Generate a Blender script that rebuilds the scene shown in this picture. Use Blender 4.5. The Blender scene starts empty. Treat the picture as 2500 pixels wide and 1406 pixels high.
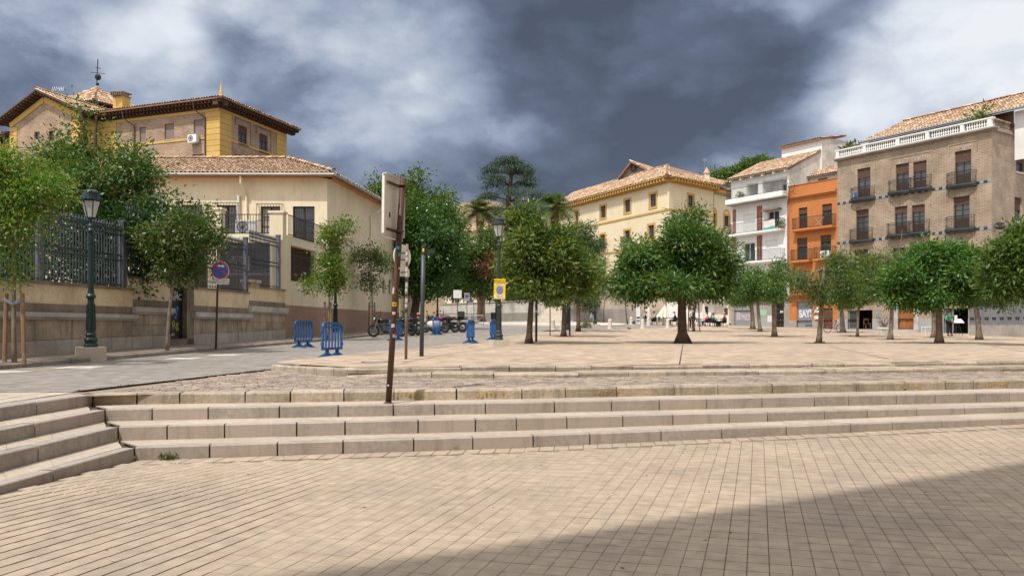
import bpy, bmesh, math, random
import numpy as np
from mathutils import Vector, Matrix

random.seed(7)
RNG = np.random.default_rng(11)
SC = bpy.context.scene
COL = SC.collection
R = math.radians

# ---------------------------------------------------------------- camera
F, CX, HY, CH = 1939.0, 1250.0, 800.0, 1.6     # focal length and horizon in photo pixels, eye height in metres
cam_d = bpy.data.cameras.new('camera')
cam = bpy.data.objects.new('camera', cam_d)
COL.objects.link(cam)
cam_d.sensor_fit = 'HORIZONTAL'
cam_d.sensor_width = 36.0
cam_d.lens = 36.0 * F / 2500.0
cam_d.shift_y = (HY - 703.0) / 2500.0
cam_d.clip_start = 0.1
cam_d.clip_end = 3000
cam.location = (0, 0, CH)
cam.rotation_euler = (R(90), 0, 0)
SC.camera = cam

# ---------------------------------------------------------------- light
LIGHT = Vector((0.36, 0.50, -1.0)).normalized()      # the way the sunlight travels
sun_d = bpy.data.lights.new('sun', 'SUN')
sun_d.energy = 3.6
sun_d.angle = R(0.55)
sun_d.color = (1.0, 0.955, 0.885)
sun = bpy.data.objects.new('sun', sun_d)
COL.objects.link(sun)
sun.rotation_euler = LIGHT.to_track_quat('-Z', 'Y').to_euler()
SC.view_settings.view_transform = 'Standard'
SC.view_settings.look = 'None'
EXPO = 0.08
SC.view_settings.exposure = EXPO
SC.view_settings.gamma = 1.0
SC.view_settings.use_curve_mapping = False
SC.cycles.max_bounces = 6
SC.cycles.transparent_max_bounces = 6
SC.cycles.use_denoising = True
SC.cycles.sample_clamp_indirect = 6

def pix_dir(x, y):
    return Vector(((x - CX) / F, 1.0, (HY - y) / F))

# ---------------------------------------------------------------- world: sky with storm clouds
W_ = bpy.data.worlds.new('World')
SC.world = W_
W_.use_nodes = True
nt = W_.node_tree
nt.nodes.clear()
def N(t, **k):
    n = nt.nodes.new(t)
    for a, b in k.items():
        setattr(n, a, b)
    return n
def L(a, b):
    nt.links.new(a, b)
def mth(op, a, b=None, clamp=False):
    n = N('ShaderNodeMath', operation=op, use_clamp=clamp)
    for i, v in enumerate((a, b)):
        if v is None:
            continue
        if isinstance(v, (int, float)):
            n.inputs[i].default_value = v
        else:
            L(v, n.inputs[i])
    return n.outputs[0]
wout = N('ShaderNodeOutputWorld')
bg = N('ShaderNodeBackground')
L(bg.outputs[0], wout.inputs[0])
sky = N('ShaderNodeTexSky', sky_type='NISHITA')
sky.sun_disc = False
sky.sun_elevation = math.asin(-LIGHT.z)
sky.sun_rotation = math.atan2(-LIGHT.x, -LIGHT.y)
sky.altitude = 700
skys = N('ShaderNodeVectorMath', operation='SCALE')
L(sky.outputs[0], skys.inputs[0])
skys.inputs['Scale'].default_value = 0.11
tc = N('ShaderNodeTexCoord')
mp = N('ShaderNodeMapping')
L(tc.outputs['Generated'], mp.inputs[0])
mp.inputs['Scale'].default_value = (1.0, 1.0, 1.7)
mp.inputs['Rotation'].default_value = (0.0, 0.25, 0.0)
n1 = N('ShaderNodeTexNoise')
n1.inputs['Scale'].default_value = 3.1
n1.inputs['Detail'].default_value = 9
n1.inputs['Roughness'].default_value = 0.50
n1.inputs['Distortion'].default_value = 0.08
L(mp.outputs[0], n1.inputs['Vector'])
n2 = N('ShaderNodeTexNoise')
n2.inputs['Scale'].default_value = 6.5
n2.inputs['Detail'].default_value = 10
n2.inputs['Roughness'].default_value = 0.60
n2.inputs['Distortion'].default_value = 0.1
L(mp.outputs[0], n2.inputs['Vector'])
# warped direction for soft cloud masses
wn = N('ShaderNodeTexNoise')
wn.inputs['Scale'].default_value = 3.2
wn.inputs['Detail'].default_value = 5
L(tc.outputs['Generated'], wn.inputs['Vector'])
wsub = N('ShaderNodeVectorMath', operation='SUBTRACT')
L(wn.outputs['Color'], wsub.inputs[0])
wsub.inputs[1].default_value = (0.5, 0.5, 0.5)
wsc = N('ShaderNodeVectorMath', operation='SCALE')
L(wsub.outputs[0], wsc.inputs[0])
wsc.inputs['Scale'].default_value = 0.30
wadd = N('ShaderNodeVectorMath', operation='ADD')
L(tc.outputs['Generated'], wadd.inputs[0])
L(wsc.outputs[0], wadd.inputs[1])
wnm = N('ShaderNodeVectorMath', operation='NORMALIZE')
L(wadd.outputs[0], wnm.inputs[0])
def mass(x, y, rpx, amp):
    """a soft cloud mass (dark: amp < 0, bright: amp > 0) in the direction of photo pixel x, y"""
    d = pix_dir(x, y).normalized()
    dp = N('ShaderNodeVectorMath', operation='DOT_PRODUCT')
    L(wnm.outputs[0], dp.inputs[0])
    dp.inputs[1].default_value = d
    mr = N('ShaderNodeMapRange', interpolation_type='SMOOTHSTEP')
    L(dp.outputs['Value'], mr.inputs[0])
    mr.inputs[1].default_value = math.cos(rpx / F)
    mr.inputs[2].default_value = 1.0
    mr.inputs[3].default_value = 0.0
    mr.inputs[4].default_value = amp
    return mr.outputs[0]
vo = N('ShaderNodeTexVoronoi', feature='F1')
vo.inputs['Scale'].default_value = 5.0
vo.inputs['Detail'].default_value = 2.0
vo.inputs['Roughness'].default_value = 0.55
dv = N('ShaderNodeVectorMath', operation='MULTIPLY_ADD')
L(n2.outputs['Color'], dv.inputs[0])
dv.inputs[1].default_value = (0.15, 0.15, 0.15)
L(mp.outputs[0], dv.inputs[2])
L(dv.outputs[0], vo.inputs['Vector'])
val = mth('ADD', mth('MULTIPLY', n1.outputs[0], 0.55), mth('MULTIPLY', n2.outputs[0], 0.50))
val = mth('ADD', val, mth('MULTIPLY', mth('SUBTRACT', 0.45, vo.outputs['Distance']), 0.42))
val = mth('ADD', val, 0.155)
for m in ((1500, 20, 480, -0.07), (1900, 150, 430, -0.09), (1620, 380, 520, -0.17), (1180, 430, 360, -0.18), (1450, 430, 340, -0.06), (2000, 360, 320, -0.06), (1750, 560, 420, -0.12),
          (2460, 180, 380, 0.34), (1230, 240, 170, 0.05), (390, 150, 190, 0.26), (540, 40, 200, 0.08),
          (1000, 190, 330, 0.13), (60, 170, 300, -0.08), (150, 30, 240, -0.04), (760, 430, 300, -0.08), (720, 110, 200, -0.05)):
    val = mth('ADD', val, mass(*m))
ramp = N('ShaderNodeValToRGB')
def disp(r, g, b):
    """a colour as the photograph shows it, back to scene light"""
    f = lambda c: ((c / 255 + 0.055) / 1.055) ** 2.4 if c > 10 else c / 255 / 12.92
    return tuple(f(c) / 2 ** EXPO for c in (r, g, b)) + (1,)
e = ramp.color_ramp.elements
e[0].position, e[0].color = 0.04, disp(80, 87, 103)
e[1].position, e[1].color = 0.90, disp(243, 246, 250)
for p, c in ((0.24, (99, 109, 129)), (0.38, (129, 141, 163)), (0.52, (164, 175, 195)), (0.66, (198, 206, 219)), (0.78, (225, 231, 240))):
    k = e.new(p)
    k.color = disp(*c)
L(val, ramp.inputs[0])
mixw = N('ShaderNodeMixRGB')
mixw.inputs[0].default_value = 0.93
L(skys.outputs[0], mixw.inputs[1])
L(ramp.outputs[0], mixw.inputs[2])
# brightening added to the unseen sky on the sun's side, as fill light
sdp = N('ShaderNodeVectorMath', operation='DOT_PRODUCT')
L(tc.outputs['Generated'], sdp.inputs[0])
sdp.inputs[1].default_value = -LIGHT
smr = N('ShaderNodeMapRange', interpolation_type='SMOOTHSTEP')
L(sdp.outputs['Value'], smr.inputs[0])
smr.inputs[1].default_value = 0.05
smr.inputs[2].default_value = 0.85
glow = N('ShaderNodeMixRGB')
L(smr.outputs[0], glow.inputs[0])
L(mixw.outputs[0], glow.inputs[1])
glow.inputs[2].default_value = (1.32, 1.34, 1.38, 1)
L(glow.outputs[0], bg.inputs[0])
bg.inputs[1].default_value = 1.0

# ---------------------------------------------------------------- helpers: geometry
def P(x, y, d):
    return Vector(((x - CX) / F * d, d, CH - (y - HY) / F * d))

class MB:
    """collects faces and builds ONE mesh object"""
    def __init__(s):
        s.v, s.f, s.uv, s.m = [], [], [], []
        s.smooth = False
    def face(s, pts, uvs=None, mi=0):
        b = len(s.v)
        s.v.extend(tuple(p) for p in pts)
        s.f.append(tuple(range(b, b + len(pts))))
        s.uv.append(uvs)
        s.m.append(mi)
    def mesh_faces(s, verts, faces, mi=0):
        b = len(s.v)
        s.v.extend(tuple(p) for p in verts)
        for f in faces:
            s.f.append(tuple(i + b for i in f))
            s.uv.append(None)
            s.m.append(mi)
    def hexa(s, p, mi=0):
        """8 points: bottom 4 (ccw from above) then top 4"""
        s.mesh_faces(p, [(3, 2, 1, 0), (4, 5, 6, 7), (0, 1, 5, 4), (1, 2, 6, 5), (2, 3, 7, 6), (3, 0, 4, 7)], mi)
    def box(s, c, d, rz=0.0, mi=0, tilt=None):
        x, y, z = d[0] / 2, d[1] / 2, d[2] / 2
        M = Matrix.Rotation(rz, 3, 'Z')
        if tilt is not None:
            M = M @ tilt
        c = Vector(c)
        s.hexa([c + M @ Vector(q) for q in ((-x, -y, -z), (x, -y, -z), (x, y, -z), (-x, y, -z),
                                            (-x, -y, z), (x, -y, z), (x, y, z), (-x, y, z))], mi)
    def bar(s, a, b, w, h=None, up=(0, 0, 1), mi=0):
        """a square bar from a to b"""
        a, b = Vector(a), Vector(b)
        h = w if h is None else h
        t = (b - a).normalized()
        upv = Vector(up)
        if abs(t.dot(upv)) > 0.98:
            upv = Vector((0, 1, 0))
        sd = t.cross(upv).normalized() * (w / 2)
        vp = sd.cross(t).normalized() * (h / 2)
        s.hexa([a - sd - vp, a + sd - vp, b + sd - vp, b - sd - vp, a - sd + vp, a + sd + vp, b + sd + vp, b - sd + vp], mi)
    def tube(s, pts, rad, n=8, cap=True, mi=0):
        pts = [Vector(p) for p in pts]
        if isinstance(rad, (int, float)):
            rad = [rad] * len(pts)
        base = len(s.v)
        side = None
        for i, p in enumerate(pts):
            t = (pts[min(i + 1, len(pts) - 1)] - pts[max(i - 1, 0)])
            t = t.normalized() if t.length > 1e-9 else Vector((0, 0, 1))
            if side is None:
                side = t.cross(Vector((0, 0, 1)))
                if side.length < 1e-3:
                    side = Vector((1, 0, 0))
            side = (side - t * side.dot(t)).normalized()
            up = t.cross(side)
            for k in range(n):
                a = 2 * math.pi * k / n
                s.v.append(tuple(p + (side * math.cos(a) + up * math.sin(a)) * rad[i]))
        for i in range(len(pts) - 1):
            for k in range(n):
                a, b = base + i * n + k, base + i * n + (k + 1) % n
                s.f.append((a, a + n, b + n, b)); s.uv.append(None); s.m.append(mi)
        if cap:
            s.f.append(tuple(base + k for k in range(n))); s.uv.append(None); s.m.append(mi)
            q = base + (len(pts) - 1) * n
            s.f.append(tuple(q + n - 1 - k for k in range(n))); s.uv.append(None); s.m.append(mi)
    def lathe(s, prof, c=(0, 0, 0), n=16, mi=0, sq=None):
        """prof: list of (radius, z)"""
        base = len(s.v)
        for r, z in prof:
            for k in range(n):
                a = 2 * math.pi * (k + 0.5) / n
                s.v.append((c[0] + r * math.cos(a), c[1] + r * math.sin(a), c[2] + z))
        for i in range(len(prof) - 1):
            for k in range(n):
                a, b = base + i * n + k, base + i * n + (k + 1) % n
                s.f.append((a, b, b + n, a + n)); s.uv.append(None); s.m.append(mi)
        s.f.append(tuple(base + n - 1 - k for k in range(n))); s.uv.append(None); s.m.append(mi)
        q = base + (len(prof) - 1) * n
        s.f.append(tuple(q + k for k in range(n))); s.uv.append(None); s.m.append(mi)
    def ball(s, c, r, n=10, m=6, mi=0):
        r = (r, r, r) if isinstance(r, (int, float)) else r
        base = len(s.v)
        for i in range(m + 1):
            t = math.pi * i / m
            for k in range(n):
                a = 2 * math.pi * k / n
                s.v.append((c[0] + r[0] * math.sin(t) * math.cos(a), c[1] + r[1] * math.sin(t) * math.sin(a), c[2] + r[2] * math.cos(t)))
        for i in range(m):
            for k in range(n):
                a, b = base + i * n + k, base + i * n + (k + 1) % n
                s.f.append((a, a + n, b + n, b)); s.uv.append(None); s.m.append(mi)
    def torus(s, c, R_, r, axis='Y', n=24, m=8, mi=0):
        base = len(s.v)
        for i in range(n):
            a = 2 * math.pi * i / n
            for k in range(m):
                b = 2 * math.pi * k / m
                q = R_ + r * math.cos(b)
                x, z, y = q * math.cos(a), q * math.sin(a), r * math.sin(b)
                v = (x, y, z) if axis == 'Y' else ((y, x, z) if axis == 'X' else (x, z, y))
                s.v.append((c[0] + v[0], c[1] + v[1], c[2] + v[2]))
        for i in range(n):
            for k in range(m):
                a = base + i * m + k
                b = base + i * m + (k + 1) % m
                a2 = base + ((i + 1) % n) * m + k
                b2 = base + ((i + 1) % n) * m + (k + 1) % m
                s.f.append((a, a2, b2, b)); s.uv.append(None); s.m.append(mi)
    def build(s, name, mat, parent=None, smooth=None, world=True):
        me = bpy.data.meshes.new(name)
        off = ORG.get(parent.name, Vector()) if (parent is not None and world) else Vector()
        me.from_pydata([(v[0] - off.x, v[1] - off.y, v[2] - off.z) for v in s.v], [], s.f)
        if any(u is not None for u in s.uv):
            ul = me.uv_layers.new(name='UVMap').data
            li = 0
            for f, u in zip(s.f, s.uv):
                for k in range(len(f)):
                    ul[li].uv = u[k] if u is not None else (0, 0)
                    li += 1
        for m in (mat if isinstance(mat, (list, tuple)) else [mat]):
            me.materials.append(m)
        if isinstance(mat, (list, tuple)):
            me.polygons.foreach_set('material_index', s.m)
        if (s.smooth if smooth is None else smooth):
            me.polygons.foreach_set('use_smooth', [True] * len(me.polygons))
        me.validate()
        return link_mesh(name, me, parent, off)

ORG = {}
def link_mesh(name, me, parent=None, off=None):
    o = bpy.data.objects.new(name, me)
    COL.objects.link(o)
    if parent is not None:
        o.parent = parent
        ORG[o.name] = Vector(off if off is not None else ORG.get(parent.name, Vector()))
    else:
        ORG[o.name] = Vector()
    return o

def tag(o, label=None, cat=None, group=None, kind=None):
    if label: o['label'] = label
    if cat: o['category'] = cat
    if group: o['group'] = group
    if kind: o['kind'] = kind
    return o

def thing(name, label, cat, loc=(0, 0, 0), group=None, rz=0.0):
    o = bpy.data.objects.new(name, None)
    COL.objects.link(o)
    o.location = loc
    o.rotation_euler = (0, 0, rz)
    o.empty_display_size = 0.3
    ORG[o.name] = Vector(loc)
    return tag(o, label, cat, group)

def struct(name):
    o = bpy.data.objects.new(name, None)
    COL.objects.link(o)
    ORG[o.name] = Vector()
    o['kind'] = 'structure'
    return o

def copy_tree(o, parent=None):
    c = o.copy()
    COL.objects.link(c)
    c.parent = parent
    for ch in list(o.children):
        copy_tree(ch, c)
    return c

def place(proto, used, loc, rz, label, group=None, scale=None):
    o = proto if not used else copy_tree(proto)
    used.append(1)
    o.location = loc
    o.rotation_euler = (0, 0, rz)
    if scale:
        o.scale = (scale, scale, scale) if isinstance(scale, (int, float)) else scale
    o['label'] = label
    if group:
        o['group'] = group
    return o

def text_part(name, body, size, mat, parent, M, world=True, extrude=0.002, offset=0.0, align='CENTER', sx=1.0):
    cu = bpy.data.curves.new(name, 'FONT')
    cu.body = body
    cu.size = size
    cu.align_x = align
    cu.align_y = 'CENTER'
    cu.extrude = extrude
    cu.offset = offset
    tmp = bpy.data.objects.new(name, cu)
    COL.objects.link(tmp)
    dg = bpy.context.evaluated_depsgraph_get()
    me = bpy.data.meshes.new_from_object(tmp.evaluated_get(dg))
    bpy.data.objects.remove(tmp)
    bpy.data.curves.remove(cu)
    off = ORG.get(parent.name, Vector()) if world else Vector()
    me.transform(Matrix.Translation(-off) @ M @ Matrix.Diagonal((sx, 1, 1, 1)))
    me.materials.clear()
    me.materials.append(mat)
    me.name = name
    return link_mesh(name, me, parent, off)

class Wall:
    """a vertical wall plane; a is its left end, b its right end as seen from outside"""
    def __init__(s, a, b):
        s.a = Vector((a[0], a[1], 0)); s.b = Vector((b[0], b[1], 0))
        s.u = (s.b - s.a).normalized()
        s.n = Vector((s.u.y, -s.u.x, 0))
        s.len = (s.b - s.a).length
        s.rz = math.atan2(s.u.y, s.u.x)
    def pt(s, u, z, o=0.0):
        p = s.a + s.u * u + s.n * o
        return Vector((p.x, p.y, z))
    def px(s, x, y, o=0.0):
        d = pix_dir(x, y)
        a = s.a + s.n * o
        t = a.dot(s.n) / (d.x * s.n.x + d.y * s.n.y)
        q = d * t
        return ((Vector((q.x, q.y, 0)) - s.a).dot(s.u), CH + q.z)
    def rect(s, x0, y0, x1, y1, o=0.0):
        xm, ym = (x0 + x1) / 2, (y0 + y1) / 2
        return (s.px(x0, ym, o)[0], s.px(x1, ym, o)[0], s.px(xm, y1, o)[1], s.px(xm, y0, o)[1])
    def box(s, mb, u0, u1, z0, z1, o0, o1, mi=0):
        p = [s.pt(u0, z0, o1), s.pt(u1, z0, o1), s.pt(u1, z0, o0), s.pt(u0, z0, o0),
             s.pt(u0, z1, o1), s.pt(u1, z1, o1), s.pt(u1, z1, o0), s.pt(u0, z1, o0)]
        uv = [(u0, z0), (u1, z0), (u1, z1), (u0, z1)]
        fs = [((3, 2, 1, 0), [(u0, o0), (u1, o0), (u1, o1), (u0, o1)]), ((4, 5, 6, 7), [(u0, o1), (u1, o1), (u1, o0), (u0, o0)]),
              ((0, 1, 5, 4), uv), ((1, 2, 6, 5), [(o1, z0), (o0, z0), (o0, z1), (o1, z1)]), ((2, 3, 7, 6), uv), ((3, 0, 4, 7), [(o0, z0), (o1, z0), (o1, z1), (o0, z1)])]
        for f, q in fs:
            mb.face([p[i] for i in f], q, mi)
    def panel(s, mb, u0, u1, z0, z1, holes=(), reveal=0.22, o=0.0, mi=0, top=None):
        """wall sheet with rectangular openings and their reveals; top(u) may give a sloping top"""
        us = sorted({u0, u1, *[max(u0, min(u1, h[i])) for h in holes for i in (0, 1)]})
        zs = sorted({z0, z1, *[max(z0, min(z1, h[i])) for h in holes for i in (2, 3)]})
        for i in range(len(us) - 1):
            for j in range(len(zs) - 1):
                a, b, c, d = us[i], us[i + 1], zs[j], zs[j + 1]
                if b - a < 1e-5 or d - c < 1e-5:
                    continue
                um, zm = (a + b) / 2, (c + d) / 2
                if any(h[0] < um < h[1] and h[2] < zm < h[3] for h in holes):
                    continue
                mb.face([s.pt(a, c, o), s.pt(b, c, o), s.pt(b, d, o), s.pt(a, d, o)], [(a, c), (b, c), (b, d), (a, d)], mi)
        for h in holes:
            a, b, c, d = h[:4]
            for (p, q) in (((a, c), (b, c)), ((b, c), (b, d)), ((b, d), (a, d)), ((a, d), (a, c))):
                mb.face([s.pt(p[0], p[1], o), s.pt(p[0], p[1], o - reveal), s.pt(q[0], q[1], o - reveal), s.pt(q[0], q[1], o)],
                        [(p[0], p[1]), (p[0] + reveal, p[1]), (q[0] + reveal, q[1]), (q[0], q[1])], mi)
# ---------------------------------------------------------------- helpers: materials
def newmat(name):
    m = bpy.data.materials.new(name)
    m.use_nodes = True
    t = m.node_tree
    b = t.nodes['Principled BSDF']
    return m, t, b

def nd(t, typ, **k):
    n = t.nodes.new(typ)
    for a, b in k.items():
        setattr(n, a, b)
    return n

def rgb(c):
    return (c[0], c[1], c[2], 1.0)

def mix(t, fac, a, b, mode='MIX'):
    n = nd(t, 'ShaderNodeMixRGB', blend_type=mode)
    for i, v in zip((0, 1, 2), (fac, a, b)):
        if isinstance(v, (int, float)):
            n.inputs[i].default_value = v
        elif isinstance(v, tuple):
            n.inputs[i].default_value = rgb(v)
        else:
            t.links.new(v, n.inputs[i])
    return n.outputs[0]

def noise(t, vec, scale, detail=5, rough=0.55, lo=0.35, hi=0.65):
    n = nd(t, 'ShaderNodeTexNoise')
    n.inputs['Scale'].default_value = scale
    n.inputs['Detail'].default_value = detail
    n.inputs['Roughness'].default_value = rough
    if vec is not None:
        t.links.new(vec, n.inputs['Vector'])
    r = nd(t, 'ShaderNodeMapRange')
    t.links.new(n.outputs[0], r.inputs[0])
    r.inputs[1].default_value = lo
    r.inputs[2].default_value = hi
    return r.outputs[0]

def vmap(t, vec, scale):
    m = nd(t, 'ShaderNodeMapping')
    t.links.new(vec, m.inputs[0])
    m.inputs['Scale'].default_value = scale
    return m.outputs[0]

def piece_random(t):
    """one random number for each piece, joined or separate"""
    oi = nd(t, 'ShaderNodeObjectInfo')
    g = nd(t, 'ShaderNodeNewGeometry')
    a = nd(t, 'ShaderNodeMath', operation='ADD')
    t.links.new(oi.outputs['Random'], a.inputs[0])
    t.links.new(g.outputs['Random Per Island'], a.inputs[1])
    f = nd(t, 'ShaderNodeMath', operation='FRACT')
    t.links.new(a.outputs[0], f.inputs[0])
    return f.outputs[0]

def mat(name, c, c2=None, scale=1.5, rough=0.8, bump=0.0, bscale=30, stain=None, stain_amt=0.5, stain_scale=0.7,
        streak=None, streak_amt=0.4, metal=0.0, spec=0.3, vary=0.0, vcol=None, fine=0.12, coord='world'):
    m, t, b = newmat(name)
    if coord == 'world':
        g = nd(t, 'ShaderNodeNewGeometry')
        vec = g.outputs['Position']
    else:
        g = nd(t, 'ShaderNodeTexCoord')
        vec = g.outputs['Object' if coord == 'object' else 'UV']
    col = mix(t, noise(t, vec, scale), c, c2 if c2 else tuple(x * 0.86 for x in c))
    if fine:
        col = mix(t, fine, col, mix(t, noise(t, vec, scale * 14, 4), (0.0, 0.0, 0.0), (1.0, 1.0, 1.0)), 'OVERLAY')
    if vary or vcol:
        r = piece_random(t)
        if vcol:
            rr = nd(t, 'ShaderNodeMapRange')
            t.links.new(r, rr.inputs[0])
            rr.inputs[1].default_value = 0.3
            col = mix(t, rr.outputs[0], col, vcol)
        if vary:
            mr = nd(t, 'ShaderNodeMapRange')
            t.links.new(r, mr.inputs[0])
            mr.inputs[3].default_value = 1 - vary
            mr.inputs[4].default_value = 1 + vary
            hs = nd(t, 'ShaderNodeHueSaturation')
            t.links.new(col, hs.inputs['Color'])
            t.links.new(mr.outputs[0], hs.inputs['Value'])
            col = hs.outputs[0]
    if stain:
        f = noise(t, vec, stain_scale, 8, 0.65, 0.48, 0.72)
        f2 = nd(t, 'ShaderNodeMath', operation='MULTIPLY')
        t.links.new(f, f2.inputs[0]); f2.inputs[1].default_value = stain_amt
        col = mix(t, f2.outputs[0], col, stain)
    if streak:
        f = noise(t, vmap(t, vec, (3.0, 3.0, 0.35)), 1.6, 7, 0.7, 0.50, 0.75)
        f2 = nd(t, 'ShaderNodeMath', operation='MULTIPLY')
        t.links.new(f, f2.inputs[0]); f2.inputs[1].default_value = streak_amt
        col = mix(t, f2.outputs[0], col, streak)
    t.links.new(col, b.inputs['Base Color'])
    b.inputs['Roughness'].default_value = rough
    b.inputs['Metallic'].default_value = metal
    b.inputs['Specular IOR Level'].default_value = spec
    if bump:
        n = nd(t, 'ShaderNodeTexNoise')
        n.inputs['Scale'].default_value = bscale
        n.inputs['Detail'].default_value = 6
        t.links.new(vec, n.inputs['Vector'])
        bp = nd(t, 'ShaderNodeBump')
        bp.inputs['Strength'].default_value = bump
        bp.inputs['Distance'].default_value = 0.02
        t.links.new(n.outputs[0], bp.inputs['Height'])
        t.links.new(bp.outputs[0], b.inputs['Normal'])
    return m

def brickmat(name, c, c2, mortar, bw=0.26, bh=0.065, ms=0.012, stain=(0.10, 0.085, 0.07), stain_amt=0.35):
    m, t, b = newmat(name)
    uv = nd(t, 'ShaderNodeUVMap')
    br = nd(t, 'ShaderNodeTexBrick')
    t.links.new(uv.outputs[0], br.inputs['Vector'])
    br.inputs['Scale'].default_value = 1.0
    br.inputs['Brick Width'].default_value = bw
    br.inputs['Row Height'].default_value = bh
    br.inputs['Mortar Size'].default_value = ms
    br.inputs['Mortar Smooth'].default_value = 0.3
    br.inputs['Bias'].default_value = 0.0
    br.inputs['Color1'].default_value = rgb(c)
    br.inputs['Color2'].default_value = rgb(c2)
    br.inputs['Mortar'].default_value = rgb(mortar)
    g = nd(t, 'ShaderNodeNewGeometry')
    col = mix(t, 0.35, br.outputs[0], mix(t, noise(t, g.outputs['Position'], 0.8, 7), (0.25, 0.25, 0.25), (0.75, 0.75, 0.75)), 'OVERLAY')
    f = noise(t, vmap(t, g.outputs['Position'], (1.2, 1.2, 0.35)), 0.9, 8, 0.7, 0.5, 0.8)
    f2 = nd(t, 'ShaderNodeMath', operation='MULTIPLY')
    t.links.new(f, f2.inputs[0]); f2.inputs[1].default_value = stain_amt
    col = mix(t, f2.outputs[0], col, stain)
    t.links.new(col, b.inputs['Base Color'])
    b.inputs['Roughness'].default_value = 0.9
    b.inputs['Specular IOR Level'].default_value = 0.2
    bp = nd(t, 'ShaderNodeBump', invert=True)
    bp.inputs['Strength'].default_value = 0.6
    bp.inputs['Distance'].default_value = 0.01
    t.links.new(br.outputs['Fac'], bp.inputs['Height'])
    t.links.new(bp.outputs[0], b.inputs['Normal'])
    return m

def leafmat(name, dark, mid, tip, tip_at=0.86, gloss=0.42, trans=0.3):
    m, t, b = newmat(name)
    r = nd(t, 'ShaderNodeNewGeometry')
    rp = nd(t, 'ShaderNodeValToRGB')
    el = rp.color_ramp.elements
    el[0].position, el[0].color = 0.0, rgb(dark)
    el[1].position, el[1].color = 1.0, rgb(tip)
    k = el.new(0.55); k.color = rgb(mid)
    k = el.new(tip_at); k.color = rgb(tuple((a + c) / 2 for a, c in zip(mid, tip)))
    t.links.new(r.outputs['Random Per Island'], rp.inputs[0])
    col = mix(t, noise(t, r.outputs['Position'], 0.9, 3), rp.outputs[0], mix(t, 0.5, rp.outputs[0], mid))
    oi = nd(t, 'ShaderNodeObjectInfo')
    hs = nd(t, 'ShaderNodeHueSaturation')
    for k, lo, hi in (('Hue', .485, .512), ('Value', .82, 1.2)):
        mr = nd(t, 'ShaderNodeMapRange')
        t.links.new(oi.outputs['Random'], mr.inputs[0])
        mr.inputs[3].default_value = lo
        mr.inputs[4].default_value = hi
        t.links.new(mr.outputs[0], hs.inputs[k])
    t.links.new(col, hs.inputs['Color'])
    col = hs.outputs[0]
    t.links.new(col, b.inputs['Base Color'])
    b.inputs['Roughness'].default_value = gloss
    b.inputs['Specular IOR Level'].default_value = 0.45
    tr = nd(t, 'ShaderNodeBsdfTranslucent')
    c2 = mix(t, 1.0, col, (1.25, 1.35, 0.45), 'MULTIPLY')
    t.links.new(c2, tr.inputs[0])
    ms = nd(t, 'ShaderNodeMixShader')
    ms.inputs[0].default_value = trans
    t.links.new(b.outputs[0], ms.inputs[1])
    t.links.new(tr.outputs[0], ms.inputs[2])
    t.links.new(ms.outputs[0], t.nodes['Material Output'].inputs[0])
    return m

def paint(name, c, rough=0.4, metal=0.0, spec=0.5):
    return mat(name, c, tuple(x * 0.9 for x in c), scale=2.0, rough=rough, metal=metal, spec=spec, fine=0.05)

def glassmat(name, c=(0.055, 0.062, 0.072), rough=0.06):
    m, t, b = newmat(name)
    b.inputs['Base Color'].default_value = rgb(c)
    b.inputs['Roughness'].default_value = rough
    b.inputs['Specular IOR Level'].default_value = 1.0
    g = nd(t, 'ShaderNodeNewGeometry')
    n = nd(t, 'ShaderNodeTexNoise')
    n.inputs['Scale'].default_value = 1.1
    t.links.new(g.outputs['Position'], n.inputs['Vector'])
    bp = nd(t, 'ShaderNodeBump')
    bp.inputs['Strength'].default_value = 0.08
    bp.inputs['Distance'].default_value = 0.05
    t.links.new(n.outputs[0], bp.inputs['Height'])
    t.links.new(bp.outputs[0], b.inputs['Normal'])
    return m

M = {}
M['tile'] = mat('pavement_tile', (0.41, 0.325, 0.245), (0.375, 0.297, 0.222), scale=0.5, rough=0.85, bump=0.15, bscale=60, vary=0.05, stain=(0.255, 0.21, 0.175), stain_amt=0.6, stain_scale=0.5)
M['grout'] = mat('pavement_grout', (0.29, 0.225, 0.17), rough=0.95, scale=3)
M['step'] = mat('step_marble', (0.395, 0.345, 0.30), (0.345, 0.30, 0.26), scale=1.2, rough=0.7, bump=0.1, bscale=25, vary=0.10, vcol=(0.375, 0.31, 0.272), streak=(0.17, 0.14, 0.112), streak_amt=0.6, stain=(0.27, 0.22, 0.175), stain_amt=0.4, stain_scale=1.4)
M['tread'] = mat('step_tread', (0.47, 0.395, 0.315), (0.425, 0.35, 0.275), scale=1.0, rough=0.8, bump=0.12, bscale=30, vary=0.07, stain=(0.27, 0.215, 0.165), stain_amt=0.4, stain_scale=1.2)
M['oldstone'] = mat('old_kerb_limestone', (0.45, 0.375, 0.295), (0.37, 0.305, 0.235), scale=1.6, rough=0.9, bump=0.5, bscale=22, vary=0.13, streak=(0.10, 0.085, 0.065), streak_amt=0.7, stain=(0.17, 0.14, 0.10), stain_amt=0.55, stain_scale=2.2)
M['joint'] = mat('dark_joint', (0.075, 0.055, 0.04), rough=0.95, scale=4)
M['cobble'] = mat('porphyry_cobble', (0.33, 0.265, 0.22), (0.28, 0.225, 0.19), scale=1.2, rough=0.85, bump=0.4, bscale=30, vary=0.16, vcol=(0.37, 0.29, 0.225))
M['plaza'] = mat('ochre_plaza', (0.43, 0.328, 0.24), (0.39, 0.297, 0.215), scale=0.16, rough=0.92, bump=0.12, bscale=14, stain=(0.33, 0.255, 0.19), stain_amt=0.75, stain_scale=0.22, fine=0.3)
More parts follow.
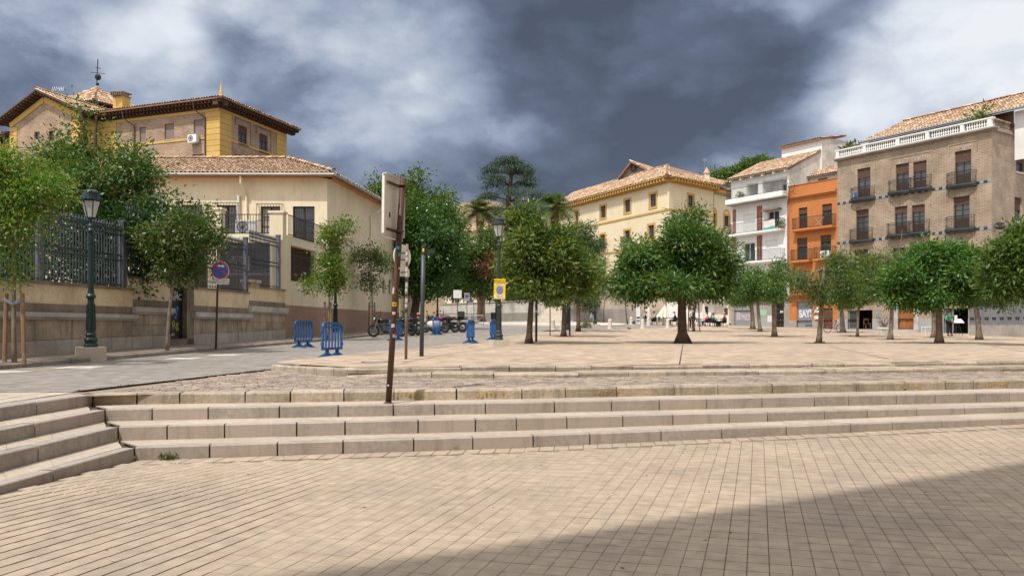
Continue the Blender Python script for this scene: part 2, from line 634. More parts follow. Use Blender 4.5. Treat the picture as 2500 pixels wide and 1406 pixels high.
M['asphalt'] = mat('worn_asphalt', (0.235, 0.208, 0.182), (0.265, 0.235, 0.205), scale=0.25, rough=0.9, bump=0.35, bscale=55, stain=(0.19, 0.168, 0.15), stain_amt=0.4, stain_scale=0.4, fine=0.25)
M['sidewalk'] = mat('sidewalk_paving', (0.30, 0.25, 0.20), (0.255, 0.21, 0.17), scale=0.8, rough=0.9, bump=0.15, bscale=20, stain=(0.16, 0.13, 0.105), stain_amt=0.5, vary=0.08)
M['kerb'] = mat('kerb_stone', (0.29, 0.25, 0.205), (0.23, 0.195, 0.16), scale=2, rough=0.9, bump=0.3, bscale=20, vary=0.12, stain=(0.12, 0.10, 0.08), stain_amt=0.5, stain_scale=1.8)
M['white_paint'] = mat('road_white', (0.62, 0.60, 0.56), (0.45, 0.43, 0.40), scale=4, rough=0.8)
M['yellow_paint'] = mat('road_yellow', (0.52, 0.34, 0.07), (0.36, 0.25, 0.09), scale=5, rough=0.8)
M['wallstone'] = mat('weathered_wall_stone', (0.46, 0.375, 0.28), (0.33, 0.26, 0.19), scale=1.3, rough=0.9, bump=0.4, bscale=16, vary=0.14, streak=(0.06, 0.045, 0.032), streak_amt=0.8, stain=(0.10, 0.075, 0.055), stain_amt=0.55, stain_scale=1.1)
M['paleblock'] = mat('pale_base_stone', (0.50, 0.45, 0.385), (0.40, 0.355, 0.30), scale=1.3, rough=0.9, bump=0.3, bscale=16, vary=0.12, streak=(0.12, 0.10, 0.08), streak_amt=0.6)
M['moulding'] = mat('grey_coping_stone', (0.50, 0.475, 0.435), (0.40, 0.375, 0.34), scale=1.8, rough=0.9, bump=0.25, vary=0.10, stain=(0.13, 0.115, 0.10), stain_amt=0.5, stain_scale=1.5)
M['brownstone'] = mat('brown_course', (0.27, 0.215, 0.16), (0.17, 0.13, 0.098), scale=1.5, rough=0.95, bump=0.4, bscale=18, streak=(0.04, 0.032, 0.025), streak_amt=0.6)
M['cream'] = mat('cream_plaster', (0.78, 0.68, 0.49), (0.73, 0.625, 0.445), scale=0.35, rough=0.9, bump=0.1, bscale=10, stain=(0.60, 0.47, 0.30), stain_amt=0.35, streak=(0.45, 0.36, 0.25), streak_amt=0.5, fine=0.04)
M['cream_fence'] = mat('cream_fence_plaster', (0.70, 0.57, 0.375), (0.62, 0.49, 0.315), scale=0.7, rough=0.9, bump=0.2, bscale=12, stain=(0.32, 0.235, 0.145), stain_amt=0.5, streak=(0.28, 0.21, 0.13), streak_amt=0.35)
M['pinkbase'] = mat('pink_brown_plaster', (0.36, 0.235, 0.165), (0.325, 0.21, 0.148), scale=0.6, rough=0.9, stain=(0.25, 0.165, 0.12), stain_amt=0.4)
M['tile_roof'] = mat('clay_roof_tile', (0.45, 0.275, 0.17), (0.37, 0.225, 0.14), scale=1.0, rough=0.9, vary=0.28, vcol=(0.52, 0.385, 0.255), stain=(0.22, 0.16, 0.115), stain_amt=0.4, stain_scale=0.8)
M['tile_under'] = mat('clay_roof_bed', (0.30, 0.175, 0.11), rough=0.95)
M['tile_pale'] = mat('mortared_eave_tile', (0.52, 0.44, 0.34), (0.40, 0.31, 0.22), scale=6, rough=0.9, vary=0.15)
M['gutter'] = mat('zinc_gutter', (0.34, 0.31, 0.28), rough=0.55, metal=0.3)
M['orange_trim'] = mat('orange_trim', (0.60, 0.30, 0.13), rough=0.85)
M['yellow'] = mat('yellow_ochre_plaster', (0.60, 0.395, 0.125), (0.54, 0.35, 0.11), scale=0.8, rough=0.9, vary=0.04, stain=(0.45, 0.27, 0.08), stain_amt=0.3)
M['brown_wood'] = mat('dark_eave_wood', (0.105, 0.055, 0.034), (0.075, 0.04, 0.026), scale=3, rough=0.8, vary=0.15)
M['brick'] = brickmat('upper_brick', (0.36, 0.24, 0.165), (0.26, 0.17, 0.115), (0.43, 0.33, 0.24), bh=0.13, bw=0.45, ms=0.024)
M['brick_r'] = brickmat('plaza_brick', (0.335, 0.25, 0.18), (0.25, 0.185, 0.13), (0.43, 0.345, 0.265), bh=0.12, bw=0.42, ms=0.022)
M['brick_grey'] = brickmat('party_brick', (0.37, 0.29, 0.225), (0.29, 0.225, 0.175), (0.42, 0.34, 0.27), bh=0.12, bw=0.42, ms=0.02)
M['glass'] = glassmat('window_glass')
M['curtain'] = mat('curtain', (0.42, 0.40, 0.35), rough=0.9)
M['blind'] = mat('brown_slat_blind', (0.115, 0.062, 0.04), (0.085, 0.046, 0.03), scale=6, rough=0.7)
M['shutter_grey'] = mat('roller_blind', (0.24, 0.19, 0.165), rough=0.7)
M['frame'] = paint('dark_brown_frame', (0.05, 0.028, 0.018), 0.5)
M['iron'] = paint('black_iron', (0.022, 0.020, 0.020), 0.5, 0.3)
M['iron_grey'] = paint('grey_fence_iron', (0.055, 0.062, 0.075), 0.45, 0.3)
M['iron_post'] = paint('grey_fence_post', (0.12, 0.13, 0.15), 0.5, 0.2)
M['white'] = mat('white_render', (0.80, 0.79, 0.77), (0.74, 0.73, 0.71), scale=0.6, rough=0.85, stain=(0.58, 0.55, 0.50), stain_amt=0.3, streak=(0.46, 0.43, 0.39), streak_amt=0.45, fine=0.03)
M['white_old'] = mat('weathered_white_wall', (0.70, 0.66, 0.60), (0.58, 0.52, 0.45), scale=0.7, rough=0.9, stain=(0.36, 0.30, 0.24), stain_amt=0.5, streak=(0.30, 0.25, 0.2), streak_amt=0.5)
M['orange'] = mat('orange_render', (0.52, 0.20, 0.065), (0.46, 0.17, 0.055), scale=0.6, rough=0.85, stain=(0.52, 0.17, 0.04), stain_amt=0.3, streak=(0.33, 0.12, 0.045), streak_amt=0.5, fine=0.04)
M['terracotta'] = brickmat('red_brick_strip', (0.34, 0.13, 0.075), (0.28, 0.10, 0.06), (0.36, 0.20, 0.14))
M['convent'] = mat('convent_plaster', (0.78, 0.665, 0.455), (0.72, 0.605, 0.41), scale=0.25, rough=0.9, stain=(0.55, 0.44, 0.29), stain_amt=0.3, streak=(0.5, 0.4, 0.26), streak_amt=0.25, fine=0.04)
M['ochre_trim'] = mat('ochre_window_trim', (0.58, 0.36, 0.12), (0.52, 0.31, 0.10), scale=2, rough=0.85)
M['green_iron'] = paint('dark_green_cast_iron', (0.012, 0.032, 0.030), 0.38, 0.2)
M['olive_iron'] = paint('grey_green_cast_iron', (0.030, 0.045, 0.036), 0.45, 0.2)
M['plinth'] = mat('pale_plinth_stone', (0.56, 0.48, 0.40), (0.48, 0.41, 0.34), scale=3, rough=0.8, bump=0.15)
M['lantern'] = paint('milky_lantern_glass', (0.50, 0.51, 0.49), 0.25)
M['blue'] = paint('blue_barrier_plastic', (0.005, 0.095, 0.30), 0.45)
M['bark'] = mat('brown_bark', (0.13, 0.088, 0.062), (0.075, 0.05, 0.036), scale=5, rough=0.95, bump=0.8, bscale=18)
M['bark_pale'] = mat('pale_bark', (0.27, 0.205, 0.155), (0.17, 0.125, 0.092), scale=4, rough=0.95, bump=0.5, bscale=20)
M['twig'] = mat('bare_twig', (0.22, 0.165, 0.12), rough=0.95)
M['stake'] = mat('wood_stake', (0.30, 0.175, 0.10), (0.22, 0.125, 0.07), scale=6, rough=0.85)
M['strap'] = paint('grey_blue_strap', (0.20, 0.25, 0.32), 0.6)
M['soil'] = mat('planter_soil', (0.10, 0.07, 0.048), rough=1.0, scale=5)
M['weed'] = leafmat('weed_leaf', (0.05, 0.09, 0.02), (0.10, 0.15, 0.03), (0.25, 0.20, 0.06))
M['leaf_plaza'] = leafmat('ash_leaf', (0.034, 0.086, 0.020), (0.068, 0.152, 0.030), (0.26, 0.29, 0.045), 0.93)
M['leaf_olive'] = leafmat('olive_green_leaf', (0.045, 0.095, 0.02), (0.095, 0.165, 0.034), (0.34, 0.32, 0.05), 0.88)
M['leaf_blue'] = leafmat('grey_green_leaf', (0.045, 0.085, 0.038), (0.09, 0.14, 0.062), (0.16, 0.2, 0.08), 0.9)
M['leaf_bright'] = leafmat('bright_leaf', (0.048, 0.108, 0.022), (0.092, 0.18, 0.038), (0.24, 0.31, 0.06), 0.9)
M['leaf_street'] = leafmat('koelreuteria_leaf', (0.034, 0.095, 0.022), (0.075, 0.165, 0.03), (0.3, 0.17, 0.055), 0.93)
M['leaf_young'] = leafmat('young_yellow_green_leaf', (0.055, 0.13, 0.016), (0.12, 0.225, 0.026), (0.4, 0.24, 0.05), 0.9)
M['leaf_dark'] = leafmat('dark_garden_leaf', (0.014, 0.040, 0.013), (0.030, 0.075, 0.020), (0.09, 0.14, 0.03), 0.9)
M['leaf_clip'] = leafmat('clipped_ficus_leaf', (0.024, 0.070, 0.014), (0.050, 0.125, 0.022), (0.13, 0.23, 0.04), 0.88, gloss=0.3)
M['leaf_rust'] = leafmat('rusty_leaf', (0.10, 0.035, 0.02), (0.16, 0.06, 0.03), (0.22, 0.09, 0.04))
M['needle'] = leafmat('cedar_needle', (0.020, 0.042, 0.028), (0.045, 0.080, 0.052), (0.09, 0.125, 0.075), 0.9, gloss=0.6, trans=0.12)
M['palm'] = leafmat('palm_leaflet', (0.045, 0.075, 0.02), (0.11, 0.155, 0.045), (0.24, 0.25, 0.08), 0.85, gloss=0.35)
M['palm_trunk'] = mat('palm_trunk', (0.18, 0.10, 0.055), (0.09, 0.05, 0.03), scale=6, rough=0.95, bump=0.8, bscale=10)
M['hill'] = mat('dry_hillside', (0.26, 0.17, 0.11), (0.15, 0.13, 0.07), scale=0.12, rough=1.0, stain=(0.06, 0.09, 0.035), stain_amt=0.8, stain_scale=0.18)
M['aluminium'] = mat('sign_back_aluminium', (0.80, 0.77, 0.71), (0.74, 0.71, 0.65), scale=1.2, rough=0.55, metal=0.0, stain=(0.42, 0.38, 0.33), stain_amt=0.35)
M['rustpole'] = mat('brown_sign_pole', (0.105, 0.055, 0.033), (0.075, 0.04, 0.026), scale=3, rough=0.5, metal=0.2)
M['greypole'] = paint('anthracite_pole', (0.055, 0.065, 0.075), 0.45, 0.2)
M['sticker'] = mat('torn_sticker', (0.62, 0.60, 0.58), (0.35, 0.34, 0.33), scale=30, rough=0.8)
M['sign_white'] = paint('sign_white', (0.72, 0.72, 0.70))
M['sign_red'] = paint('sign_red', (0.42, 0.022, 0.035))
M['sign_blue'] = paint('sign_blue', (0.010, 0.10, 0.42))
M['sign_sky'] = paint('sign_light_blue', (0.02, 0.33, 0.85))
M['sign_yellow'] = paint('sign_yellow', (0.85, 0.55, 0.0))
M['ink'] = paint('black_print', (0.02, 0.02, 0.025), 0.7)
M['rubber'] = mat('tyre_rubber', (0.018, 0.018, 0.019), rough=0.8)
M['chrome'] = paint('grey_metal', (0.35, 0.35, 0.36), 0.3, 0.8)
M['black_gloss'] = paint('black_gloss', (0.012, 0.012, 0.013), 0.2)
M['black_matte'] = paint('black_plastic', (0.02, 0.02, 0.022), 0.6)
M['moto_red'] = paint('red_gloss', (0.45, 0.012, 0.012), 0.2)
M['moto_white'] = paint('white_gloss', (0.72, 0.71, 0.68), 0.25)
M['door_wood'] = mat('varnished_door', (0.34, 0.135, 0.048), (0.27, 0.10, 0.036), scale=2.5, rough=0.5, vary=0.08)
M['grey_plinth'] = mat('grey_painted_base', (0.36, 0.37, 0.37), (0.32, 0.325, 0.32), scale=0.8, rough=0.85, stain=(0.22, 0.22, 0.21), stain_amt=0.3)
M['grey_panel'] = mat('grey_steel_panel', (0.19, 0.195, 0.205), (0.16, 0.165, 0.175), scale=1.5, rough=0.55, metal=0.2, vary=0.08)
M['concrete'] = mat('concrete', (0.36, 0.33, 0.29), (0.29, 0.265, 0.235), scale=1.0, rough=0.92, bump=0.2, stain=(0.19, 0.17, 0.145), stain_amt=0.5, streak=(0.15, 0.13, 0.11), streak_amt=0.5)
M['retain'] = mat('retaining_wall_white', (0.64, 0.60, 0.54), (0.52, 0.48, 0.43), scale=0.5, rough=0.92, stain=(0.34, 0.31, 0.28), stain_amt=0.5, streak=(0.25, 0.22, 0.2), streak_amt=0.4)
M['retain_beige'] = mat('retaining_wall_beige', (0.52, 0.43, 0.33), (0.42, 0.345, 0.265), scale=0.5, rough=0.92, stain=(0.30, 0.22, 0.16), stain_amt=0.5, streak=(0.25, 0.2, 0.15), streak_amt=0.5)
M['marble'] = mat('pale_marble', (0.62, 0.55, 0.46), (0.56, 0.49, 0.41), scale=2, rough=0.6, vary=0.05)
M['bronze'] = paint('bronze_green', (0.035, 0.075, 0.062), 0.5, 0.4)
M['shutter'] = mat('galvanised_shutter', (0.33, 0.34, 0.36), (0.28, 0.29, 0.31), scale=1.2, rough=0.5, metal=0.3, vary=0.06)
M['graf_white'] = mat('white_spray', (0.66, 0.66, 0.70), (0.58, 0.58, 0.64), scale=6, rough=0.7)
M['graf_blue'] = mat('violet_spray', (0.17, 0.18, 0.32), (0.22, 0.23, 0.36), scale=5, rough=0.7)
M['graf_red'] = mat('dark_red_spray', (0.22, 0.03, 0.035), rough=0.7)
M['graf_green'] = mat('mint_spray', (0.30, 0.55, 0.38), rough=0.8)
M['graf_yellow'] = mat('yellow_spray', (0.42, 0.42, 0.05), rough=0.8)
M['grey_stone'] = mat('grey_granite_base', (0.33, 0.31, 0.28), (0.27, 0.25, 0.225), scale=1.5, rough=0.8, vary=0.06, stain=(0.2, 0.185, 0.165), stain_amt=0.4)
M['black_door'] = mat('black_door', (0.016, 0.015, 0.015), rough=0.4)
M['brass'] = paint('brass', (0.45, 0.30, 0.10), 0.35, 0.8)
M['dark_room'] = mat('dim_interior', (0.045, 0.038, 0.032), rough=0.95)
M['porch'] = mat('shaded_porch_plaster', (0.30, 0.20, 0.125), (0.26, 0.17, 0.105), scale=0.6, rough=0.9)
M['skin'] = mat('skin', (0.45, 0.25, 0.17), rough=0.6, fine=0)
M['hair_dark'] = mat('dark_hair', (0.025, 0.017, 0.012), rough=0.6)
M['hair_red'] = mat('auburn_hair', (0.17, 0.055, 0.025), rough=0.6)
M['hair_grey'] = mat('grey_hair', (0.36, 0.34, 0.32), rough=0.6)
M['canvas'] = mat('cream_parasol_canvas', (0.70, 0.64, 0.54), (0.62, 0.56, 0.46), scale=2, rough=0.9)
for nme, c in (('cl_navy', (0.018, 0.026, 0.055)), ('cl_black', (0.014, 0.014, 0.016)), ('cl_denim', (0.05, 0.085, 0.16)), ('cl_coral', (0.62, 0.07, 0.12)),
               ('cl_beige', (0.45, 0.34, 0.24)), ('cl_white', (0.68, 0.67, 0.65)), ('cl_slate', (0.045, 0.052, 0.072)), ('cl_green', (0.01, 0.20, 0.085)),
               ('cl_teal', (0.12, 0.38, 0.36)), ('cl_brown', (0.07, 0.032, 0.03)), ('cl_lblue', (0.30, 0.42, 0.52))):
    M[nme] = mat(nme, c, rough=0.9)
# ---------------------------------------------------------------- terrain heights
def lerp(a, b, t):
    return a + (b - a) * t
def pw(x, pts):
    """piecewise linear"""
    if x <= pts[0][0]:
        return pts[0][1]
    for (a, b), (c, d) in zip(pts, pts[1:]):
        if x <= c:
            return lerp(b, d, (x - a) / (c - a))
    return pts[-1][1]
STREET = ((17.9, -0.949), (40, -0.606), (70, 0.174), (105, 1.224), (140, 1.7))
def street(Y):
    return CH + pw(Y, STREET)
def plaza_z(X, Y):
    return max(CH - 0.79 + 0.003 * (Y - 16.5), street(Y) - 0.012 * max(0.0, X + 2))
def low_z(X, Y):
    return 0.018 * max(0.0, X) + min(0.1, 0.043 * max(0.0, 9.6 - Y)) * max(0.0, min(1.0, (-2 - X) / 2.7))
EDGE = ((-30, -9.5), (11.74, -9.5), (11.75, -6.5), (18.07, -5.48), (24.2, -4.62), (36.5, -2.1), (48, 0.4), (58, 2.6), (61, 7.0), (66, 11.0), (70, 13.7), (78, 16.5), (88, 14), (130, 10))
def road_right(Y):
    return pw(Y, EDGE)
def kerb_x(Y):
    return -11.53 + 0.129 * (Y - 17.9)
def wall_x(Y):
    return -13.02 + 0.129 * (Y - 20.2)
def road_left(Y):
    return pw(Y, ((-30, kerb_x(-30)), (57, kerb_x(57)), (60, -12), (64, -24), (130, -30)))
def side_z(X, Y):
    return street(Y) + 0.12 + 0.012 * max(0.0, kerb_x(Y) - X)
def at(x, d, side=False):
    X = (x - CX) / F * d
    return Vector((X, d, side_z(X, d) if side else plaza_z(X, d)))

# ---------------------------------------------------------------- ground sheets
def grid(name, m, xs, ys, zf, parent=None):
    mb = MB()
    nx, ny = len(xs), len(ys)
    vs = [(x, y, zf(x, y)) for y in ys for x in xs]
    fs = [(j * nx + i, j * nx + i + 1, (j + 1) * nx + i + 1, (j + 1) * nx + i) for j in range(ny - 1) for i in range(nx - 1)]
    mb.mesh_faces(vs, fs)
    return mb.build(name, m, parent)

def ground_z(X, Y):
    if Y < 19:
        return -0.25
    return plaza_z(X, Y) - 0.35 - 0.02 * max(0, 40 - Y) * 0.3
go = grid('ground', M['sidewalk'], [-900, -300, -100, -60, -40, -20, -10, 0, 10, 20, 40, 60, 100, 300, 900],
          [-600, -200, -60, -20, 0, 18, 19, 30, 40, 50, 60, 70, 80, 90, 105, 140, 400, 1500], ground_z)
tag(go, kind='structure')

def mb_rows(rows):
    """rows of equally many points -> faces"""
    mb = MB()
    n = len(rows[0])
    mb.mesh_faces([p for r in rows for p in r], [(j * n + i, j * n + i + 1, (j + 1) * n + i + 1, (j + 1) * n + i) for j in range(len(rows) - 1) for i in range(n - 1)])
    return mb

# lower plaza bed
lowo = grid('lower_plaza', M['grout'], [-40, -20, -8, -5, -4, -3, -2, -1, 0, 2, 4, 6, 8, 10, 14, 20, 40], [-40, -20, -8, -2, 2, 4, 6, 7, 8, 9, 9.6, 10, 11, 12, 13, 14, 15.5],
            lambda x, y: low_z(x, y) - 0.014)
tag(lowo, kind='structure')

# ---------------------------------------------------------------- the flight of steps (plan outlines, photo measured)
ST = {1: [[(-4.95, 2), (-4.70, 7.3), (-4.56, 9.59)], [(-4.56, 9.59), (-4.24, 9.67), (0, 10.57), (7.08, 11.94), (18, 14.0)]],
      2: [[(-5.30, 2), (-5.14, 7.98), (-5.04, 10.16)], [(-5.04, 10.16), (0, 11.13), (7.51, 12.67), (18.6, 15.0)]],
      3: [[(-5.64, 2), (-5.56, 8.63), (-5.52, 10.77)], [(-5.52, 10.77), (0, 11.75), (7.99, 13.48), (19, 15.9)]],
      4: [[(-6.14, 2), (-6.09, 9.44), (-6.0, 11.36)], [(-6.0, 11.36), (-5.07, 11.57), (0, 12.38), (8.53, 14.38), (19.5, 17.0)]]}
def step_top(k, X):
    return (0, 0.156 + 0.010 * max(0.0, X), 0.332, 0.491, 0.651)[k]
def step_base(k, X, Y):
    return low_z(X, Y) - 0.04 if k == 1 else step_top(k - 1, X) - 0.03
class Poly:
    def __init__(s, pts):
        s.p = [Vector((a, b, 0)) for a, b in pts]
        s.d = [0.0]
        for a, b in zip(s.p, s.p[1:]):
            s.d.append(s.d[-1] + (b - a).length)
        s.len = s.d[-1]
    def pos(s, t):
        t = max(0, min(s.len, t))
        for i in range(len(s.p) - 1):
            if t <= s.d[i + 1] + 1e-9:
                return s.p[i].lerp(s.p[i + 1], (t - s.d[i]) / (s.d[i + 1] - s.d[i]))
        return s.p[-1]
    def nrm(s, t):
        e = 0.02
        d = (s.pos(t + e) - s.pos(t - e)).normalized()
        return Vector((-d.y, d.x, 0))          # uphill side
def cuts(L_, lo, hi, first=None, rnd=random):
    r = [0.0]
    if first:
        r.append(first)
    while r[-1] < L_ - lo:
        r.append(min(L_, r[-1] + rnd.uniform(lo, hi)))
    if L_ - r[-1] > 0.05:
        r[-1] = L_
    return r

stairs = struct('stone_steps')
core = MB()
def stone(name, m, parent, f0, f1, b1, b0, zb0, zb1, zt0, zt1, ch=0.008, jit=0.0):
    """a block: front f0-f1, back b0-b1, with a small chamfer along the top front edge"""
    mb = MB()
    J = (lambda: random.uniform(-jit, jit)) if jit else (lambda: 0.0)
    i0, i1 = (b0 - f0).normalized(), (b1 - f1).normalized()
    V = lambda p, z: Vector((p.x + J(), p.y + J(), z + J()))
    ts0, ts1 = J(), J()
    pts = [V(f0, zb0), V(f1, zb1), V(b1, zb1), V(b0, zb0),
           V(f0, zt0 - ch), V(f1, zt1 - ch), V(f0 + i0 * ch, zt0 + ts0), V(f1 + i1 * ch, zt1 + ts1), V(b1, zt1 + ts1 * .5), V(b0, zt0 + ts0 * .5)]
    mb.mesh_faces(pts, [(0, 1, 5, 4), (4, 5, 7, 6), (6, 7, 8, 9), (1, 2, 8, 7, 5), (3, 0, 4, 6, 9), (2, 3, 9, 8)])
    return mb.build(name, m, parent)
TH = 0.15
for k in (1, 2, 3, 4):
    for leg in (0, 1):
        pl = Poly(ST[k][leg])
        nx = Poly(ST[k + 1][leg]) if k < 4 else None
        old = (k == 4 and leg == 1)
        th = 0.34 if k == 4 else TH
        g = 0.010
        rr = cuts(pl.len, 0.55, 1.05) if leg else cuts(pl.len, 0.8, 1.4)
        for a, b in zip(rr, rr[1:]):
            f0, f1 = pl.pos(a + g), pl.pos(b - g)
            nn = pl.nrm((a + b) / 2)
            ba, bb = f0 + nn * th, f1 + nn * th
            stone('step_stone', M['oldstone'] if old else M['step'], stairs, f0, f1, bb, ba, step_base(k, f0.x, f0.y), step_base(k, f1.x, f1.y),
                  step_top(k, f0.x), step_top(k, f1.x), 0.03 if old else 0.010, 0.006 if old else 0.0025)
        # dark core behind the joints
        ns = max(8, int(pl.len / 0.6))
        for i in range(ns):
            a, b = pl.len * i / ns, pl.len * (i + 1) / ns
            p, q = pl.pos(a) + pl.nrm(a) * 0.03, pl.pos(b) + pl.nrm(b) * 0.03
            z = lambda w, dz=0.012: step_top(k, w.x) - dz
            p2, q2 = (nx.pos(nx.len * i / ns) + nx.nrm(0.1) * .04, nx.pos(nx.len * (i + 1) / ns) + nx.nrm(0.1) * .04) if nx else (p + pl.nrm(a) * th, q + pl.nrm(b) * th)
            core.face([(p.x, p.y, step_base(k, p.x, p.y)), (q.x, q.y, step_base(k, q.x, q.y)), (q.x, q.y, z(q)), (p.x, p.y, z(p))])
            core.face([(p.x, p.y, z(p)), (q.x, q.y, z(q)), (q2.x, q2.y, z(q)), (p2.x, p2.y, z(p))])
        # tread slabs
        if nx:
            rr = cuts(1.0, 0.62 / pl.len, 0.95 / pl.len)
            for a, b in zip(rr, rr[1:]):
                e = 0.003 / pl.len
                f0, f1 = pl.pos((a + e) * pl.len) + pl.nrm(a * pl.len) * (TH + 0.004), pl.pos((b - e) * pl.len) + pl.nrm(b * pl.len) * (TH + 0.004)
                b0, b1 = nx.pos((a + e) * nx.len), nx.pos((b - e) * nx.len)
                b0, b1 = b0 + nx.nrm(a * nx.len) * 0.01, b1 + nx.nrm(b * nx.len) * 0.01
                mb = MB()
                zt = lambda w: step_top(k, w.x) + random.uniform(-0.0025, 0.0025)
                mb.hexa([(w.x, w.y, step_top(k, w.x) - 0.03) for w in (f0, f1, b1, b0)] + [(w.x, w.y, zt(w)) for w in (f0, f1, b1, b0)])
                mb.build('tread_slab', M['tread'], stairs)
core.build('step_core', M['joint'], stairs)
# the yellow paint daubs on the old top kerb
pl4 = Poly(ST[4][1])
for x0, x1 in ((955, 1040), (1165, 1232), (1450, 1510), (2200, 2250), (2405, 2460)):
    mb = MB()
    for i in range(9):
        xx = lerp(x0, x1, (i + random.random()) / 9)
        X = (xx - CX) / F * 12.5
        t = min(range(400), key=lambda q: abs((pl4.pos(pl4.len * q / 400).x) / pl4.pos(pl4.len * q / 400).y - (xx - CX) / F)) * pl4.len / 400
        p, n = pl4.pos(t), pl4.nrm(t)
        tt = Vector((n.y, -n.x, 0))
        w, h, z = random.uniform(.008, .022), random.uniform(.02, .05), random.uniform(.57, .612)
        c = p - n * 0.010
        mb.hexa([(c - tt * w - n * .0) + Vector((0, 0, z - h)), (c + tt * w) + Vector((0, 0, z - h)), (c + tt * w * .8 + n * .012) + Vector((0, 0, z - h)), (c - tt * w * .8 + n * .012) + Vector((0, 0, z - h)),
                 (c - tt * w * .7) + Vector((0, 0, z)), (c + tt * w * .9) + Vector((0, 0, z + .004)), (c + tt * w * .7 + n * .012) + Vector((0, 0, z)), (c - tt * w * .7 + n * .012) + Vector((0, 0, z))])
    mb.build('yellow_paint_daub', M['yellow_paint'], stairs)

# ---------------------------------------------------------------- lower plaza tiles
pl1 = [Poly(ST[1][0]), Poly(ST[1][1])]
def y1(X):
    return pw(X, ST[1][1])
def x1(Y):
    return pw(Y, [(b, a) for a, b in ST[1][0]])
e1 = Vector((0.31, 1, 0)).normalized()
e2 = Vector((e1.y, -e1.x, 0))
TW, TL, GAP = 0.140, 0.195, 0.0038
def tile_mesh(w, l):
    mb = MB()
    h = 0.012
    c = 0.001
    mb.mesh_faces([e1 * a + e2 * b + Vector((0, 0, 0)) for a, b in ((-l, -w), (-l, w), (l, w), (l, -w))] +
                  [e1 * a + e2 * b + Vector((0, 0, h)) for a, b in ((-l + c, -w + c), (-l + c, w - c), (l - c, w - c), (l - c, -w + c))],
                  [(4, 7, 6, 5), (0, 4, 5, 1), (1, 5, 6, 2), (2, 6, 7, 3), (3, 7, 4, 0)])
    me = bpy.data.meshes.new('paving_tile')
    me.from_pydata(mb.v, [], mb.f)
    me.materials.append(M['tile'])
    me.flip_normals()
    return me
tiles = []
for i in range(-95, 95):
    for j in range(0, 100):
        c = e2 * (i * TW + 0.0012 * math.sin(i * 0.7)) + e1 * (j * TL)
        X, Y = c.x, c.y
        if Y < 3.0 or X < x1(Y) + 0.09 or X > 13 or Y > y1(X) - 0.36 - 0.09:
            continue
        tiles.append((c, i))
def shows(c):
    x = CX + F * c.x / c.y
    y = HY + F * CH / c.y
    return -60 < x < 2560 and y < 1425
vis = sorted((t for t in tiles if shows(t[0])), key=lambda t: t[0].y)
near = set(id(t) for t in vis[:290])
tm = tile_mesh(TW / 2 - GAP / 2, TL / 2 - GAP / 2)
rest = MB()
for t in tiles:
    c = t[0]
    z = low_z(c.x, c.y) - 0.012 + random.uniform(-0.0006, 0.0006)
    if id(t) in near:
        o = bpy.data.objects.new('paving_tile', tm)
        COL.objects.link(o)
        o.location = (c.x, c.y, z)
        o.rotation_euler = (random.uniform(-.002, .002), random.uniform(-.002, .002), random.uniform(-.012, .012))
        o.parent = lowo
    else:
        tx, ty = random.uniform(-.002, .002), random.uniform(-.002, .002)
        w, l, h, cc = TW / 2 - GAP / 2, TL / 2 - GAP / 2, 0.012, 0.001
        q = [(-l, -w), (-l, w), (l, w), (l, -w)]
        vs = [c + e1 * a + e2 * b + Vector((0, 0, z + a * tx + b * ty)) for a, b in q] + \
             [c + e1 * (a - cc * (1 if a > 0 else -1)) + e2 * (b - cc * (1 if b > 0 else -1)) + Vector((0, 0, z + h + a * tx + b * ty)) for a, b in q]
        rest.mesh_faces(vs, [(5, 6, 7, 4), (1, 5, 4, 0), (2, 6, 5, 1), (3, 7, 6, 2), (0, 4, 7, 3)])
# border row of tiles along the foot of the steps
pf = pl1[1]
s = 0.05
while s < pf.len - 0.3:
    a, b = pf.pos(s + .006), pf.pos(s + 0.194)
    n = pf.nrm(s)
    z = low_z(a.x, a.y) + random.uniform(-.002, .002)
    sk = Vector((n.y, -n.x, 0)) * -0.10
    A, B = a - n * .01, b - n * .01
    C_, D = b - n * .335 + sk, a - n * .335 + sk
    rest.hexa([(p.x, p.y, z - .02) for p in (D, C_, B, A)] + [(p.x, p.y, z) for p in (D, C_, B, A)])
    s += 0.2
ro = rest.build('paving_tiles_beyond', M['tile'], lowo)
ro['kind'] = 'stuff'

# ---------------------------------------------------------------- upper kerbs, cobbles
S5 = [(-3.2, 15.33), (-1.5, 15.05), (0, 15.1), (1.5, 15.3), (4, 15.87), (10.26, 17.3), (30, 21.6), (60, 28)]
S6 = [(-3.48, 15.5), (0, 16.2), (10.79, 18.2), (30, 22.5), (60, 29)]
ISL = [(-5.48, 18.07), (-3.48, 15.5)]
up = struct('plaza_kerb_steps')
def kerb_run(pts, depth, zb, zt, lo, hi, m, parent, jit, name, upto=None, ch=0.03, g=0.012):
    pl = Poly(pts)
    L_ = min(pl.len, upto or pl.len)
    rr = cuts(L_, lo, hi)
    for a, b in zip(rr, rr[1:]):
        f0, f1 = pl.pos(a + g), pl.pos(b - g)
        nn = pl.nrm((a + b) / 2)
        dj = random.uniform(-jit, jit)
        d = depth((a + b) / 2) if callable(depth) else depth
        stone(name, m, parent, f0, f1, f1 + nn * d, f0 + nn * d, zb(f0), zb(f1), zt(f0) + dj, zt(f1) + dj, ch, jit)
    return pl
z5 = CH - 0.863
kerb_run(S5, lambda s: 0.45 + 0.045 * s if s < 12 else 1.0, lambda p: 0.60, lambda p: z5 if p.x > -2.5 else lerp(0.66, z5, max(0, (p.x + 3.2) / 0.7)), 0.9, 1.8, M['oldstone'], up, 0.010, 'kerb_stone', 24)
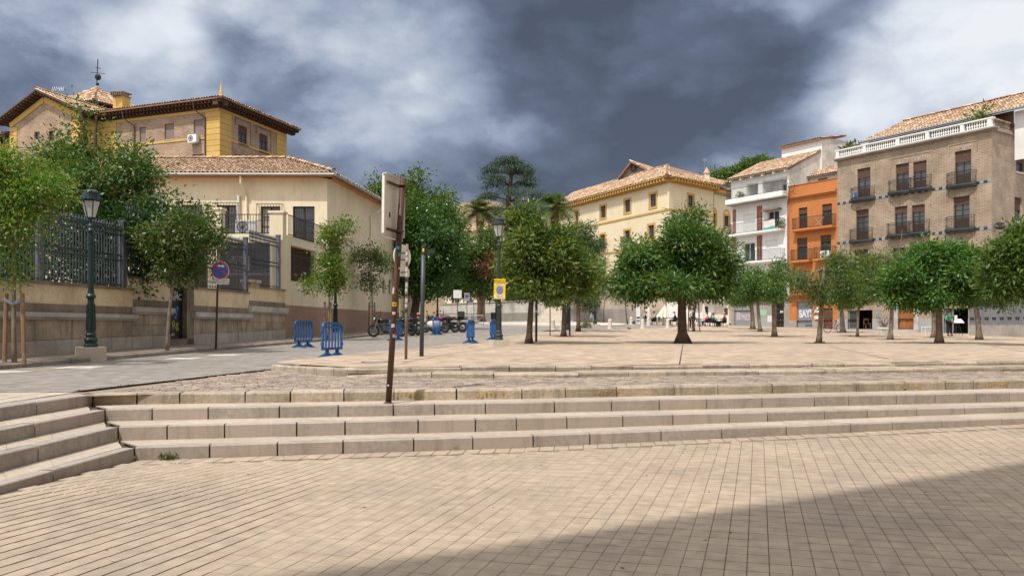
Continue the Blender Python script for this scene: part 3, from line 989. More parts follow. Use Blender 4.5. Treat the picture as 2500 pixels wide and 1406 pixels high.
kerb_run(S6, 0.36, lambda p: 0.64, lambda p: CH - 0.787, 0.7, 1.6, M['oldstone'], up, 0.012, 'kerb_stone', 26)
kerb_run(ISL, 0.25, lambda p: 0.60, lambda p: lerp(CH - 0.84, CH - 0.80, (p.x + 5.48) / 2.0), 0.5, 0.75, M['oldstone'], up, 0.010, 'kerb_stone')
mb = MB()
p5, p6 = Poly(S5), Poly(S6)
for i in range(80):
    a, b = 26 * i / 80, 26 * (i + 1) / 80
    for pl, zt, d in ((p5, z5 - .03, 1.25), (p6, CH - .82, .3)):
        p, q = pl.pos(a) + pl.nrm(a) * .09, pl.pos(b) + pl.nrm(b) * .09
        r, t = q + pl.nrm(b) * d, p + pl.nrm(a) * d
        mb.face([(p.x, p.y, .6), (q.x, q.y, .6), (q.x, q.y, zt), (p.x, p.y, zt)])
        mb.face([(p.x, p.y, zt), (q.x, q.y, zt), (r.x, r.y, zt), (t.x, t.y, zt)])
mb.build('kerb_core', M['joint'], up)

def y4(X):
    return pw(X, ST[4][1])
def yback(X):
    if X < -5.48:
        return 18.4
    if X < -3.48:
        return lerp(18.07, 15.5, (X + 5.48) / 2.0)
    return pw(X, S5)
cob = MB()
cb = [(-7.2, 11.2), (-6.0, 11.2)] + [(x, y4(x) + .05) for x in (-5, -2, 0, 4, 8.5, 14, 19.5)]
bk = [(-5.55, 18.6), (-5.2, 18.3)] + [(x, yback(x) + .25) for x in (-4.4, -2, 0, 4, 8.5, 14, 19.5)]
rows = [[(a[0], a[1], 0.634) for a in cb], [(a[0], a[1], 0.634) for a in bk]]
cobo = mb_rows(rows).build('cobbled_walk', M['grout'])
tag(cobo, kind='structure')
cl = []
j = 0
while True:
    off = 0.36 + j * 0.125
    if off > 7.5:
        break
    X = -6.7 + (0.1 if j % 2 else 0)
    while X < 17:
        l = random.uniform(0.15, 0.235)
        Yc = y4(X) + off + 0.06
        if Yc < yback(X) - .02 and X > road_right(Yc) + .06 and not (X < -6.0):
            sl = (y4(X + .1) - y4(X - .1)) / .2
            cl.append((X + l / 2, Yc, l, math.atan(sl), random.uniform(-.006, .007)))
        X += l
    j += 1
def cobble(mb, x, y, l, a, dz, w=0.115):
    ca, sa = math.cos(a), math.sin(a)
    q = [(-l / 2 + .006, -w / 2), (l / 2 - .006, -w / 2), (l / 2 - .006, w / 2), (-l / 2 + .006, w / 2)]
    jx = [random.uniform(-.008, .008) for _ in range(8)]
    lo = [(x + ca * (p + jx[i]) - sa * (r + jx[i + 4]), y + sa * (p + jx[i]) + ca * (r + jx[i + 4]), 0.632) for i, (p, r) in enumerate(q)]
    hi = [(x + ca * p * .93 - sa * r * .9, y + sa * p * .93 + ca * r * .9, 0.650 + dz + random.uniform(-.003, .003)) for p, r in q]
    mb.hexa(lo + hi)
cl.sort(key=lambda c: c[1] if abs(c[0] / c[1]) < 0.66 else 99)
for c in cl[:280]:
    mb = MB()
    cobble(mb, *c)
    mb.build('cobble', M['cobble'], cobo)
mb = MB()
for c in cl[280:]:
    cobble(mb, *c)
o = mb.build('cobbles_beyond', M['cobble'], cobo)
o['kind'] = 'stuff'

# ---------------------------------------------------------------- road, plaza, left pavement
rows = []
ys = [-30, -5, 5, 11.74, 11.76, 15, 18.07, 21, 24.2, 28, 32, 36.5, 42, 48, 53, 58, 59.5, 61, 63, 66, 68, 70, 74, 78, 83, 88, 95, 105, 130]
for Y in ys:
    l, r = road_left(Y), road_right(Y)
    rows.append([(lerp(l, r, i / 14), Y, street(Y) - 0.012 * max(0.0, lerp(l, r, i / 14) + 2) + 0.002 * (0 if Y > 36 else 1)) for i in range(15)])
roado = mb_rows(rows).build('road', M['asphalt'])
tag(roado, kind='structure')
rows = []
for v in [0, .01, .03, .06, .1, .15, .2, .26, .33, .4, .48, .56, .65, .75, .87, 1]:
    row = []
    for w in range(31):
        Y = 30
        wq = (w / 30) ** 1.3
        for _ in range(12):
            X = lerp(road_right(Y) if Y > 18.07 else -5.48, 75, wq)
            yf = pw(X, [(-5.5, 18.2), (-3.40, 15.75), (0, 16.45), (10.79, 18.45), (30, 22.8), (75, 33)])
            Y = yf + v * (112 - yf)
        row.append((X, Y, plaza_z(X, Y)))
    rows.append(row)
plo = mb_rows(rows).build('plaza', M['plaza'])
tag(plo, kind='structure')
pave = grid('corner_pavement', M['grout'], [-9.5, -8, -7, -6.2], [1, 4, 6, 8, 10, 11.75], lambda x, y: 0.646)
tag(pave, kind='structure')
for i in range(10):
    for j in range(22):
        X, Y = -9.3 + i * 0.34, 2.2 + j * 0.44
        if X > -6.5 + 0 * Y or Y > 11.5:
            continue
        mb = MB()
        mb.box((X + .15 * (Y - 9) * 0 , Y, 0.645 + random.uniform(-.001, .002)), (0.325, 0.425, 0.02))
        mb.build('pavement_slab', M['tread'], pave)
# expansion joints and a manhole cover in the plaza
def strip(name, pts, w, m, parent, dz=0.004, zf=plaza_z, sub=0.7):
    mb = MB()
    pl = Poly(pts)
    n = max(2, int(pl.len / sub))
    for i in range(n):
        a, b = pl.len * i / n, pl.len * (i + 1) / n
        p, q = pl.pos(a), pl.pos(b)
        na, nb = pl.nrm(a) * w / 2, pl.nrm(b) * w / 2
        mb.face([(v.x, v.y, zf(v.x, v.y) + dz) for v in (p - na, q - nb, q + nb, p + na)])
    return mb.build(name, m, parent)
def ray_ground(x, y, zf=plaza_z):
    d = pix_dir(x, y)
    lo, t = 3.0, 3.0
    while t < 140:
        p = d * t
        if CH + p.z < zf(p.x, p.y):
            break
        t += 0.05
    p = d * t
    return (p.x, p.y)
def joint(pxs, w=0.035):
    strip('expansion_joint', [ray_ground(*p) for p in pxs], w, M['joint'], plo)
joint([(1659, 889), (1667, 842)], 0.03)
joint([(985, 885), (1110, 862), (1235, 846)], 0.025)
joint([(2020, 845), (2170, 876)], 0.03)
joint([(2420, 845), (2498, 858)], 0.03)
c = Vector(ray_ground(920, 884) + (0,))
man = thing('manhole_cover', 'round dark iron manhole cover at the corner of the plaza', 'manhole', (c.x, c.y, plaza_z(c.x, c.y)))
mb = MB(); mb.lathe([(0.36, 0.002), (0.36, 0.008), (0.30, 0.008), (0.30, 0.004), (0.05, 0.006)], c=(c.x, c.y, plaza_z(c.x, c.y)), n=28); mb.build('rim', M['iron_grey'], man)
mb = MB(); mb.lathe([(0.29, 0.003), (0.29, 0.010), (0.02, 0.011)], c=(c.x, c.y, plaza_z(c.x, c.y)), n=28); mb.build('lid', M['grey_stone'], man)

# sidewalk on the left with its kerb stones
rows = []
for Y in [-30, -5, 5, 12, 16, 20, 25, 30, 35, 40, 45, 50, 55, 60]:
    k, w = kerb_x(Y) - 0.24, wall_x(Y) - 1.0
    rows.append([(lerp(w, k, i / 4), Y, side_z(lerp(w, k, i / 4), Y)) for i in range(5)])
swo = mb_rows(rows).build('sidewalk', M['sidewalk'])
tag(swo, kind='structure')
kp = Poly([(kerb_x(8), 8), (kerb_x(60), 60)])
rr = cuts(kp.len, 0.85, 1.15)
for a, b in zip(rr, rr[1:]):
    p, q = kp.pos(a + .008), kp.pos(b - .008)
    n = kp.nrm(a)
    stone('kerb_stone', M['kerb'], swo, p, q, q + n * .26, p + n * .26, street(p.y) - .1, street(q.y) - .1, street(p.y) + .122, street(q.y) + .122, 0.025, 0.006)
# paving slabs of the sidewalk as lines of slabs
for i in range(36):
    Y = 15 + i * 0.9
    for k in range(4):
        X = kerb_x(Y) - 0.26 - 0.42 * k - 0.21
        mb = MB()
        z = side_z(X, Y) + .004
        g = 0.40
        mb.hexa([(X - g / 2, Y - .44, z - .02), (X + g / 2, Y - .44, z - .02), (X + g / 2 + .1, Y + .44, z - .006), (X - g / 2 + .1, Y + .44, z - .006),
                 (X - g / 2, Y - .44, z), (X + g / 2, Y - .44, z), (X + g / 2 + .1, Y + .44, z + .014), (X - g / 2 + .1, Y + .44, z + .014)])
        mb.build('pavement_slab', M['sidewalk'], swo)
# road paint
rz = lambda X, Y: street(Y) + 0.002
strip('yellow_line', [(kerb_x(Y) + 1.15 + (0.0 if Y < 26 else 0.05), Y) for Y in (9, 14, 20, 26, 31)], 0.10, M['yellow_paint'], roado, 0.005, rz)
for x, y in ((20, 908), (195, 897), (330, 886), (446, 875), (548, 867)):
    X, Y = ray_ground(x, y, lambda a, b: street(b))
    mb = MB()
    w, l = 0.42, 0.75
    mb.face([(X - w, Y - l * .6, street(Y - l * .6) + .006), (X + w, Y - l * .6 + .1, street(Y - l * .6) + .006), (X + w, Y + l * .6, street(Y + l * .6) + .006), (X - w, Y + l * .6 - .1, street(Y + l * .6) + .006)])
    mb.build('bay_mark', M['white_paint'], roado)
for i in range(9):
    Y = 23.6 + i * 2.3
    X = road_right(Y) - 0.25
    strip('yellow_dash', [(X, Y), (road_right(Y + 1.25) - 0.25, Y + 1.25)], 0.11, M['yellow_paint'], roado, 0.006, rz)
# cobbled gutter strip between road and plaza and the grass in its joint
strip('cobble_gutter', [(road_right(Y) + 0.45, Y) for Y in (22, 24.2, 30, 36.5, 44)], 0.8, M['cobble'], plo, 0.005, plaza_z)
mb = MB()
for i in range(260):
    Y = random.uniform(11.8, 18.0)
    if Y < 15 and random.random() < .6:
        continue
    X = road_right(Y) + random.uniform(-.03, .05)
    h = random.uniform(.008, .03)
    a = random.uniform(0, 3.14)
    mb.face([(X - .02 * math.cos(a), Y - .02 * math.sin(a), .652), (X + .02 * math.cos(a), Y + .02 * math.sin(a), .652), (X + random.uniform(-.02, .02), Y, .652 + h)])
go_ = mb.build('joint_grass', M['weed'])
tag(go_, 'thin line of grass growing in the joint between asphalt and cobbles', 'grass', kind='stuff')
strip('asphalt_joint', [(road_right(Y) + 0.01, Y) for Y in (11.8, 15, 18.0)], 0.07, M['joint'], roado, 0.008, rz)
# far crossing stripes
for i in range(5):
    c = at(1300 + i * 38, 52 + i * 0.5)
    X, Y = c.x, c.y
    if X > road_right(Y) - .2:
        continue
    mb = MB()
    mb.face([(X - .9, Y - .3, street(Y - .3) - .012 * max(0, X + 2) + .008), (X + .9, Y - .3, street(Y - .3) - .012 * max(0, X + 2) + .008), (X + .9, Y + .3, street(Y + .3) - .012 * max(0, X + 2) + .008), (X - .9, Y + .3, street(Y + .3) - .012 * max(0, X + 2) + .008)])
    mb.build('crossing_stripe', M['white_paint'], roado)
# ---------------------------------------------------------------- helpers: building parts
def window(b, W, r, frame='frame', nx=2, zs=(), blind=0.0, blind_mat='blind', o=-0.16, ft=0.07, panel=0.0, panel_mat=None, sill=None, glass='glass', grille=None, curtain=False, name='window'):
    """one window or glazed door in the opening r = (u0, u1, z0, z1): frame bars, panes, rolled blind, sill, bars"""
    u0, u1, z0, z1 = r
    mb = MB()
    fr = M[frame]
    W.box(mb, u0, u0 + ft, z0, z1, o - .05, o + .02)
    W.box(mb, u1 - ft, u1, z0, z1, o - .05, o + .02)
    W.box(mb, u0 + ft, u1 - ft, z1 - ft, z1, o - .05, o + .02)
    W.box(mb, u0 + ft, u1 - ft, z0, z0 + ft, o - .05, o + .02)
    for i in range(1, nx):
        u = lerp(u0, u1, i / nx)
        W.box(mb, u - ft * .5, u + ft * .5, z0 + ft, z1 - ft, o - .05, o + .015)
    for f in zs:
        z = lerp(z0, z1, f)
        W.box(mb, u0 + ft, u1 - ft, z - ft * .25, z + ft * .25, o - .04, o + .005)
    if panel:
        W.box(mb, u0 + ft, u1 - ft, z0 + ft, lerp(z0, z1, panel), o - .04, o - .005)
    w = mb.build(name, fr, b)
    for i in range(nx):
        mb = MB()
        a, c = lerp(u0, u1, i / nx), lerp(u0, u1, (i + 1) / nx)
        zb = lerp(z0, z1, panel)
        mb.face([W.pt(a, zb, o - .03), W.pt(c, zb, o - .03), W.pt(c, z1, o - .03), W.pt(a, z1, o - .03)])
        mb.build('pane', M['curtain'] if curtain and i % 2 == 0 else M[glass], w)
    if blind > 0:
        mb = MB()
        zb = lerp(z1, z0, blind)
        n = max(4, int((z1 - zb) / 0.09))
        for i in range(n):
            a, c = lerp(zb, z1, i / n), lerp(zb, z1, (i + 1) / n)
            mb.face([W.pt(u0 + .02, a, o + .05), W.pt(u1 - .02, a, o + .05), W.pt(u1 - .02, c - .01, o + .035), W.pt(u0 + .02, c - .01, o + .035)])
            mb.face([W.pt(u0 + .02, c - .01, o + .035), W.pt(u1 - .02, c - .01, o + .035), W.pt(u1 - .02, c, o + .05), W.pt(u0 + .02, c, o + .05)])
        W.box(mb, u0 + .01, u1 - .01, zb - .05, zb, o + .03, o + .07)
        mb.build('blind', M[blind_mat], w)
    if sill:
        mb = MB()
        W.box(mb, u0 - .1, u1 + .1, z0 - .1, z0 - .002, -.1, .09)
        mb.build('sill', M[sill], w)
    if grille:
        mb = MB()
        g = grille
        n = max(3, int((u1 - u0 + .3) / 0.14))
        for i in range(n + 1):
            u = lerp(u0 - g[0], u1 + g[0], i / n)
            W.box(mb, u - .01, u + .01, z0 - .05, z1 + g[1], g[2] - .02, g[2])
        for z in (z0 - .05, lerp(z0, z1, .5), z1 + g[1]):
            W.box(mb, u0 - g[0], u1 + g[0], z - .015, z + .015, g[2] - .022, g[2] + .004)
        for u in (u0 - g[0], u1 + g[0]):
            W.box(mb, u - .01, u + .01, z1 + g[1] - .02, z1 + g[1], 0, g[2])
            W.box(mb, u - .01, u + .01, z0 - .05, z0 - .03, 0, g[2])
        mb.build('grille', M['iron'], w)
    return w

def railing_mb(W, u0, u1, z0, h, o, sp=0.12, t=0.018, sides=0.0):
    mb = MB()
    n = max(2, int((u1 - u0) / sp))
    for i in range(n + 1):
        u = lerp(u0, u1, i / n)
        W.box(mb, u - t / 2, u + t / 2, z0, z0 + h, o - t / 2, o + t / 2)
    for z in (z0 + .05, z0 + h):
        W.box(mb, u0 - .01, u1 + .01, z - .018, z + .018, o - .02, o + .02)
    if sides:
        m = max(1, int(sides / sp))
        for u in (u0, u1):
            for i in range(m):
                oo = o - sides * (i + .5) / m
                W.box(mb, u - t / 2, u + t / 2, z0, z0 + h, oo - t / 2, oo + t / 2)
            for z in (z0 + .05, z0 + h):
                W.box(mb, u - .017, u + .017, z - .017, z + .017, o - sides, o - .02)
    return mb

def balcony(b, W, u0, u1, z, depth, slab, h=0.95, th=0.16, sp=0.12, rail='iron'):
    mb = MB()
    W.box(mb, u0, u1, z - th, z, 0.002, depth)
    W.box(mb, u0 + .06, u1 - .06, z - th - .07, z - th - .001, 0.002, depth - .08)
    s = mb.build('balcony', M[slab], b)
    railing_mb(W, u0 + .05, u1 - .05, z, h, depth - .06, sp, sides=depth - .08).build('railing', M[rail], s)
    return s

def tri_in(p, poly):
    x, y = p
    ins = False
    n = len(poly)
    for i in range(n):
        (ax, ay), (bx, by) = poly[i], poly[(i + 1) % n]
        if (ay > y) != (by > y) and x < (bx - ax) * (y - ay) / (by - ay) + ax:
            ins = not ins
    return ins

def roof_tile_verts(o, e, s, n, cs, tl, lift):
    r = cs * 0.47
    out = []
    for q, (t, hh) in enumerate(((0.0, lift), (tl * 1.12, 0.0))):
        rr = r * (1.0 if q == 0 else 0.86)
        for k in range(5):
            a = math.pi * k / 4
            out.append(o + s * t + e * (rr * math.cos(a)) + n * (rr * math.sin(a) * .8 + hh))
    return out
ROOF_F = [(0, 1, 6, 5), (1, 2, 7, 6), (2, 3, 8, 7), (3, 4, 9, 8)]
def tiled(roof, poly, cs=0.24, tl=0.40, eave_single=False, tile='tile_roof', single_max=120, ragged=0.02):
    """barrel tiles over a planar polygon whose first two points are its eave, left to right seen from below"""
    p = [Vector(q) for q in poly]
    e = (p[1] - p[0]).normalized()
    nrm = e.cross(p[2] - p[1]).normalized()
    if nrm.z < 0:
        nrm = -nrm
    s = nrm.cross(e).normalized()
    if s.z < 0:
        s = -s
    pl = [((q - p[0]).dot(e), (q - p[0]).dot(s)) for q in p]
    u0, u1 = min(q[0] for q in pl), max(q[0] for q in pl)
    v1 = max(q[1] for q in pl)
    mb = MB()
    cnt = 0
    nu = int((u1 - u0) / cs)
    for i in range(nu + 1):
        u = u0 + (i + .5) * cs
        for j in range(int(v1 / tl) + 1):
            v = j * tl
            if not tri_in((u, v + .12), pl):
                continue
            o = p[0] + e * (u + random.uniform(-ragged, ragged)) + s * (v - .03 + random.uniform(-ragged, ragged)) + nrm * .02
            vs = roof_tile_verts(o, e, s, nrm, cs, tl, 0.016 + random.uniform(0, ragged * .7))
            if eave_single and j == 0 and cnt < single_max:
                m2 = MB()
                m2.mesh_faces(vs, ROOF_F)
                q = nrm * 0.03
                m2.mesh_faces([vs[k] for k in range(5)] + [v2 - nrm * .018 for v2 in vs[:5]], [(k, k + 1, k + 6, k + 5) for k in range(4)])
                m2.build('roof_tile', M['tile_pale'], roof, smooth=True)
                cnt += 1
            else:
                mb.mesh_faces(vs, ROOF_F)
    o = mb.build('roof_tiles', M[tile], roof, smooth=True)
    o['kind'] = 'stuff'
    return o

def roof_bed(b, polys, th=0.08, m='tile_under', name='roof'):
    mb = MB()
    for p in polys:
        p = [Vector(q) for q in p]
        mb.face(p)
        mb.face([q - Vector((0, 0, th)) for q in reversed(p)])
        for a, c in zip(p, p[1:] + p[:1]):
            d = Vector((0, 0, th))
            mb.face([a - d, c - d, c, a])
    return mb.build(name, M[m], b)

def ridge_tiles(roof, a, b, r=0.13, tl=0.4, name='ridge_tile', m='tile_roof'):
    a, b = Vector(a), Vector(b)
    L_ = (b - a).length
    n = max(1, int(L_ / tl))
    s = (b - a) / L_
    e = s.cross(Vector((0, 0, 1))).normalized()
    up_ = e.cross(s)
    for i in range(n):
        o = a + s * (L_ * i / n)
        mb = MB()
        mb.mesh_faces(roof_tile_verts(o + up_ * .04, e, s, up_, r * 2, L_ / n, .03), ROOF_F)
        mb.build(name, M[m], roof, smooth=True)

def brackets(b, W, u0, u1, z, length, sp, w, h, m='brown_wood', name='eave_bracket', steps=2):
    n = max(2, int((u1 - u0) / sp))
    for i in range(n + 1):
        u = lerp(u0, u1, i / n)
        mb = MB()
        if steps == 2:
            W.box(mb, u - w / 2, u + w / 2, z - h * .5, z, 0.0, length)
            W.box(mb, u - w / 2, u + w / 2, z - h, z - h * .5, 0.0, length * .55)
        else:
            W.box(mb, u - w / 2, u + w / 2, z - h, z, 0.0, length)
        mb.build(name, M[m], b)

def ac_unit(b, c, w=0.85, h=0.6, d=0.32, rz=0.0, name='air_conditioner', top=False):
    """outdoor unit with fan ring; top: a thing of its own"""
    Mx = Matrix.Translation(c) @ Matrix.Rotation(rz, 4, 'Z')
    mb = MB()
    mb.box((0, 0, 0), (w, d, h))
    mb.box((0, 0, -h / 2 - .04), (w * .8, d * .9, .05))
    mb.v = [tuple(Mx @ Vector(v)) for v in mb.v]
    o = mb.build(name, M['sign_white'], b)
    mb = MB()
    mb.torus((-w * .15, -d / 2 - .005, 0), h * .36, .018, 'Y', 20, 6)
    for k in range(6):
        a = math.pi * k / 6
        q = Vector((math.cos(a), 0, math.sin(a))) * h * .36
        mb.bar(Vector((-w * .15, -d / 2 - .008, 0)) - q, Vector((-w * .15, -d / 2 - .008, 0)) + q, .012)
    for k in range(1, 4):
        mb.torus((-w * .15, -d / 2 - .006, 0), h * .36 * k / 4, .006, 'Y', 16, 4)
    mb.v = [tuple(Mx @ Vector(v)) for v in mb.v]
    mb.build('fan_guard', M['black_matte'], o)
    return o

# ---------------------------------------------------------------- stone wall with iron fence along the sidewalk
WL = Wall((wall_x(10), 10), (wall_x(37.4), 37.4))
gw = thing('garden_wall', 'weathered stone and cream plaster garden wall along the sloping sidewalk', 'wall', (wall_x(20), 20, side_z(wall_x(20), 20)))
def wall_stones(u0, u1, zb, zt, courses, m, o0, o1, lo, hi, name='stone_block'):
    """coursed blocks between u0 and u1; zb, zt are functions of u"""
    for c in range(courses):
        r = [u0]
        while r[-1] < u1 - lo:
            r.append(min(u1, r[-1] + random.uniform(lo, hi)))
        r[-1] = u1
        for a, b in zip(r, r[1:]):
            mb = MB()
            g = 0.006
            z = lambda u, f: lerp(zb(u), zt(u), f)
            oo = o1 + random.uniform(-.008, .008)
            p = [WL.pt(a + g, z(a, c / courses) + g, oo), WL.pt(b - g, z(b, c / courses) + g, oo), WL.pt(b - g, z(b, c / courses) + g, o0), WL.pt(a + g, z(a, c / courses) + g, o0),
                 WL.pt(a + g, z(a, (c + 1) / courses) - g, oo), WL.pt(b - g, z(b, (c + 1) / courses) - g, oo), WL.pt(b - g, z(b, (c + 1) / courses) - g, o0), WL.pt(a + g, z(a, (c + 1) / courses) - g, o0)]
            mb.hexa(p)
            mb.build(name, m, gw)
def zside(u):
    p = WL.pt(u, 0)
    return side_z(p.x, p.y) - .05
U = lambda x, y=760: WL.px(x, y)[0]
Z = lambda x, y: WL.px(x, y)[1]
zm0, zm1 = Z(165, 781), Z(165, 764)              # the grey coping on the left run
zm2, zm3 = Z(350, 767), Z(350, 750)              # the raised run
zm4, zm5 = Z(560, 780), Z(560, 765)              # beyond the door
zm6, zm7 = Z(640, 766), Z(640, 749)
ud0, ud1 = U(413), U(453)                         # door
runs = [(0.0, U(322), zm0, zm1, Z(190, 700), 0.085), (U(322), ud0, zm2, zm3, Z(350, 683), 0.07), (U(468), U(606), zm4, zm5, Z(540, 711), 0.07), (U(606), U(694), zm6, zm7, Z(655, 706), 0.07)]
for i, (a, b, za, zb_, zc, th) in enumerate(runs):
    mid = zside((a + b) / 2) + 0.40
    wall_stones(a, b, zside, (lambda u, za=za: zside(u) + 0.46), 1, M['paleblock'], -.3, .05, 0.9, 1.7)
    wall_stones(a, b, (lambda u: zside(u) + 0.46), (lambda u, za=za: za), 2 if i in (1, 3) else 1, M['wallstone'], -.3, .03, 0.8, 1.9)
    mb = MB(); WL.box(mb, a, b, zside(a) - .5, zc - .05, -.34, -.004); mb.build('wall_core', M['joint'], gw)
    # grey coping blocks
    r = [a - (.08 if i else 0)]
    while r[-1] < b + .05:
        r.append(min(b + .08, r[-1] + random.uniform(1.3, 2.2)))
    for c, d in zip(r, r[1:]):
        mb = MB()
        WL.box(mb, c + .004, d - .004, za + .075, zb_, -.05, .20)
        WL.box(mb, c + .004, d - .004, za, za + .074, -.05, .12)
        mb.build('coping_stone', M['moulding'], gw)
    # brown course and plaster
    hb = 0.24
    mb = MB(); WL.box(mb, a, b, zb_ + .002, zb_ + hb, -.25, .055); mb.build('brown_course', M['brownstone'], gw)
    mb = MB(); WL.box(mb, a, b, zb_ + hb + .002, zc, -.25, .035); mb.build('plaster_panel', M['cream_fence'], gw)
    mb = MB(); WL.box(mb, a - .03, b + .03, zc + .002, zc + th, -.32, .085); mb.build('wall_cap', M['brownstone'], gw)
# door and its stone jambs
dz0, dz1 = Z(433, 827), Z(433, 703)
mb = MB()
WL.box(mb, ud1, U(470), zside(ud1) - .3, dz1 + .35, -.3, .06)
WL.box(mb, ud0, ud1 - .002, dz1, dz1 + .35, -.3, .05)
WL.box(mb, ud0, U(470), zside(ud0) - .3, dz0 - .003, -.3, .06)
mb.build('door_surround', M['brownstone'], gw)
mb = MB()
WL.box(mb, ud0, ud1 - .003, dz0, dz1 - .002, -.2, -.12)
dr = mb.build('door', M['black_door'], gw)
dr['label'] = 'black metal door covered in graffiti tags'
def wall_M(W, u, z, o, tilt=0.0, sx=1.0):
    p = W.pt(u, z, o)
    return Matrix.Translation(p) @ Matrix.Rotation(W.rz, 4, 'Z') @ Matrix.Rotation(R(90), 4, 'X') @ Matrix.Rotation(tilt, 4, 'Z')
ucd = (ud0 + ud1) / 2
text_part('graffiti', 'GAMC', 0.30, M['graf_white'], dr, wall_M(WL, ucd, lerp(dz0, dz1, .80), -.116, .1), sx=1.1)
text_part('graffiti', 'snks', 0.22, M['graf_white'], dr, wall_M(WL, ucd, lerp(dz0, dz1, .92), -.116, -.1), sx=1.2)
text_part('graffiti', 'RAVE', 0.20, M['sign_sky'], dr, wall_M(WL, ucd + .15, lerp(dz0, dz1, .52), -.116, 1.2))
text_part('graffiti', 'Rg', 0.42, M['graf_yellow'], dr, wall_M(WL, ucd + .05, lerp(dz0, dz1, .27), -.116, .15))
text_part('graffiti', 'EPS', 0.13, M['graf_white'], dr, wall_M(WL, ucd - .1, lerp(dz0, dz1, .08), -.116, .05))
# pillar on the terrace end of the wall
mb = MB()
pu0, pu1, pzb, pzt = U(607), U(628), runs[3][4], Z(618, 690)
WL.box(mb, pu0, pu1, pzb, pzt, -.3, .10)
WL.box(mb, pu0 - .06, pu1 + .06, pzt, pzt + .12, -.36, .16)
mb.build('pillar', M['wallstone'], gw)

# iron fence runs
def spike_bar(h):
    mb = MB()
    t = 0.021
    mb.tube([(0, 0, 0), (0, 0, h * .97)], t, 5, cap=False)
    for z in (h * .44, h * .50, h * .84, h * .90):
        mb.ball((0, 0, z), .034, 5, 3)
    mb.lathe([(0.012, h * .95), (0.042, h * .965), (0.03, h * .985), (0.004, h * 1.03)], n=6)
    mb.box((0, 0, h * .95), (.10, .018, .02))
    me = bpy.data.meshes.new('bar')
    me.from_pydata(mb.v, [], mb.f)
    me.materials.append(M['iron_grey'])
    return me
def fence(label, ua, ub, zb, h, posts, skip=()):
    c = WL.pt((ua + ub) / 2, zb, -.12)
    f = thing('iron_fence', label, 'fence', c, 'iron fence on the garden wall')
    me = spike_bar(h)
    me2 = None
    n = int((ub - ua) / 0.128)
    for i in range(n + 1):
        u = lerp(ua, ub, i / n)
        if any(abs(u - p) < .13 for p in posts):
            continue
        o = bpy.data.objects.new('bar', me)
        COL.objects.link(o)
        o.parent = f
        o.location = WL.pt(u, zb, -.12) - c
        o.rotation_euler = (0, 0, WL.rz)
    for fz in (.04, .43, .51, .83, .91):
        mb = MB()
        WL.box(mb, ua, ub, zb + h * fz - .018, zb + h * fz + .018, -.14, -.10)
        mb.build('rail', M['iron_grey'], f)
    for p in posts:
        mb = MB()
        WL.box(mb, p - .085, p + .085, zb, zb + h * 1.04, -.205, -.035)
        WL.box(mb, p - .10, p + .10, zb + h * 1.04, zb + h * 1.07, -.22, -.02)
        mb.build('post', M['iron_post'], f)
    return f
za = runs[0][4] + .085
fence('tall grey spiked iron fence behind the nearer street lamp', U(-120), U(314, 600), za, Z(110, 508) - za, [U(105, 600), U(308, 600)])
za = runs[1][4] + .07
fence('grey spiked iron fence half hidden by the tree beside the graffiti door', U(320, 600), U(470, 600), za, Z(390, 522) - za, [U(474, 620)])
za = runs[2][4] + .07
fence('grey spiked iron fence beside the round no parking sign', U(484, 600), U(606, 600), za, Z(560, 577) - za, [U(606, 640)])
za = runs[3][4] + .07
fence('short grey spiked iron fence panel next to the terrace pillar', U(616, 600), U(688, 600), za, Z(650, 573) - za, [U(685, 640)])

# ---------------------------------------------------------------- cream house
WS = Wall((wall_x(37.4), 37.4), (wall_x(57.6), 57.6))
CORN = (wall_x(43.2), 43.2)
WF = Wall((-31.0, 43.0), CORN)
uc = (Vector(CORN + (0,)) - WS.a).length
house = thing('cream_house', 'cream plastered house with clay tile roof and barred windows above the street', 'house', (CORN[0] - 4, 47, 1.2))
zt = 9.72
holes_f = {}
rects_f = [WF.rect(436, 500, 494, 574), WF.rect(529, 501, 577, 576), WF.rect(636, 504, 684, 576), WF.rect(715, 504, 768, 597)]
mb = MB()
WF.panel(mb, 0, WF.len, -1, zt, rects_f, 0.25)
mb.build('wall', M['cream'], house)
for i, r in enumerate(rects_f):
    w = window(house, WF, r, nx=2, zs=(.33, .66), curtain=(i in (0, 2)), grille=(.16, .10, .22) if i < 3 else (.0, .0, -.02))
mb = MB()
small = [WS.rect(934, 683, 941, 716), WS.rect(949, 684, 956, 718)]
zp = WS.px(690, 744)[1]
WS.panel(mb, uc, WS.len, zp, zt, small, 0.2)
ft = WS.px(700, 574)[1]                      # terrace floor
op = WS.rect(710, 606, 772, 690)
WS.panel(mb, 0, uc, zp, ft, [op], 0.3)
mb.build('street_wall', M['cream'], house)
mb = MB()
WS.panel(mb, 0, WS.len, -1, zp, (), o=.02)
mb.face([WS.pt(0, zp, 0), WS.pt(0, zp, .02), WS.pt(WS.len, zp, .02), WS.pt(WS.len, zp, 0)][::-1])
mb.build('painted_base', M['pinkbase'], house)
for r in small:
    window(house, WS, r, nx=1)
# far end wall and back
WE = Wall((wall_x(57.6), 57.6), (-26, 60))
mb = MB(); WE.panel(mb, 0, WE.len, -1, zt); mb.build('end_wall', M['cream'], house)
# grille in the terrace opening
mb = MB()
for i in range(22):
    u = lerp(op[0], op[1], (i + .5) / 22)
    WS.box(mb, u - .012, u + .012, op[2], op[3] - .25, -.14, -.11)
for f in (.02, .42, .50, .86):
    z = lerp(op[2], op[3] - .25, f)
    WS.box(mb, op[0], op[1], z - .02, z + .02, -.145, -.105)
mb.build('grille', M['iron'], house)
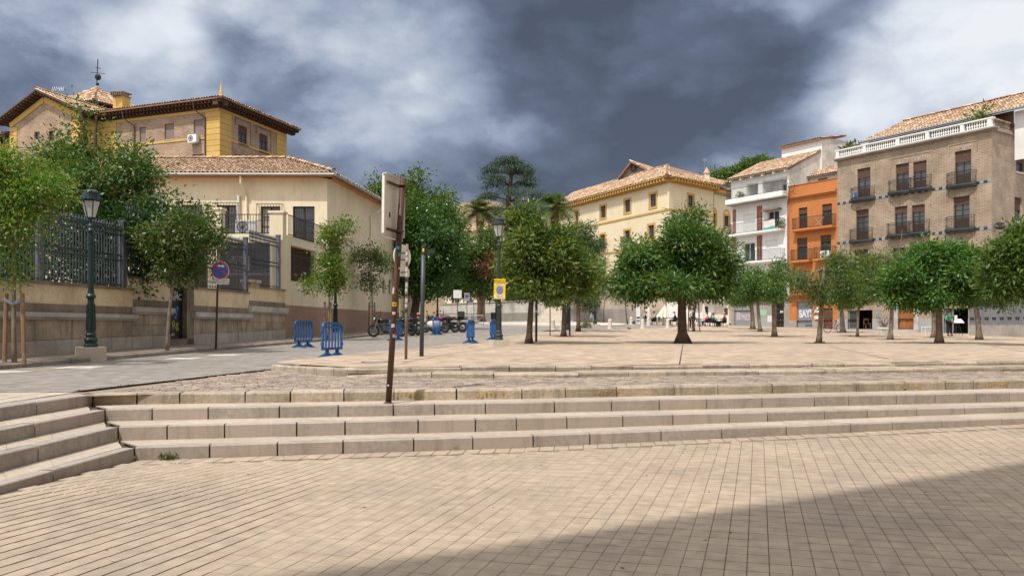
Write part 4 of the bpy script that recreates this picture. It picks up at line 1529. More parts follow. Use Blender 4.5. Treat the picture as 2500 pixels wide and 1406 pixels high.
# terrace: front wall with wide opening, floor, corner pillar
WT = Wall((-20.0, 37.5), (wall_x(37.4), 37.4))
o1 = WT.rect(531, 592, 684, 760)
mb = MB()
WT.panel(mb, 0, WT.len, -0.5, ft, [(0.6, WT.rect(505, 592, 514, 700)[0], -.5, o1[3]), o1], 0.3)
mb.build('terrace_wall', M['cream'], house)
mb = MB()
a = WT.pt(0, ft, -.02); b_ = WT.pt(WT.len, ft, -.02)
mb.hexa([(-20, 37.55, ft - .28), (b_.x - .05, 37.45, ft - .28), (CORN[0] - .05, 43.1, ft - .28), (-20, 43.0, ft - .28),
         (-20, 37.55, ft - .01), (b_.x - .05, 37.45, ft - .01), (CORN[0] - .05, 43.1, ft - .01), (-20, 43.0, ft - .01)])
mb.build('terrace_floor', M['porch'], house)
mb = MB()
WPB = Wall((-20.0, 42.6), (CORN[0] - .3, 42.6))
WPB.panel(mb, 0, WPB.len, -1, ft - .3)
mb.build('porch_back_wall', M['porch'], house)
pz = WT.px(697, 520)[1]
mb = MB()
WT.box(mb, WT.len - .62, WT.len + .012, -0.5, pz, -.55, .012)
WT.box(mb, WT.len - .68, WT.len + .07, pz, pz + .10, -.60, .07)
mb.build('corner_pillar', M['cream'], house)
mb = MB()
pz2 = WT.px(525, 512)[1]
WT.box(mb, WT.rect(513, 512, 540, 575)[0], WT.rect(513, 512, 540, 575)[1], ft, pz2, -.5, .012)
WT.box(mb, WT.rect(513, 512, 540, 575)[0] - .06, WT.rect(513, 512, 540, 575)[1] + .06, pz2, pz2 + .1, -.56, .07)
mb.build('terrace_pillar', M['cream'], house)
railing_mb(WT, WT.rect(541, 500, 600, 570)[0], WT.len - .63, ft, WT.px(620, 523)[1] - ft, -.1, .13).build('terrace_railing', M['iron'], house)
railing_mb(WS, .62, uc - .9, ft, .98, .03, .13, sides=0.0).build('side_railing', M['iron'], house)
# trims, gutter, pipes, roof
mb = MB()
WF.box(mb, 0, WF.len + .3, zt, zt + .10, -.2, .30)
WS.box(mb, uc - .30, WS.len, zt, zt + .10, -.2, .30)
mb.build('eave_trim', M['orange_trim'], house)
ze = zt + 0.16
def off(Wl, u, o, z):
    return Wl.pt(u, z, o)
cor = WF.pt(WF.len, ze, .48) + WS.n * .48
cor = Vector((cor.x, cor.y, ze))
mb = MB()
for (a, b_) in ((WF.pt(0, ze - .06, .52), Vector((cor.x + .03, cor.y - .04, ze - .06))), (Vector((cor.x + .03, cor.y - .04, ze - .06)), WS.pt(WS.len, ze - .06, .52))):
    mb.tube([a, b_], .085, 8)
mb.build('gutter', M['gutter'], house)
mb = MB()
q = WF.px(600, 470)[0]
mb.tube([WF.pt(q - .12, ze - .1, .5), WF.pt(q - .12, zt - .35, .46), WF.pt(q + .06, zt - 1.0, .07), WF.pt(q + .06, ft, .07)], .065, 8)
mb.build('downpipe', M['cream'], house)
mb = MB()
q = WS.px(903, 560)[0]
mb.tube([WS.pt(q + 1.1, ze - .1, .5), WS.pt(q + 1.0, zt - .45, .42), WS.pt(q, zt - 1.0, .07), WS.pt(q, side_z(-9, 47) + .05, .07)], .06, 8)
mb.build('downpipe', M['cream'], house)
mb = MB(); q = WF.px(584, 500)[0]
mb.tube([WF.pt(q, WF.px(584, 478)[1], .1), WF.pt(q, ft, .1)], .07, 8)
mb.build('white_pipe', M['sign_white'], house)
rid = Vector((-13.66, 48.6, CH + 10.25))
ridL = Vector((-31, 48.6, CH + 10.25))
rid2 = Vector((-12.2, 59.0, CH + 10.25))
eL = WF.pt(0, ze, .48)
eF = WS.pt(WS.len, ze, .48)
roof = roof_bed(house, [[eL, cor, rid, ridL], [cor, eF, rid2, rid]])
tiled(roof, [eL, cor, rid, ridL], cs=.235, tl=.36, eave_single=True, single_max=110)
tiled(roof, [cor, eF, rid2, rid], cs=.235, tl=.36, eave_single=True, single_max=80)
ridge_tiles(roof, cor + Vector((0, 0, .12)), rid + Vector((0, 0, .12)), .14)
ridge_tiles(roof, rid + Vector((-.2, 0, .10)), Vector((-24, 48.6, CH + 10.35)), .14)
a_ = WT.px(594, 560)
ac_unit(house, WT.pt(WT.px(594, 558)[0], ft + .36, -.45), .95, .68, .35)['label'] = 'white air conditioner standing on the terrace'
ac = ac_unit(house, Vector(((578 - CX) / F * 41.5, 42.3, CH + 158 / F * 42)), .95, .75, .35)
# shed in the courtyard
sh = thing('courtyard_shed', 'low shed with pale sloping roof and orange wood boards behind the fence', 'shed', ((625 - CX) / F * 39.5, 39.5, 2.0))
X0, X1 = (588 - CX) / F * 39.5, (676 - CX) / F * 39.5
zs0, zs1 = CH + 90 / F * 39.5, CH + 127 / F * 39.5
for i in range(8):
    mb = MB(); mb.box(((X0 + X1) / 2, 39.55, lerp(zs0 - .4, zs1, (i + .5) / 8)), (X1 - X0, .06, (zs1 - zs0 + .4) / 8 - .015)); mb.build('board', M['stake'], sh)
mb = MB()
mb.hexa([(X0 - .5, 39.2, zs1 + .02), (X1 + .1, 39.2, zs1 + .02), (X1 + .1, 41.2, zs1 + .35), (X0 + .2, 41.2, zs1 + .35),
         (X0 - .5, 39.2, zs1 + .08), (X1 + .1, 39.2, zs1 + .08), (X1 + .1, 41.2, zs1 + .41), (X0 + .2, 41.2, zs1 + .41)])
mb.build('roof', M['canvas'], sh)
mb = MB()
for x in (X0, X1):
    mb.box((x, 39.6, lerp(0.5, zs1, .5)), (.1, .1, zs1 - .5))
mb.build('corner_post', M['stake'], sh)

# ---------------------------------------------------------------- brick and ochre block above it
bb = thing('brick_residence', 'tall brick building with ochre yellow quoins and deep dark bracketed eaves', 'building', (-35, 80, 3))
C0, RE, LI, GR, GL = (-26.5, 72.0), (-23.3, 81.9), (-39.8, 77.0), (-40.8, 75.0), (-49.5, 78.4)
WA, WB, WG, WSd = Wall(LI, C0), Wall(C0, RE), Wall(GL, GR), Wall(GR, LI)
ztb = CH + 19.9
ra = [WA.rect(402, 302, 425, 341), WA.rect(473, 292, 497, 333), WA.rect(341, 311, 356, 348), WA.rect(470, 376, 497, 420), WA.rect(400, 386, 421, 425), WA.rect(341, 392, 356, 425)]
rb = [WB.rect(582, 308, 604, 353), WB.rect(633, 329, 654, 372), WB.rect(581, 395, 603, 440)]
mb = MB()
WA.panel(mb, 0, WA.len, 1, ztb, ra, .3)
WB.panel(mb, 0, WB.len, 1, ztb, rb, .3)
WSd.panel(mb, 0, WSd.len, 1, ztb)
mb.build('wall', M['brick'], bb)
za_ = CH + 22.0
rg = [WG.rect(84, 322, 97, 345), WG.rect(119, 320, 131, 345)]
mb = MB()
WG.panel(mb, 0, WG.len, 1, ztb, rg, .3)
mb.face([WG.pt(0, ztb), WG.pt(WG.len, ztb), WG.pt(WG.len / 2, za_)], [(0, ztb), (WG.len, ztb), (WG.len / 2, za_)])
mb.build('gable_wall', M['brick'], bb)
for r in ra:
    window(bb, WA, r, nx=2, blind=.92, blind_mat='shutter_grey', sill='yellow')
for r in rb:
    window(bb, WB, r, nx=2, blind=.36, sill='brown_wood')
    mb = MB()
    u0, u1, z0, z1 = r
    WB.box(mb, u0 - .5, u0 - .42, z1 - .2, z1 + .5, 0, .05); WB.box(mb, u1 + .42, u1 + .5, z0, z1 + .5, 0, .05); WB.box(mb, u0 - .5, u1 + .5, z1 + .5, z1 + .58, 0, .06)
    mb.build('brick_surround', M['brownstone'], bb)
for r in rg:
    window(bb, WG, r, nx=1)
# ochre blocks at the corners, string courses
def quoins(W, u0, u1, n, z0, z1):
    for i in range(n):
        mb = MB()
        W.box(mb, u0, u1, lerp(z0, z1, i / n) + .015, lerp(z0, z1, (i + 1) / n) - .015, -.1, .055)
        mb.build('quoin_block', M['yellow'], bb)
zq = WA.px(520, 396)[1] - 1.1
quoins(WA, WA.px(503, 330)[0], WA.len + .05, 11, zq, ztb - .25)
quoins(WB, -.05, WB.px(564, 330)[0], 11, zq, ztb - .25)
quoins(WB, WB.px(675, 360)[0], WB.len + .04, 11, zq, ztb - .25)
quoins(WG, -.04, .95, 9, zq + 2, ztb - .2)
quoins(WG, WG.len - 1.0, WG.len + .04, 9, zq + 2, ztb - .2)
quoins(WSd, 0.06, WSd.len, 9, zq + 2, ztb - .2)
quoins(WA, 0, 1.9, 9, zq + 2, ztb - .2)
mb = MB()
WA.box(mb, 0, WA.len, ztb - .24, ztb, 0, .07)
WB.box(mb, 0, WB.len, ztb - .24, ztb, 0, .07)
zstr = WA.px(450, 342)[1]
WA.box(mb, 1.9, WA.px(503, 330)[0], zstr - .1, zstr + .1, 0, .06)
zs2 = WB.px(620, 363)[1]
WB.box(mb, WB.px(564, 330)[0], WB.px(675, 360)[0], zs2 - .1, zs2 + .1, 0, .06)
for s in (-1, 1):
    p = WG.pt(WG.len / 2 - s * WG.len / 2, ztb, .04); q = WG.pt(WG.len / 2, za_, .04)
    mb.bar(p, q, .12, .5)
mb.build('ochre_band', M['yellow'], bb)
# eaves
zo = ztb + .62
mb = MB()
WA.box(mb, -.2, WA.len + 1.05, zo - .08, zo, -.4, 1.05)
WB.box(mb, -1.0, WB.len + 1.0, zo - .081, zo - .001, -.4, 1.05)
WA.box(mb, 0, WA.len, ztb, zo - .09, -.4, .10)
WB.box(mb, 0, WB.len, ztb, zo - .09, -.4, .10)
WSd.box(mb, 0, WSd.len + 1, zo - .082, zo - .002, -.4, 1.05)
WSd.box(mb, 0, WSd.len, ztb, zo - .09, -.3, .10)
mb.build('eave_soffit', M['brown_wood'], bb)
brackets(bb, WA, .3, WA.len + .85, zo - .085, .92, .42, .17, .46)
brackets(bb, WB, -.85, WB.len + .85, zo - .085, .92, .42, .17, .46)
brackets(bb, WSd, .2, WSd.len, zo - .085, .92, .42, .17, .46)
cA = WA.pt(WA.len, zo + .03, 1.1) + WB.n * 1.1
cA = Vector((cA.x, cA.y, zo + .03))
lA = WA.pt(-.2, zo + .03, 1.1)
rB = WB.pt(WB.len + 1.1, zo + .03, 1.1)
back = lambda p, W, d, h: p - W.n * d + Vector((0, 0, h))
pk = Vector((-30.5, 80.5, zo + 1.7))
roof2 = roof_bed(bb, [[lA, cA, pk, back(lA, WA, 7, 1.7)], [cA, rB, back(rB, WB, 5, 1.4), pk]], .1)
tiled(roof2, [lA, cA, pk, back(lA, WA, 7, 1.7)], cs=.3, tl=.5)
tiled(roof2, [cA, rB, back(rB, WB, 5, 1.4), pk], cs=.3, tl=.5)
sp = P(540, 232, 74)
mb = MB(); mb.lathe([(.17, 0), (.2, .12), (.13, .2), (.15, .3), (.03, 1.25), (.05, 1.3), (.03, 1.38), (.005, 1.45)], c=sp - Vector((0, 0, .15)), n=10); mb.build('spire', M['yellow'], bb, smooth=False)
# gable roof
perp = -WG.n
gm = (WG.a + WG.b) / 2
za2 = CH + 22.75
rake = WG.n * 0.95
R0 = Vector((gm.x, gm.y, za2)) + rake
R1 = Vector((gm.x, gm.y, za2)) + perp * 14
ev = ztb + .30
Lx = WG.pt(-1.15, ev) + rake; Rx = WG.pt(WG.len + 1.15, ev) + rake
L1 = WG.pt(-1.15, ev) + perp * 14; R1x = WG.pt(WG.len + 1.15, ev) + perp * 14
roof3 = roof_bed(bb, [[Rx, R1x, R1, R0], [L1, Lx, R0, R1]], .16, 'brown_wood')
tiled(roof3, [Rx, R1x, R1, R0], cs=.3, tl=.5)
ridge_tiles(roof3, R0 + Vector((0, 0, .1)), R1 + Vector((0, 0, .1)), .17, .5)
for s, E in ((0, Lx), (1, Rx)):
    for i in range(15):
        p = E.lerp(R0, (i + .5) / 15) - Vector((0, 0, .2)) - rake * .08
        mb = MB()
        mb.bar(p, p - rake * .85, .17, .30)
        mb.build('eave_bracket', M['brown_wood'], bb)
# belvedere tower
K, TLf, TRt = (-45.0, 85.3), (-52.5, 88.0), (-41.2, 92.0)
WK1, WK2 = Wall(TLf, K), Wall(K, TRt)
ek = CH + 24.4
mb = MB()
WK1.panel(mb, 0, WK1.len, 10, ek - .5, o=-1.0); WK2.panel(mb, 0, WK2.len, 10, ek - .5, o=-1.0)
mb.build('tower_wall', M['yellow'], bb)
mb = MB()
WK1.box(mb, 0, WK1.len, ek - .12, ek - .02, -1.5, 0); WK2.box(mb, 0, WK2.len, ek - .13, ek - .03, -1.5, 0)
mb.build('tower_soffit', M['brown_wood'], bb)
brackets(bb, WK1, .2, WK1.len, ek - .12, 0.001, .45, .18, .4, steps=1)
for W in (WK1, WK2):
    n = int(W.len / .45)
    for i in range(n):
        mb = MB(); W.box(mb, (i + .3) * .45, (i + .3) * .45 + .2, ek - .55, ek - .125, -1.1, -.12); mb.build('eave_bracket', M['brown_wood'], bb)
apx = P(236, 216, 88.5)
k3 = Vector((K[0], K[1], ek)); tl3 = Vector((TLf[0], TLf[1], ek)); tr3 = Vector((TRt[0], TRt[1], ek))
roof4 = roof_bed(bb, [[tl3, k3, apx], [k3, tr3, apx]], .05)
tiled(roof4, [tl3, k3, apx], cs=.3, tl=.5); tiled(roof4, [k3, tr3, apx], cs=.3, tl=.5)
ridge_tiles(roof4, k3 + Vector((0, 0, .1)), apx + Vector((0, 0, .1)), .16, .5)
# weathervane and aerials
mb = MB()
top = P(239, 145, 88.5)
mb.tube([apx, top], .05, 6)
mb.bar(P(221, 177, 88.5), P(257, 181, 88.5), .05); mb.bar(P(233, 165, 88.5), P(246, 168, 88.5), .06)
mb.ball(P(239, 189, 88.5), .35, 8, 5)
mb.ball(P(238, 206, 88.5), .18, 8, 5)
mb.build('weathervane', M['iron'], bb)
def aerial(b, x, y, d, h, w=1.2, m='chrome'):
    mb = MB()
    p = P(x, y, d)
    mb.tube([p, p + Vector((0, 0, h))], .025, 5)
    t = p + Vector((0, 0, h * .95))
    mb.bar(t - Vector((w / 2, 0, 0)), t + Vector((w / 2, .3, .1)), .03)
    for i in range(7):
        q = t + Vector((lerp(-w / 2, w / 2, i / 6), 0, 0))
        mb.bar(q - Vector((0, 0, .22)), q + Vector((0, .2, .22)), .018)
    mb.build('aerial', M[m], b)
aerial(bb, 140, 233, 80, .7, 1.1)
# chimney
cx0 = P(291, 268, 80)
mb = MB()
mb.box(cx0 + Vector((0, .5, .2)), (1.25, 1.0, 2.3), WA.rz)
ch = mb.build('chimney', M['yellow'], bb)
mb = MB()
for i in range(6):
    mb.box(cx0 + Vector((-.5 + i * .2, -.02, 1.52)), (.1, .95, .34), WA.rz)
mb.box(cx0 + Vector((0, .5, 1.38)), (1.45, 1.15, .08), WA.rz)
mb.box(cx0 + Vector((0, .5, 1.50)), (1.05, .8, .3), WA.rz)
mb.box(cx0 + Vector((0, .5, 1.74)), (1.5, 1.2, .1), WA.rz)
mb.lathe([(.85, 1.8), (.2, 2.05), (.05, 2.06)], c=cx0 + Vector((0, .5, 0)), n=4)
mb.build('chimney_cap', M['brownstone'], ch)
ac_unit(bb, WA.pt(WA.px(479, 341)[0], WA.px(479, 341)[1], .35), 1.0, .7, .4, WA.rz)
for x in (330, 503):
    mb = MB()
    q = WA.px(x, 300)[0]
    mb.tube([WA.pt(q - .6, zo - .1, 1.0), WA.pt(q - .55, zo - .8, .9), WA.pt(q, zo - 1.4, .12), WA.pt(q, 5, .12)], .06, 6)
    mb.build('downpipe', M['brown_wood'], bb)
# wing to the left of the gable
WX = Wall((-62, 84), (-49.8, 79.5))
mb = MB(); WX.panel(mb, 0, WX.len, 1, ztb - 1.0); mb.build('side_wing_wall', M['yellow'], bb)
mb = MB(); WX.box(mb, 0, WX.len, ztb - 1.0, ztb - .7, -.5, 1.0); mb.build('side_wing_eave', M['brown_wood'], bb)
brackets(bb, WX, 0, WX.len, ztb - 1.0, .9, .45, .17, .4)
tl_ = [WX.pt(0, ztb - .65, 1.1), WX.pt(WX.len, ztb - .65, 1.1), WX.pt(WX.len, ztb + 1, -5), WX.pt(0, ztb + 1, -5)]
tiled(roof_bed(bb, [tl_]), tl_, cs=.3, tl=.5)
# ---------------------------------------------------------------- convent on the rise
cv = thing('convent', 'long pale yellow convent with ochre window frames and tiled hip roof', 'building', (16, 108, 1.5))
CC = (19.8, 100.0)
W1, W2, W3 = Wall((7.2, 125.3), CC), Wall(CC, (27.0, 106.5)), Wall((27.2, 106.9), (36, 115.5))
zc_ = CH + 18.25
q1 = [W1.rect(1466, 503, 1479, 532), W1.rect(1525, 488, 1539, 518), W1.rect(1587, 474, 1602, 505), W1.rect(1405, 516, 1412, 547),
      W1.rect(1466, 573, 1477, 600), W1.rect(1525, 563, 1538, 594), W1.rect(1583, 550, 1597, 583), W1.rect(1466, 640, 1477, 668), W1.rect(1525, 638, 1538, 668), W1.rect(1587, 632, 1601, 664)]
q2 = [W2.rect(1680, 477, 1693, 507), W2.rect(1682, 560, 1694, 590)]
q3 = [W3.rect(1737, 521, 1748, 546), W3.rect(1768, 527, 1780, 553)]
mb = MB()
W1.panel(mb, 0, W1.len, -1, zc_, q1, .3)
W2.panel(mb, 0, W2.len, -1, zc_, q2, .3)
mb.build('wall', M['convent'], cv)
mb = MB()
W3.panel(mb, 0, W3.len, -1, zc_ - .3, q3, .3)
mb.build('wing_wall', M['convent'], cv)
for W, qs in ((W1, q1), (W2, q2), (W3, q3)):
    for r in qs:
        w = window(cv, W, r, nx=2, zs=(.3, .6, .8), ft=.10)
        u0, u1, z0, z1 = r
        t = .28
        mb = MB()
        W.box(mb, u0 - t, u0, z0 - t, z1 + t, -.02, .05); W.box(mb, u1, u1 + t, z0 - t, z1 + t, -.02, .05)
        W.box(mb, u0, u1, z1, z1 + t, -.02, .05); W.box(mb, u0, u1, z0 - t, z0, -.02, .06)
        if W is W3:
            for k in range(6):
                a, b = math.pi * k / 6, math.pi * (k + 1) / 6
                um, rr_ = (u0 + u1) / 2, (u1 - u0) / 2
                mb.face([W.pt(um + rr_ * math.cos(a), z1 + rr_ * math.sin(a), .03), W.pt(um + (rr_ + t) * math.cos(a), z1 + (rr_ + t) * math.sin(a), .03),
                         W.pt(um + (rr_ + t) * math.cos(b), z1 + (rr_ + t) * math.sin(b), .03), W.pt(um + rr_ * math.cos(b), z1 + rr_ * math.sin(b), .03)])
        mb.build('surround', M['ochre_trim'], w)
for r in (q1[5], q1[4]):
    balcony(cv, W1, r[0] - .5, r[1] + .5, r[2] - .05, .5, 'concrete')
mb = MB()
for zz in (W1.px(1623, 513)[1], W1.px(1482, 618)[1]):
    W1.box(mb, 0, W1.len + .08, zz - .12, zz + .12, 0, .09)
    W2.box(mb, 0, W2.len, zz - .121, zz + .121, 0, .09)
mb.build('string_course', M['ochre_trim'], cv)
ze_ = CH + 18.95
mb = MB()
for W, ex in ((W1, 1.1), (W2, 0.9)):
    W.box(mb, -.5, W.len + (.0 if W is W1 else .6), ze_ - .12, ze_ - (.02 if W is W1 else .022), -.3, 1.05)
    W.box(mb, 0, W.len, zc_, ze_ - .13, -.3, .12)
W3.box(mb, -.2, W3.len, ze_ - .7, ze_ - .32, -.3, .7)
mb.build('eave_soffit', M['ochre_trim'], cv)
for W in (W1, W2):
    brackets(cv, W, .2, W.len - .1, ze_ - .125, .95, .62, .22, .42, 'ochre_trim', steps=1)
ec = Vector((CC[0], CC[1], ze_)) + W1.n * 1.1 + W2.n * .75
ec.z = ze_
e1l = W1.pt(0, ze_, 1.1)
e2r = W2.pt(W2.len + .7, ze_, 1.1)
rd0 = P(1630, 405, 107); rd1 = P(1401, 470, 129)
rd1 = Vector((rd1.x, rd1.y, rd0.z))
rd2 = Vector((30.5, 112.5, rd0.z - 1.2))
rf = roof_bed(cv, [[e1l, ec, rd0, rd1], [ec, e2r, rd2, rd0]], .15)
tiled(rf, [e1l, ec, rd0, rd1], cs=.34, tl=.6, ragged=.05)
tiled(rf, [ec, e2r, rd2, rd0], cs=.34, tl=.6, ragged=.05)
ridge_tiles(rf, ec + Vector((0, 0, .1)), rd0 + Vector((0, 0, .1)), .18, .6)
ridge_tiles(rf, rd0 + Vector((0, 0, .1)), rd1 + Vector((0, 0, .1)), .18, .6)
w3a, w3b = W3.pt(-.3, ze_ - .3, .8), W3.pt(W3.len, ze_ - .3, .8)
w3c, w3d = W3.pt(W3.len, ze_ + 1.7, -5), W3.pt(-4, ze_ + 1.7, -5)
rf3 = roof_bed(cv, [[w3a, w3b, w3c, w3d]], .12)
tiled(rf3, [w3a, w3b, w3c, w3d], cs=.34, tl=.6, ragged=.05)
# attic gable
ga, gb, gp = P(1514, 439, 116), P(1592, 421, 113), P(1546, 398, 114.5)
gback = Vector((8, 10, 0))
mb = MB()
mb.face([ga - Vector((0, 0, 3)), gb - Vector((0, 0, 3)), gb, gp, ga])
mb.build('attic_gable', M['concrete'], cv)
wq = P(1546, 409, 114.2)
mb = MB(); mb.box(wq, (.9, .3, 1.0), W1.rz); mb.build('attic_window', M['dark_room'], cv)
up_ = Vector((0, 0, .12))
fwd = Vector((-.45, -.6, 0))
rr4 = [gb + up_ + fwd, gb + gback + up_, gp + gback + up_, gp + up_ + fwd]
rf4 = roof_bed(cv, [rr4, [ga + gback + up_, ga + up_ + fwd, gp + up_ + fwd, gp + gback + up_]], .2)
tiled(rf4, rr4, cs=.34, tl=.6)
c = P(1727, 452, 107)
mb = MB(); mb.box(c + Vector((0, .4, .6)), (.62, .62, 1.9)); chv = mb.build('chimney', M['convent'], cv)
mb = MB(); mb.lathe([(.5, 0), (.45, .12), (.05, .85), (.02, .9)], c=c + Vector((0, .4, 1.6)), n=8); mb.build('chimney_cap', M['tile_roof'], chv)
aerial(cv, 1720, 428, 108, 2.2, .6)

# ---------------------------------------------------------------- white house with balconies
WW = Wall((22.76, 82.45), (26.67, 76.39))
WWR = Wall((26.67, 76.39), (35.0, 81.75))
wh = thing('white_house', 'white four storey house with iron balconies and red brick strips', 'house', (27, 81, 1.3))
zw = CH + 15.2
lg = [WW.rect(1823, 447, 1851, 484), WW.rect(1862, 436, 1921, 478)]
sh3, wn3 = WW.rect(1815, 523, 1843, 568), WW.rect(1874, 515, 1902, 557)
wn2, sh2 = WW.rect(1815, 593, 1843, 639), WW.rect(1869, 586, 1900, 632)
wn1, sh1 = WW.rect(1815, 668, 1843, 705), WW.rect(1869, 662, 1900, 700)
zg = WW.px(1860, 722)[1]
gsh = WW.rect(1792, 757, 1836, 796)
gdr = WW.rect(1894, 738, 1914, 798)
mb = MB()
WW.panel(mb, 0, WW.len, zg, zw, lg + [sh3, wn3, wn2, sh2, wn1, sh1], .2)
for r in lg:       # deeper loggia
    u0, u1, z0, z1 = r
    WW.panel(mb, u0, u1, z0, z1, o=-1.6)
    mb.face([WW.pt(u0, z0, -1.6), WW.pt(u1, z0, -1.6), WW.pt(u1, z0, -.2), WW.pt(u0, z0, -.2)])
    mb.face([WW.pt(u0, z1, -1.6), WW.pt(u0, z1, -.2), WW.pt(u1, z1, -.2), WW.pt(u1, z1, -1.6)])
    for u in (u0, u1):
        mb.face([WW.pt(u, z0, -1.6), WW.pt(u, z0, -.2), WW.pt(u, z1, -.2), WW.pt(u, z1, -1.6)])
mb.build('wall', M['white'], wh)
mb = MB()
WWR.panel(mb, 0, 4.5, -1, zw)
mb.face([WWR.pt(0, zw), WWR.pt(4.5, zw), WWR.pt(4.5, zw + 2.25)])
WWR.panel(mb, 4.5, WWR.len, -1, zw + 2.6)
mb.build('party_wall', M['white_old'], wh)
mb = MB()
WW.panel(mb, 0, WW.len, -1, zg, [gsh, gdr], .25)
mb.build('ground_floor_wall', M['grey_stone'], wh)
for r in (sh3, sh2, sh1):
    mb = MB(); WW.box(mb, r[0], r[1], r[2], r[3], -.18, -.08); s = mb.build('closed_shutter', M['white'], wh)
    mb = MB()
    for k in range(10):
        z = lerp(r[2], r[3], (k + .5) / 10)
        WW.box(mb, r[0] + .05, r[1] - .05, z - .03, z + .02, -.08, -.065)
    mb.build('slats', M['sign_white'], s)
window(wh, WW, wn3, frame='sign_white', nx=2)
window(wh, WW, wn2, frame='sign_white', nx=2)
window(wh, WW, wn1, frame='sign_white', nx=2)
mb = MB(); WW.box(mb, wn3[0] - .3, wn3[1] + .3, wn3[3] + .02, wn3[3] + .22, .02, .6); mb.build('rolled_awning', M['twig'], wh)
for r in lg:
    rr_ = (lerp(r[0], r[1], .45), lerp(r[0], r[1], .85), r[2], lerp(r[2], r[3], .7))
    window(wh, WW, rr_, nx=2, o=-1.5)
for xa, xb, ya, yb in ((1789, 1797, 512, 610), (1848, 1861, 503, 566), (1848, 1861, 575, 636), (1922, 1931, 490, 660)):
    mb = MB()
    r = WW.rect(xa, ya, xb, yb)
    WW.box(mb, max(0, r[0]), min(WW.len, r[1]), r[2], r[3], 0, .03)
    mb.build('brick_strip', M['terracotta'], wh)
zb3, zb2, zb1 = WW.px(1792, 574)[1], WW.px(1792, 643)[1], WW.px(1792, 712)[1]
zl_ = WW.px(1792, 491)[1]
for z in (zb3, zb2, zb1):
    balcony(wh, WW, .1, WW.len - .45, z, .75, 'white', h=1.0, th=.18, rail='iron_grey')
mb = MB(); WW.box(mb, .0, WW.len - .1, zl_ - .42, zl_ + .06, .002, .9); lb = mb.build('balcony', M['white'], wh)
railing_mb(WW, .1, WW.len - .2, zl_ + .06, 1.0, .82, .13, sides=.7).build('railing', M['iron'], lb)
mb = MB(); WW.box(mb, -.05, WW.len, zl_ - .54, zl_ - .43, .002, .95); mb.build('slab_edge', M['concrete'], lb)
# iron screens, plants and flag on the balconies
for x, y in ((1850, 545), (1848, 614)):
    mb = MB()
    u, z = WW.px(x, y + 22, .4)
    for du in (0, .45):
        WW.box(mb, u + du, u + du + .03, z, z + 1.9, .38, .42)
    for k in range(5):
        WW.box(mb, u, u + .45, z + .35 * k + .1, z + .35 * k + .13, .385, .415)
    mb.build('iron_screen', M['iron'], wh)
fl = WW.rect(1864, 538, 1892, 562, .72)
mb = MB()
n = 6
for k, nm in ((0, 0), (1, 1), (2, 2)):
    for i in range(n):
        a, b = lerp(fl[0], fl[1], i / n), lerp(fl[0], fl[1], (i + 1) / n)
        zb_, zt_ = lerp(fl[2], fl[3], k / 3), lerp(fl[2], fl[3], (k + 1) / 3)
        mb.face([WW.pt(a, zb_ - .06 * math.sin(i), .73 + .02 * (i % 2)), WW.pt(b, zb_ - .06 * math.sin(i + 1), .73 + .02 * ((i + 1) % 2)), WW.pt(b, zt_ - .06 * math.sin(i + 1), .73 + .02 * ((i + 1) % 2)), WW.pt(a, zt_ - .06 * math.sin(i), .73 + .02 * (i % 2))], None, k)
flag = mb.build('flag', [M['cl_teal'], M['cl_white'], M['canvas']])
tag(flag, 'pale striped flag hung over the balcony railing of the white house', 'flag')
# roof, penthouse
e0, e1_ = WW.pt(-.2, zw + .1, .5), WW.pt(WW.len + .15, zw + .1, .5)
r1_, r0_ = WW.pt(WW.len + .15, zw + 2.35, -4.6), WW.pt(-.2, zw + 2.35, -4.6)
rw = roof_bed(wh, [[e0, e1_, r1_, r0_]], .12)
tiled(rw, [e0, e1_, r1_, r0_], cs=.26, tl=.45, eave_single=True, single_max=40)
brackets(wh, WW, .2, WW.len - .2, zw + .02, .45, 1.2, .16, .2, 'white', 'beam_end', 1)
WPh = Wall(tuple(WW.pt(2.6, 0, -4.7))[:2], tuple(WW.pt(WW.len + .2, 0, -4.7))[:2])
WPr = Wall(tuple(WPh.pt(WPh.len, 0))[:2], tuple(WPh.pt(WPh.len, 0, -4.2))[:2])
zph = WPh.px(1960, 350)[1]
mb = MB(); WPh.panel(mb, 0, WPh.len, zw, zph); mb.build('penthouse_wall', M['white'], wh)
mb = MB(); WPr.panel(mb, 0, WPr.len, zw, zph + .25); mb.build('penthouse_side', M['white_old'], wh)
pr = [WPh.pt(-.2, zph + .02, .35), WPh.pt(WPh.len + .1, zph + .02, .35), WPh.pt(WPh.len + .1, zph + .8, -3.8), WPh.pt(-.2, zph + .8, -3.8)]
tiled(roof_bed(wh, [pr], .1), pr, cs=.26, tl=.45)
aerial(wh, 1929, 348, 83, 1.0, 1.4, 'stake')
# satellite dish
c = WW.pt(*WW.px(1926, 456, .6), .6)
mb = MB()
mb.torus(c, .68, .02, 'X', 24, 5)
for k in range(5):
    a = math.pi * k / 5
    q = Vector((0, math.cos(a), math.sin(a))) * .68
    mb.bar(c - q + Vector((-.08, 0, 0)), c + q + Vector((-.08, 0, 0)), .015)
mb.torus(c, .36, .014, 'X', 20, 4)
mb.bar(c, c + Vector((0, 0, -1.3)), .06)
mb.v = [tuple(Matrix.Translation(c) @ Matrix.Rotation(.5, 4, 'Z') @ Matrix.Translation(-c) @ Vector(v)) for v in mb.v]
mb.build('satellite_dish', M['iron'], wh)
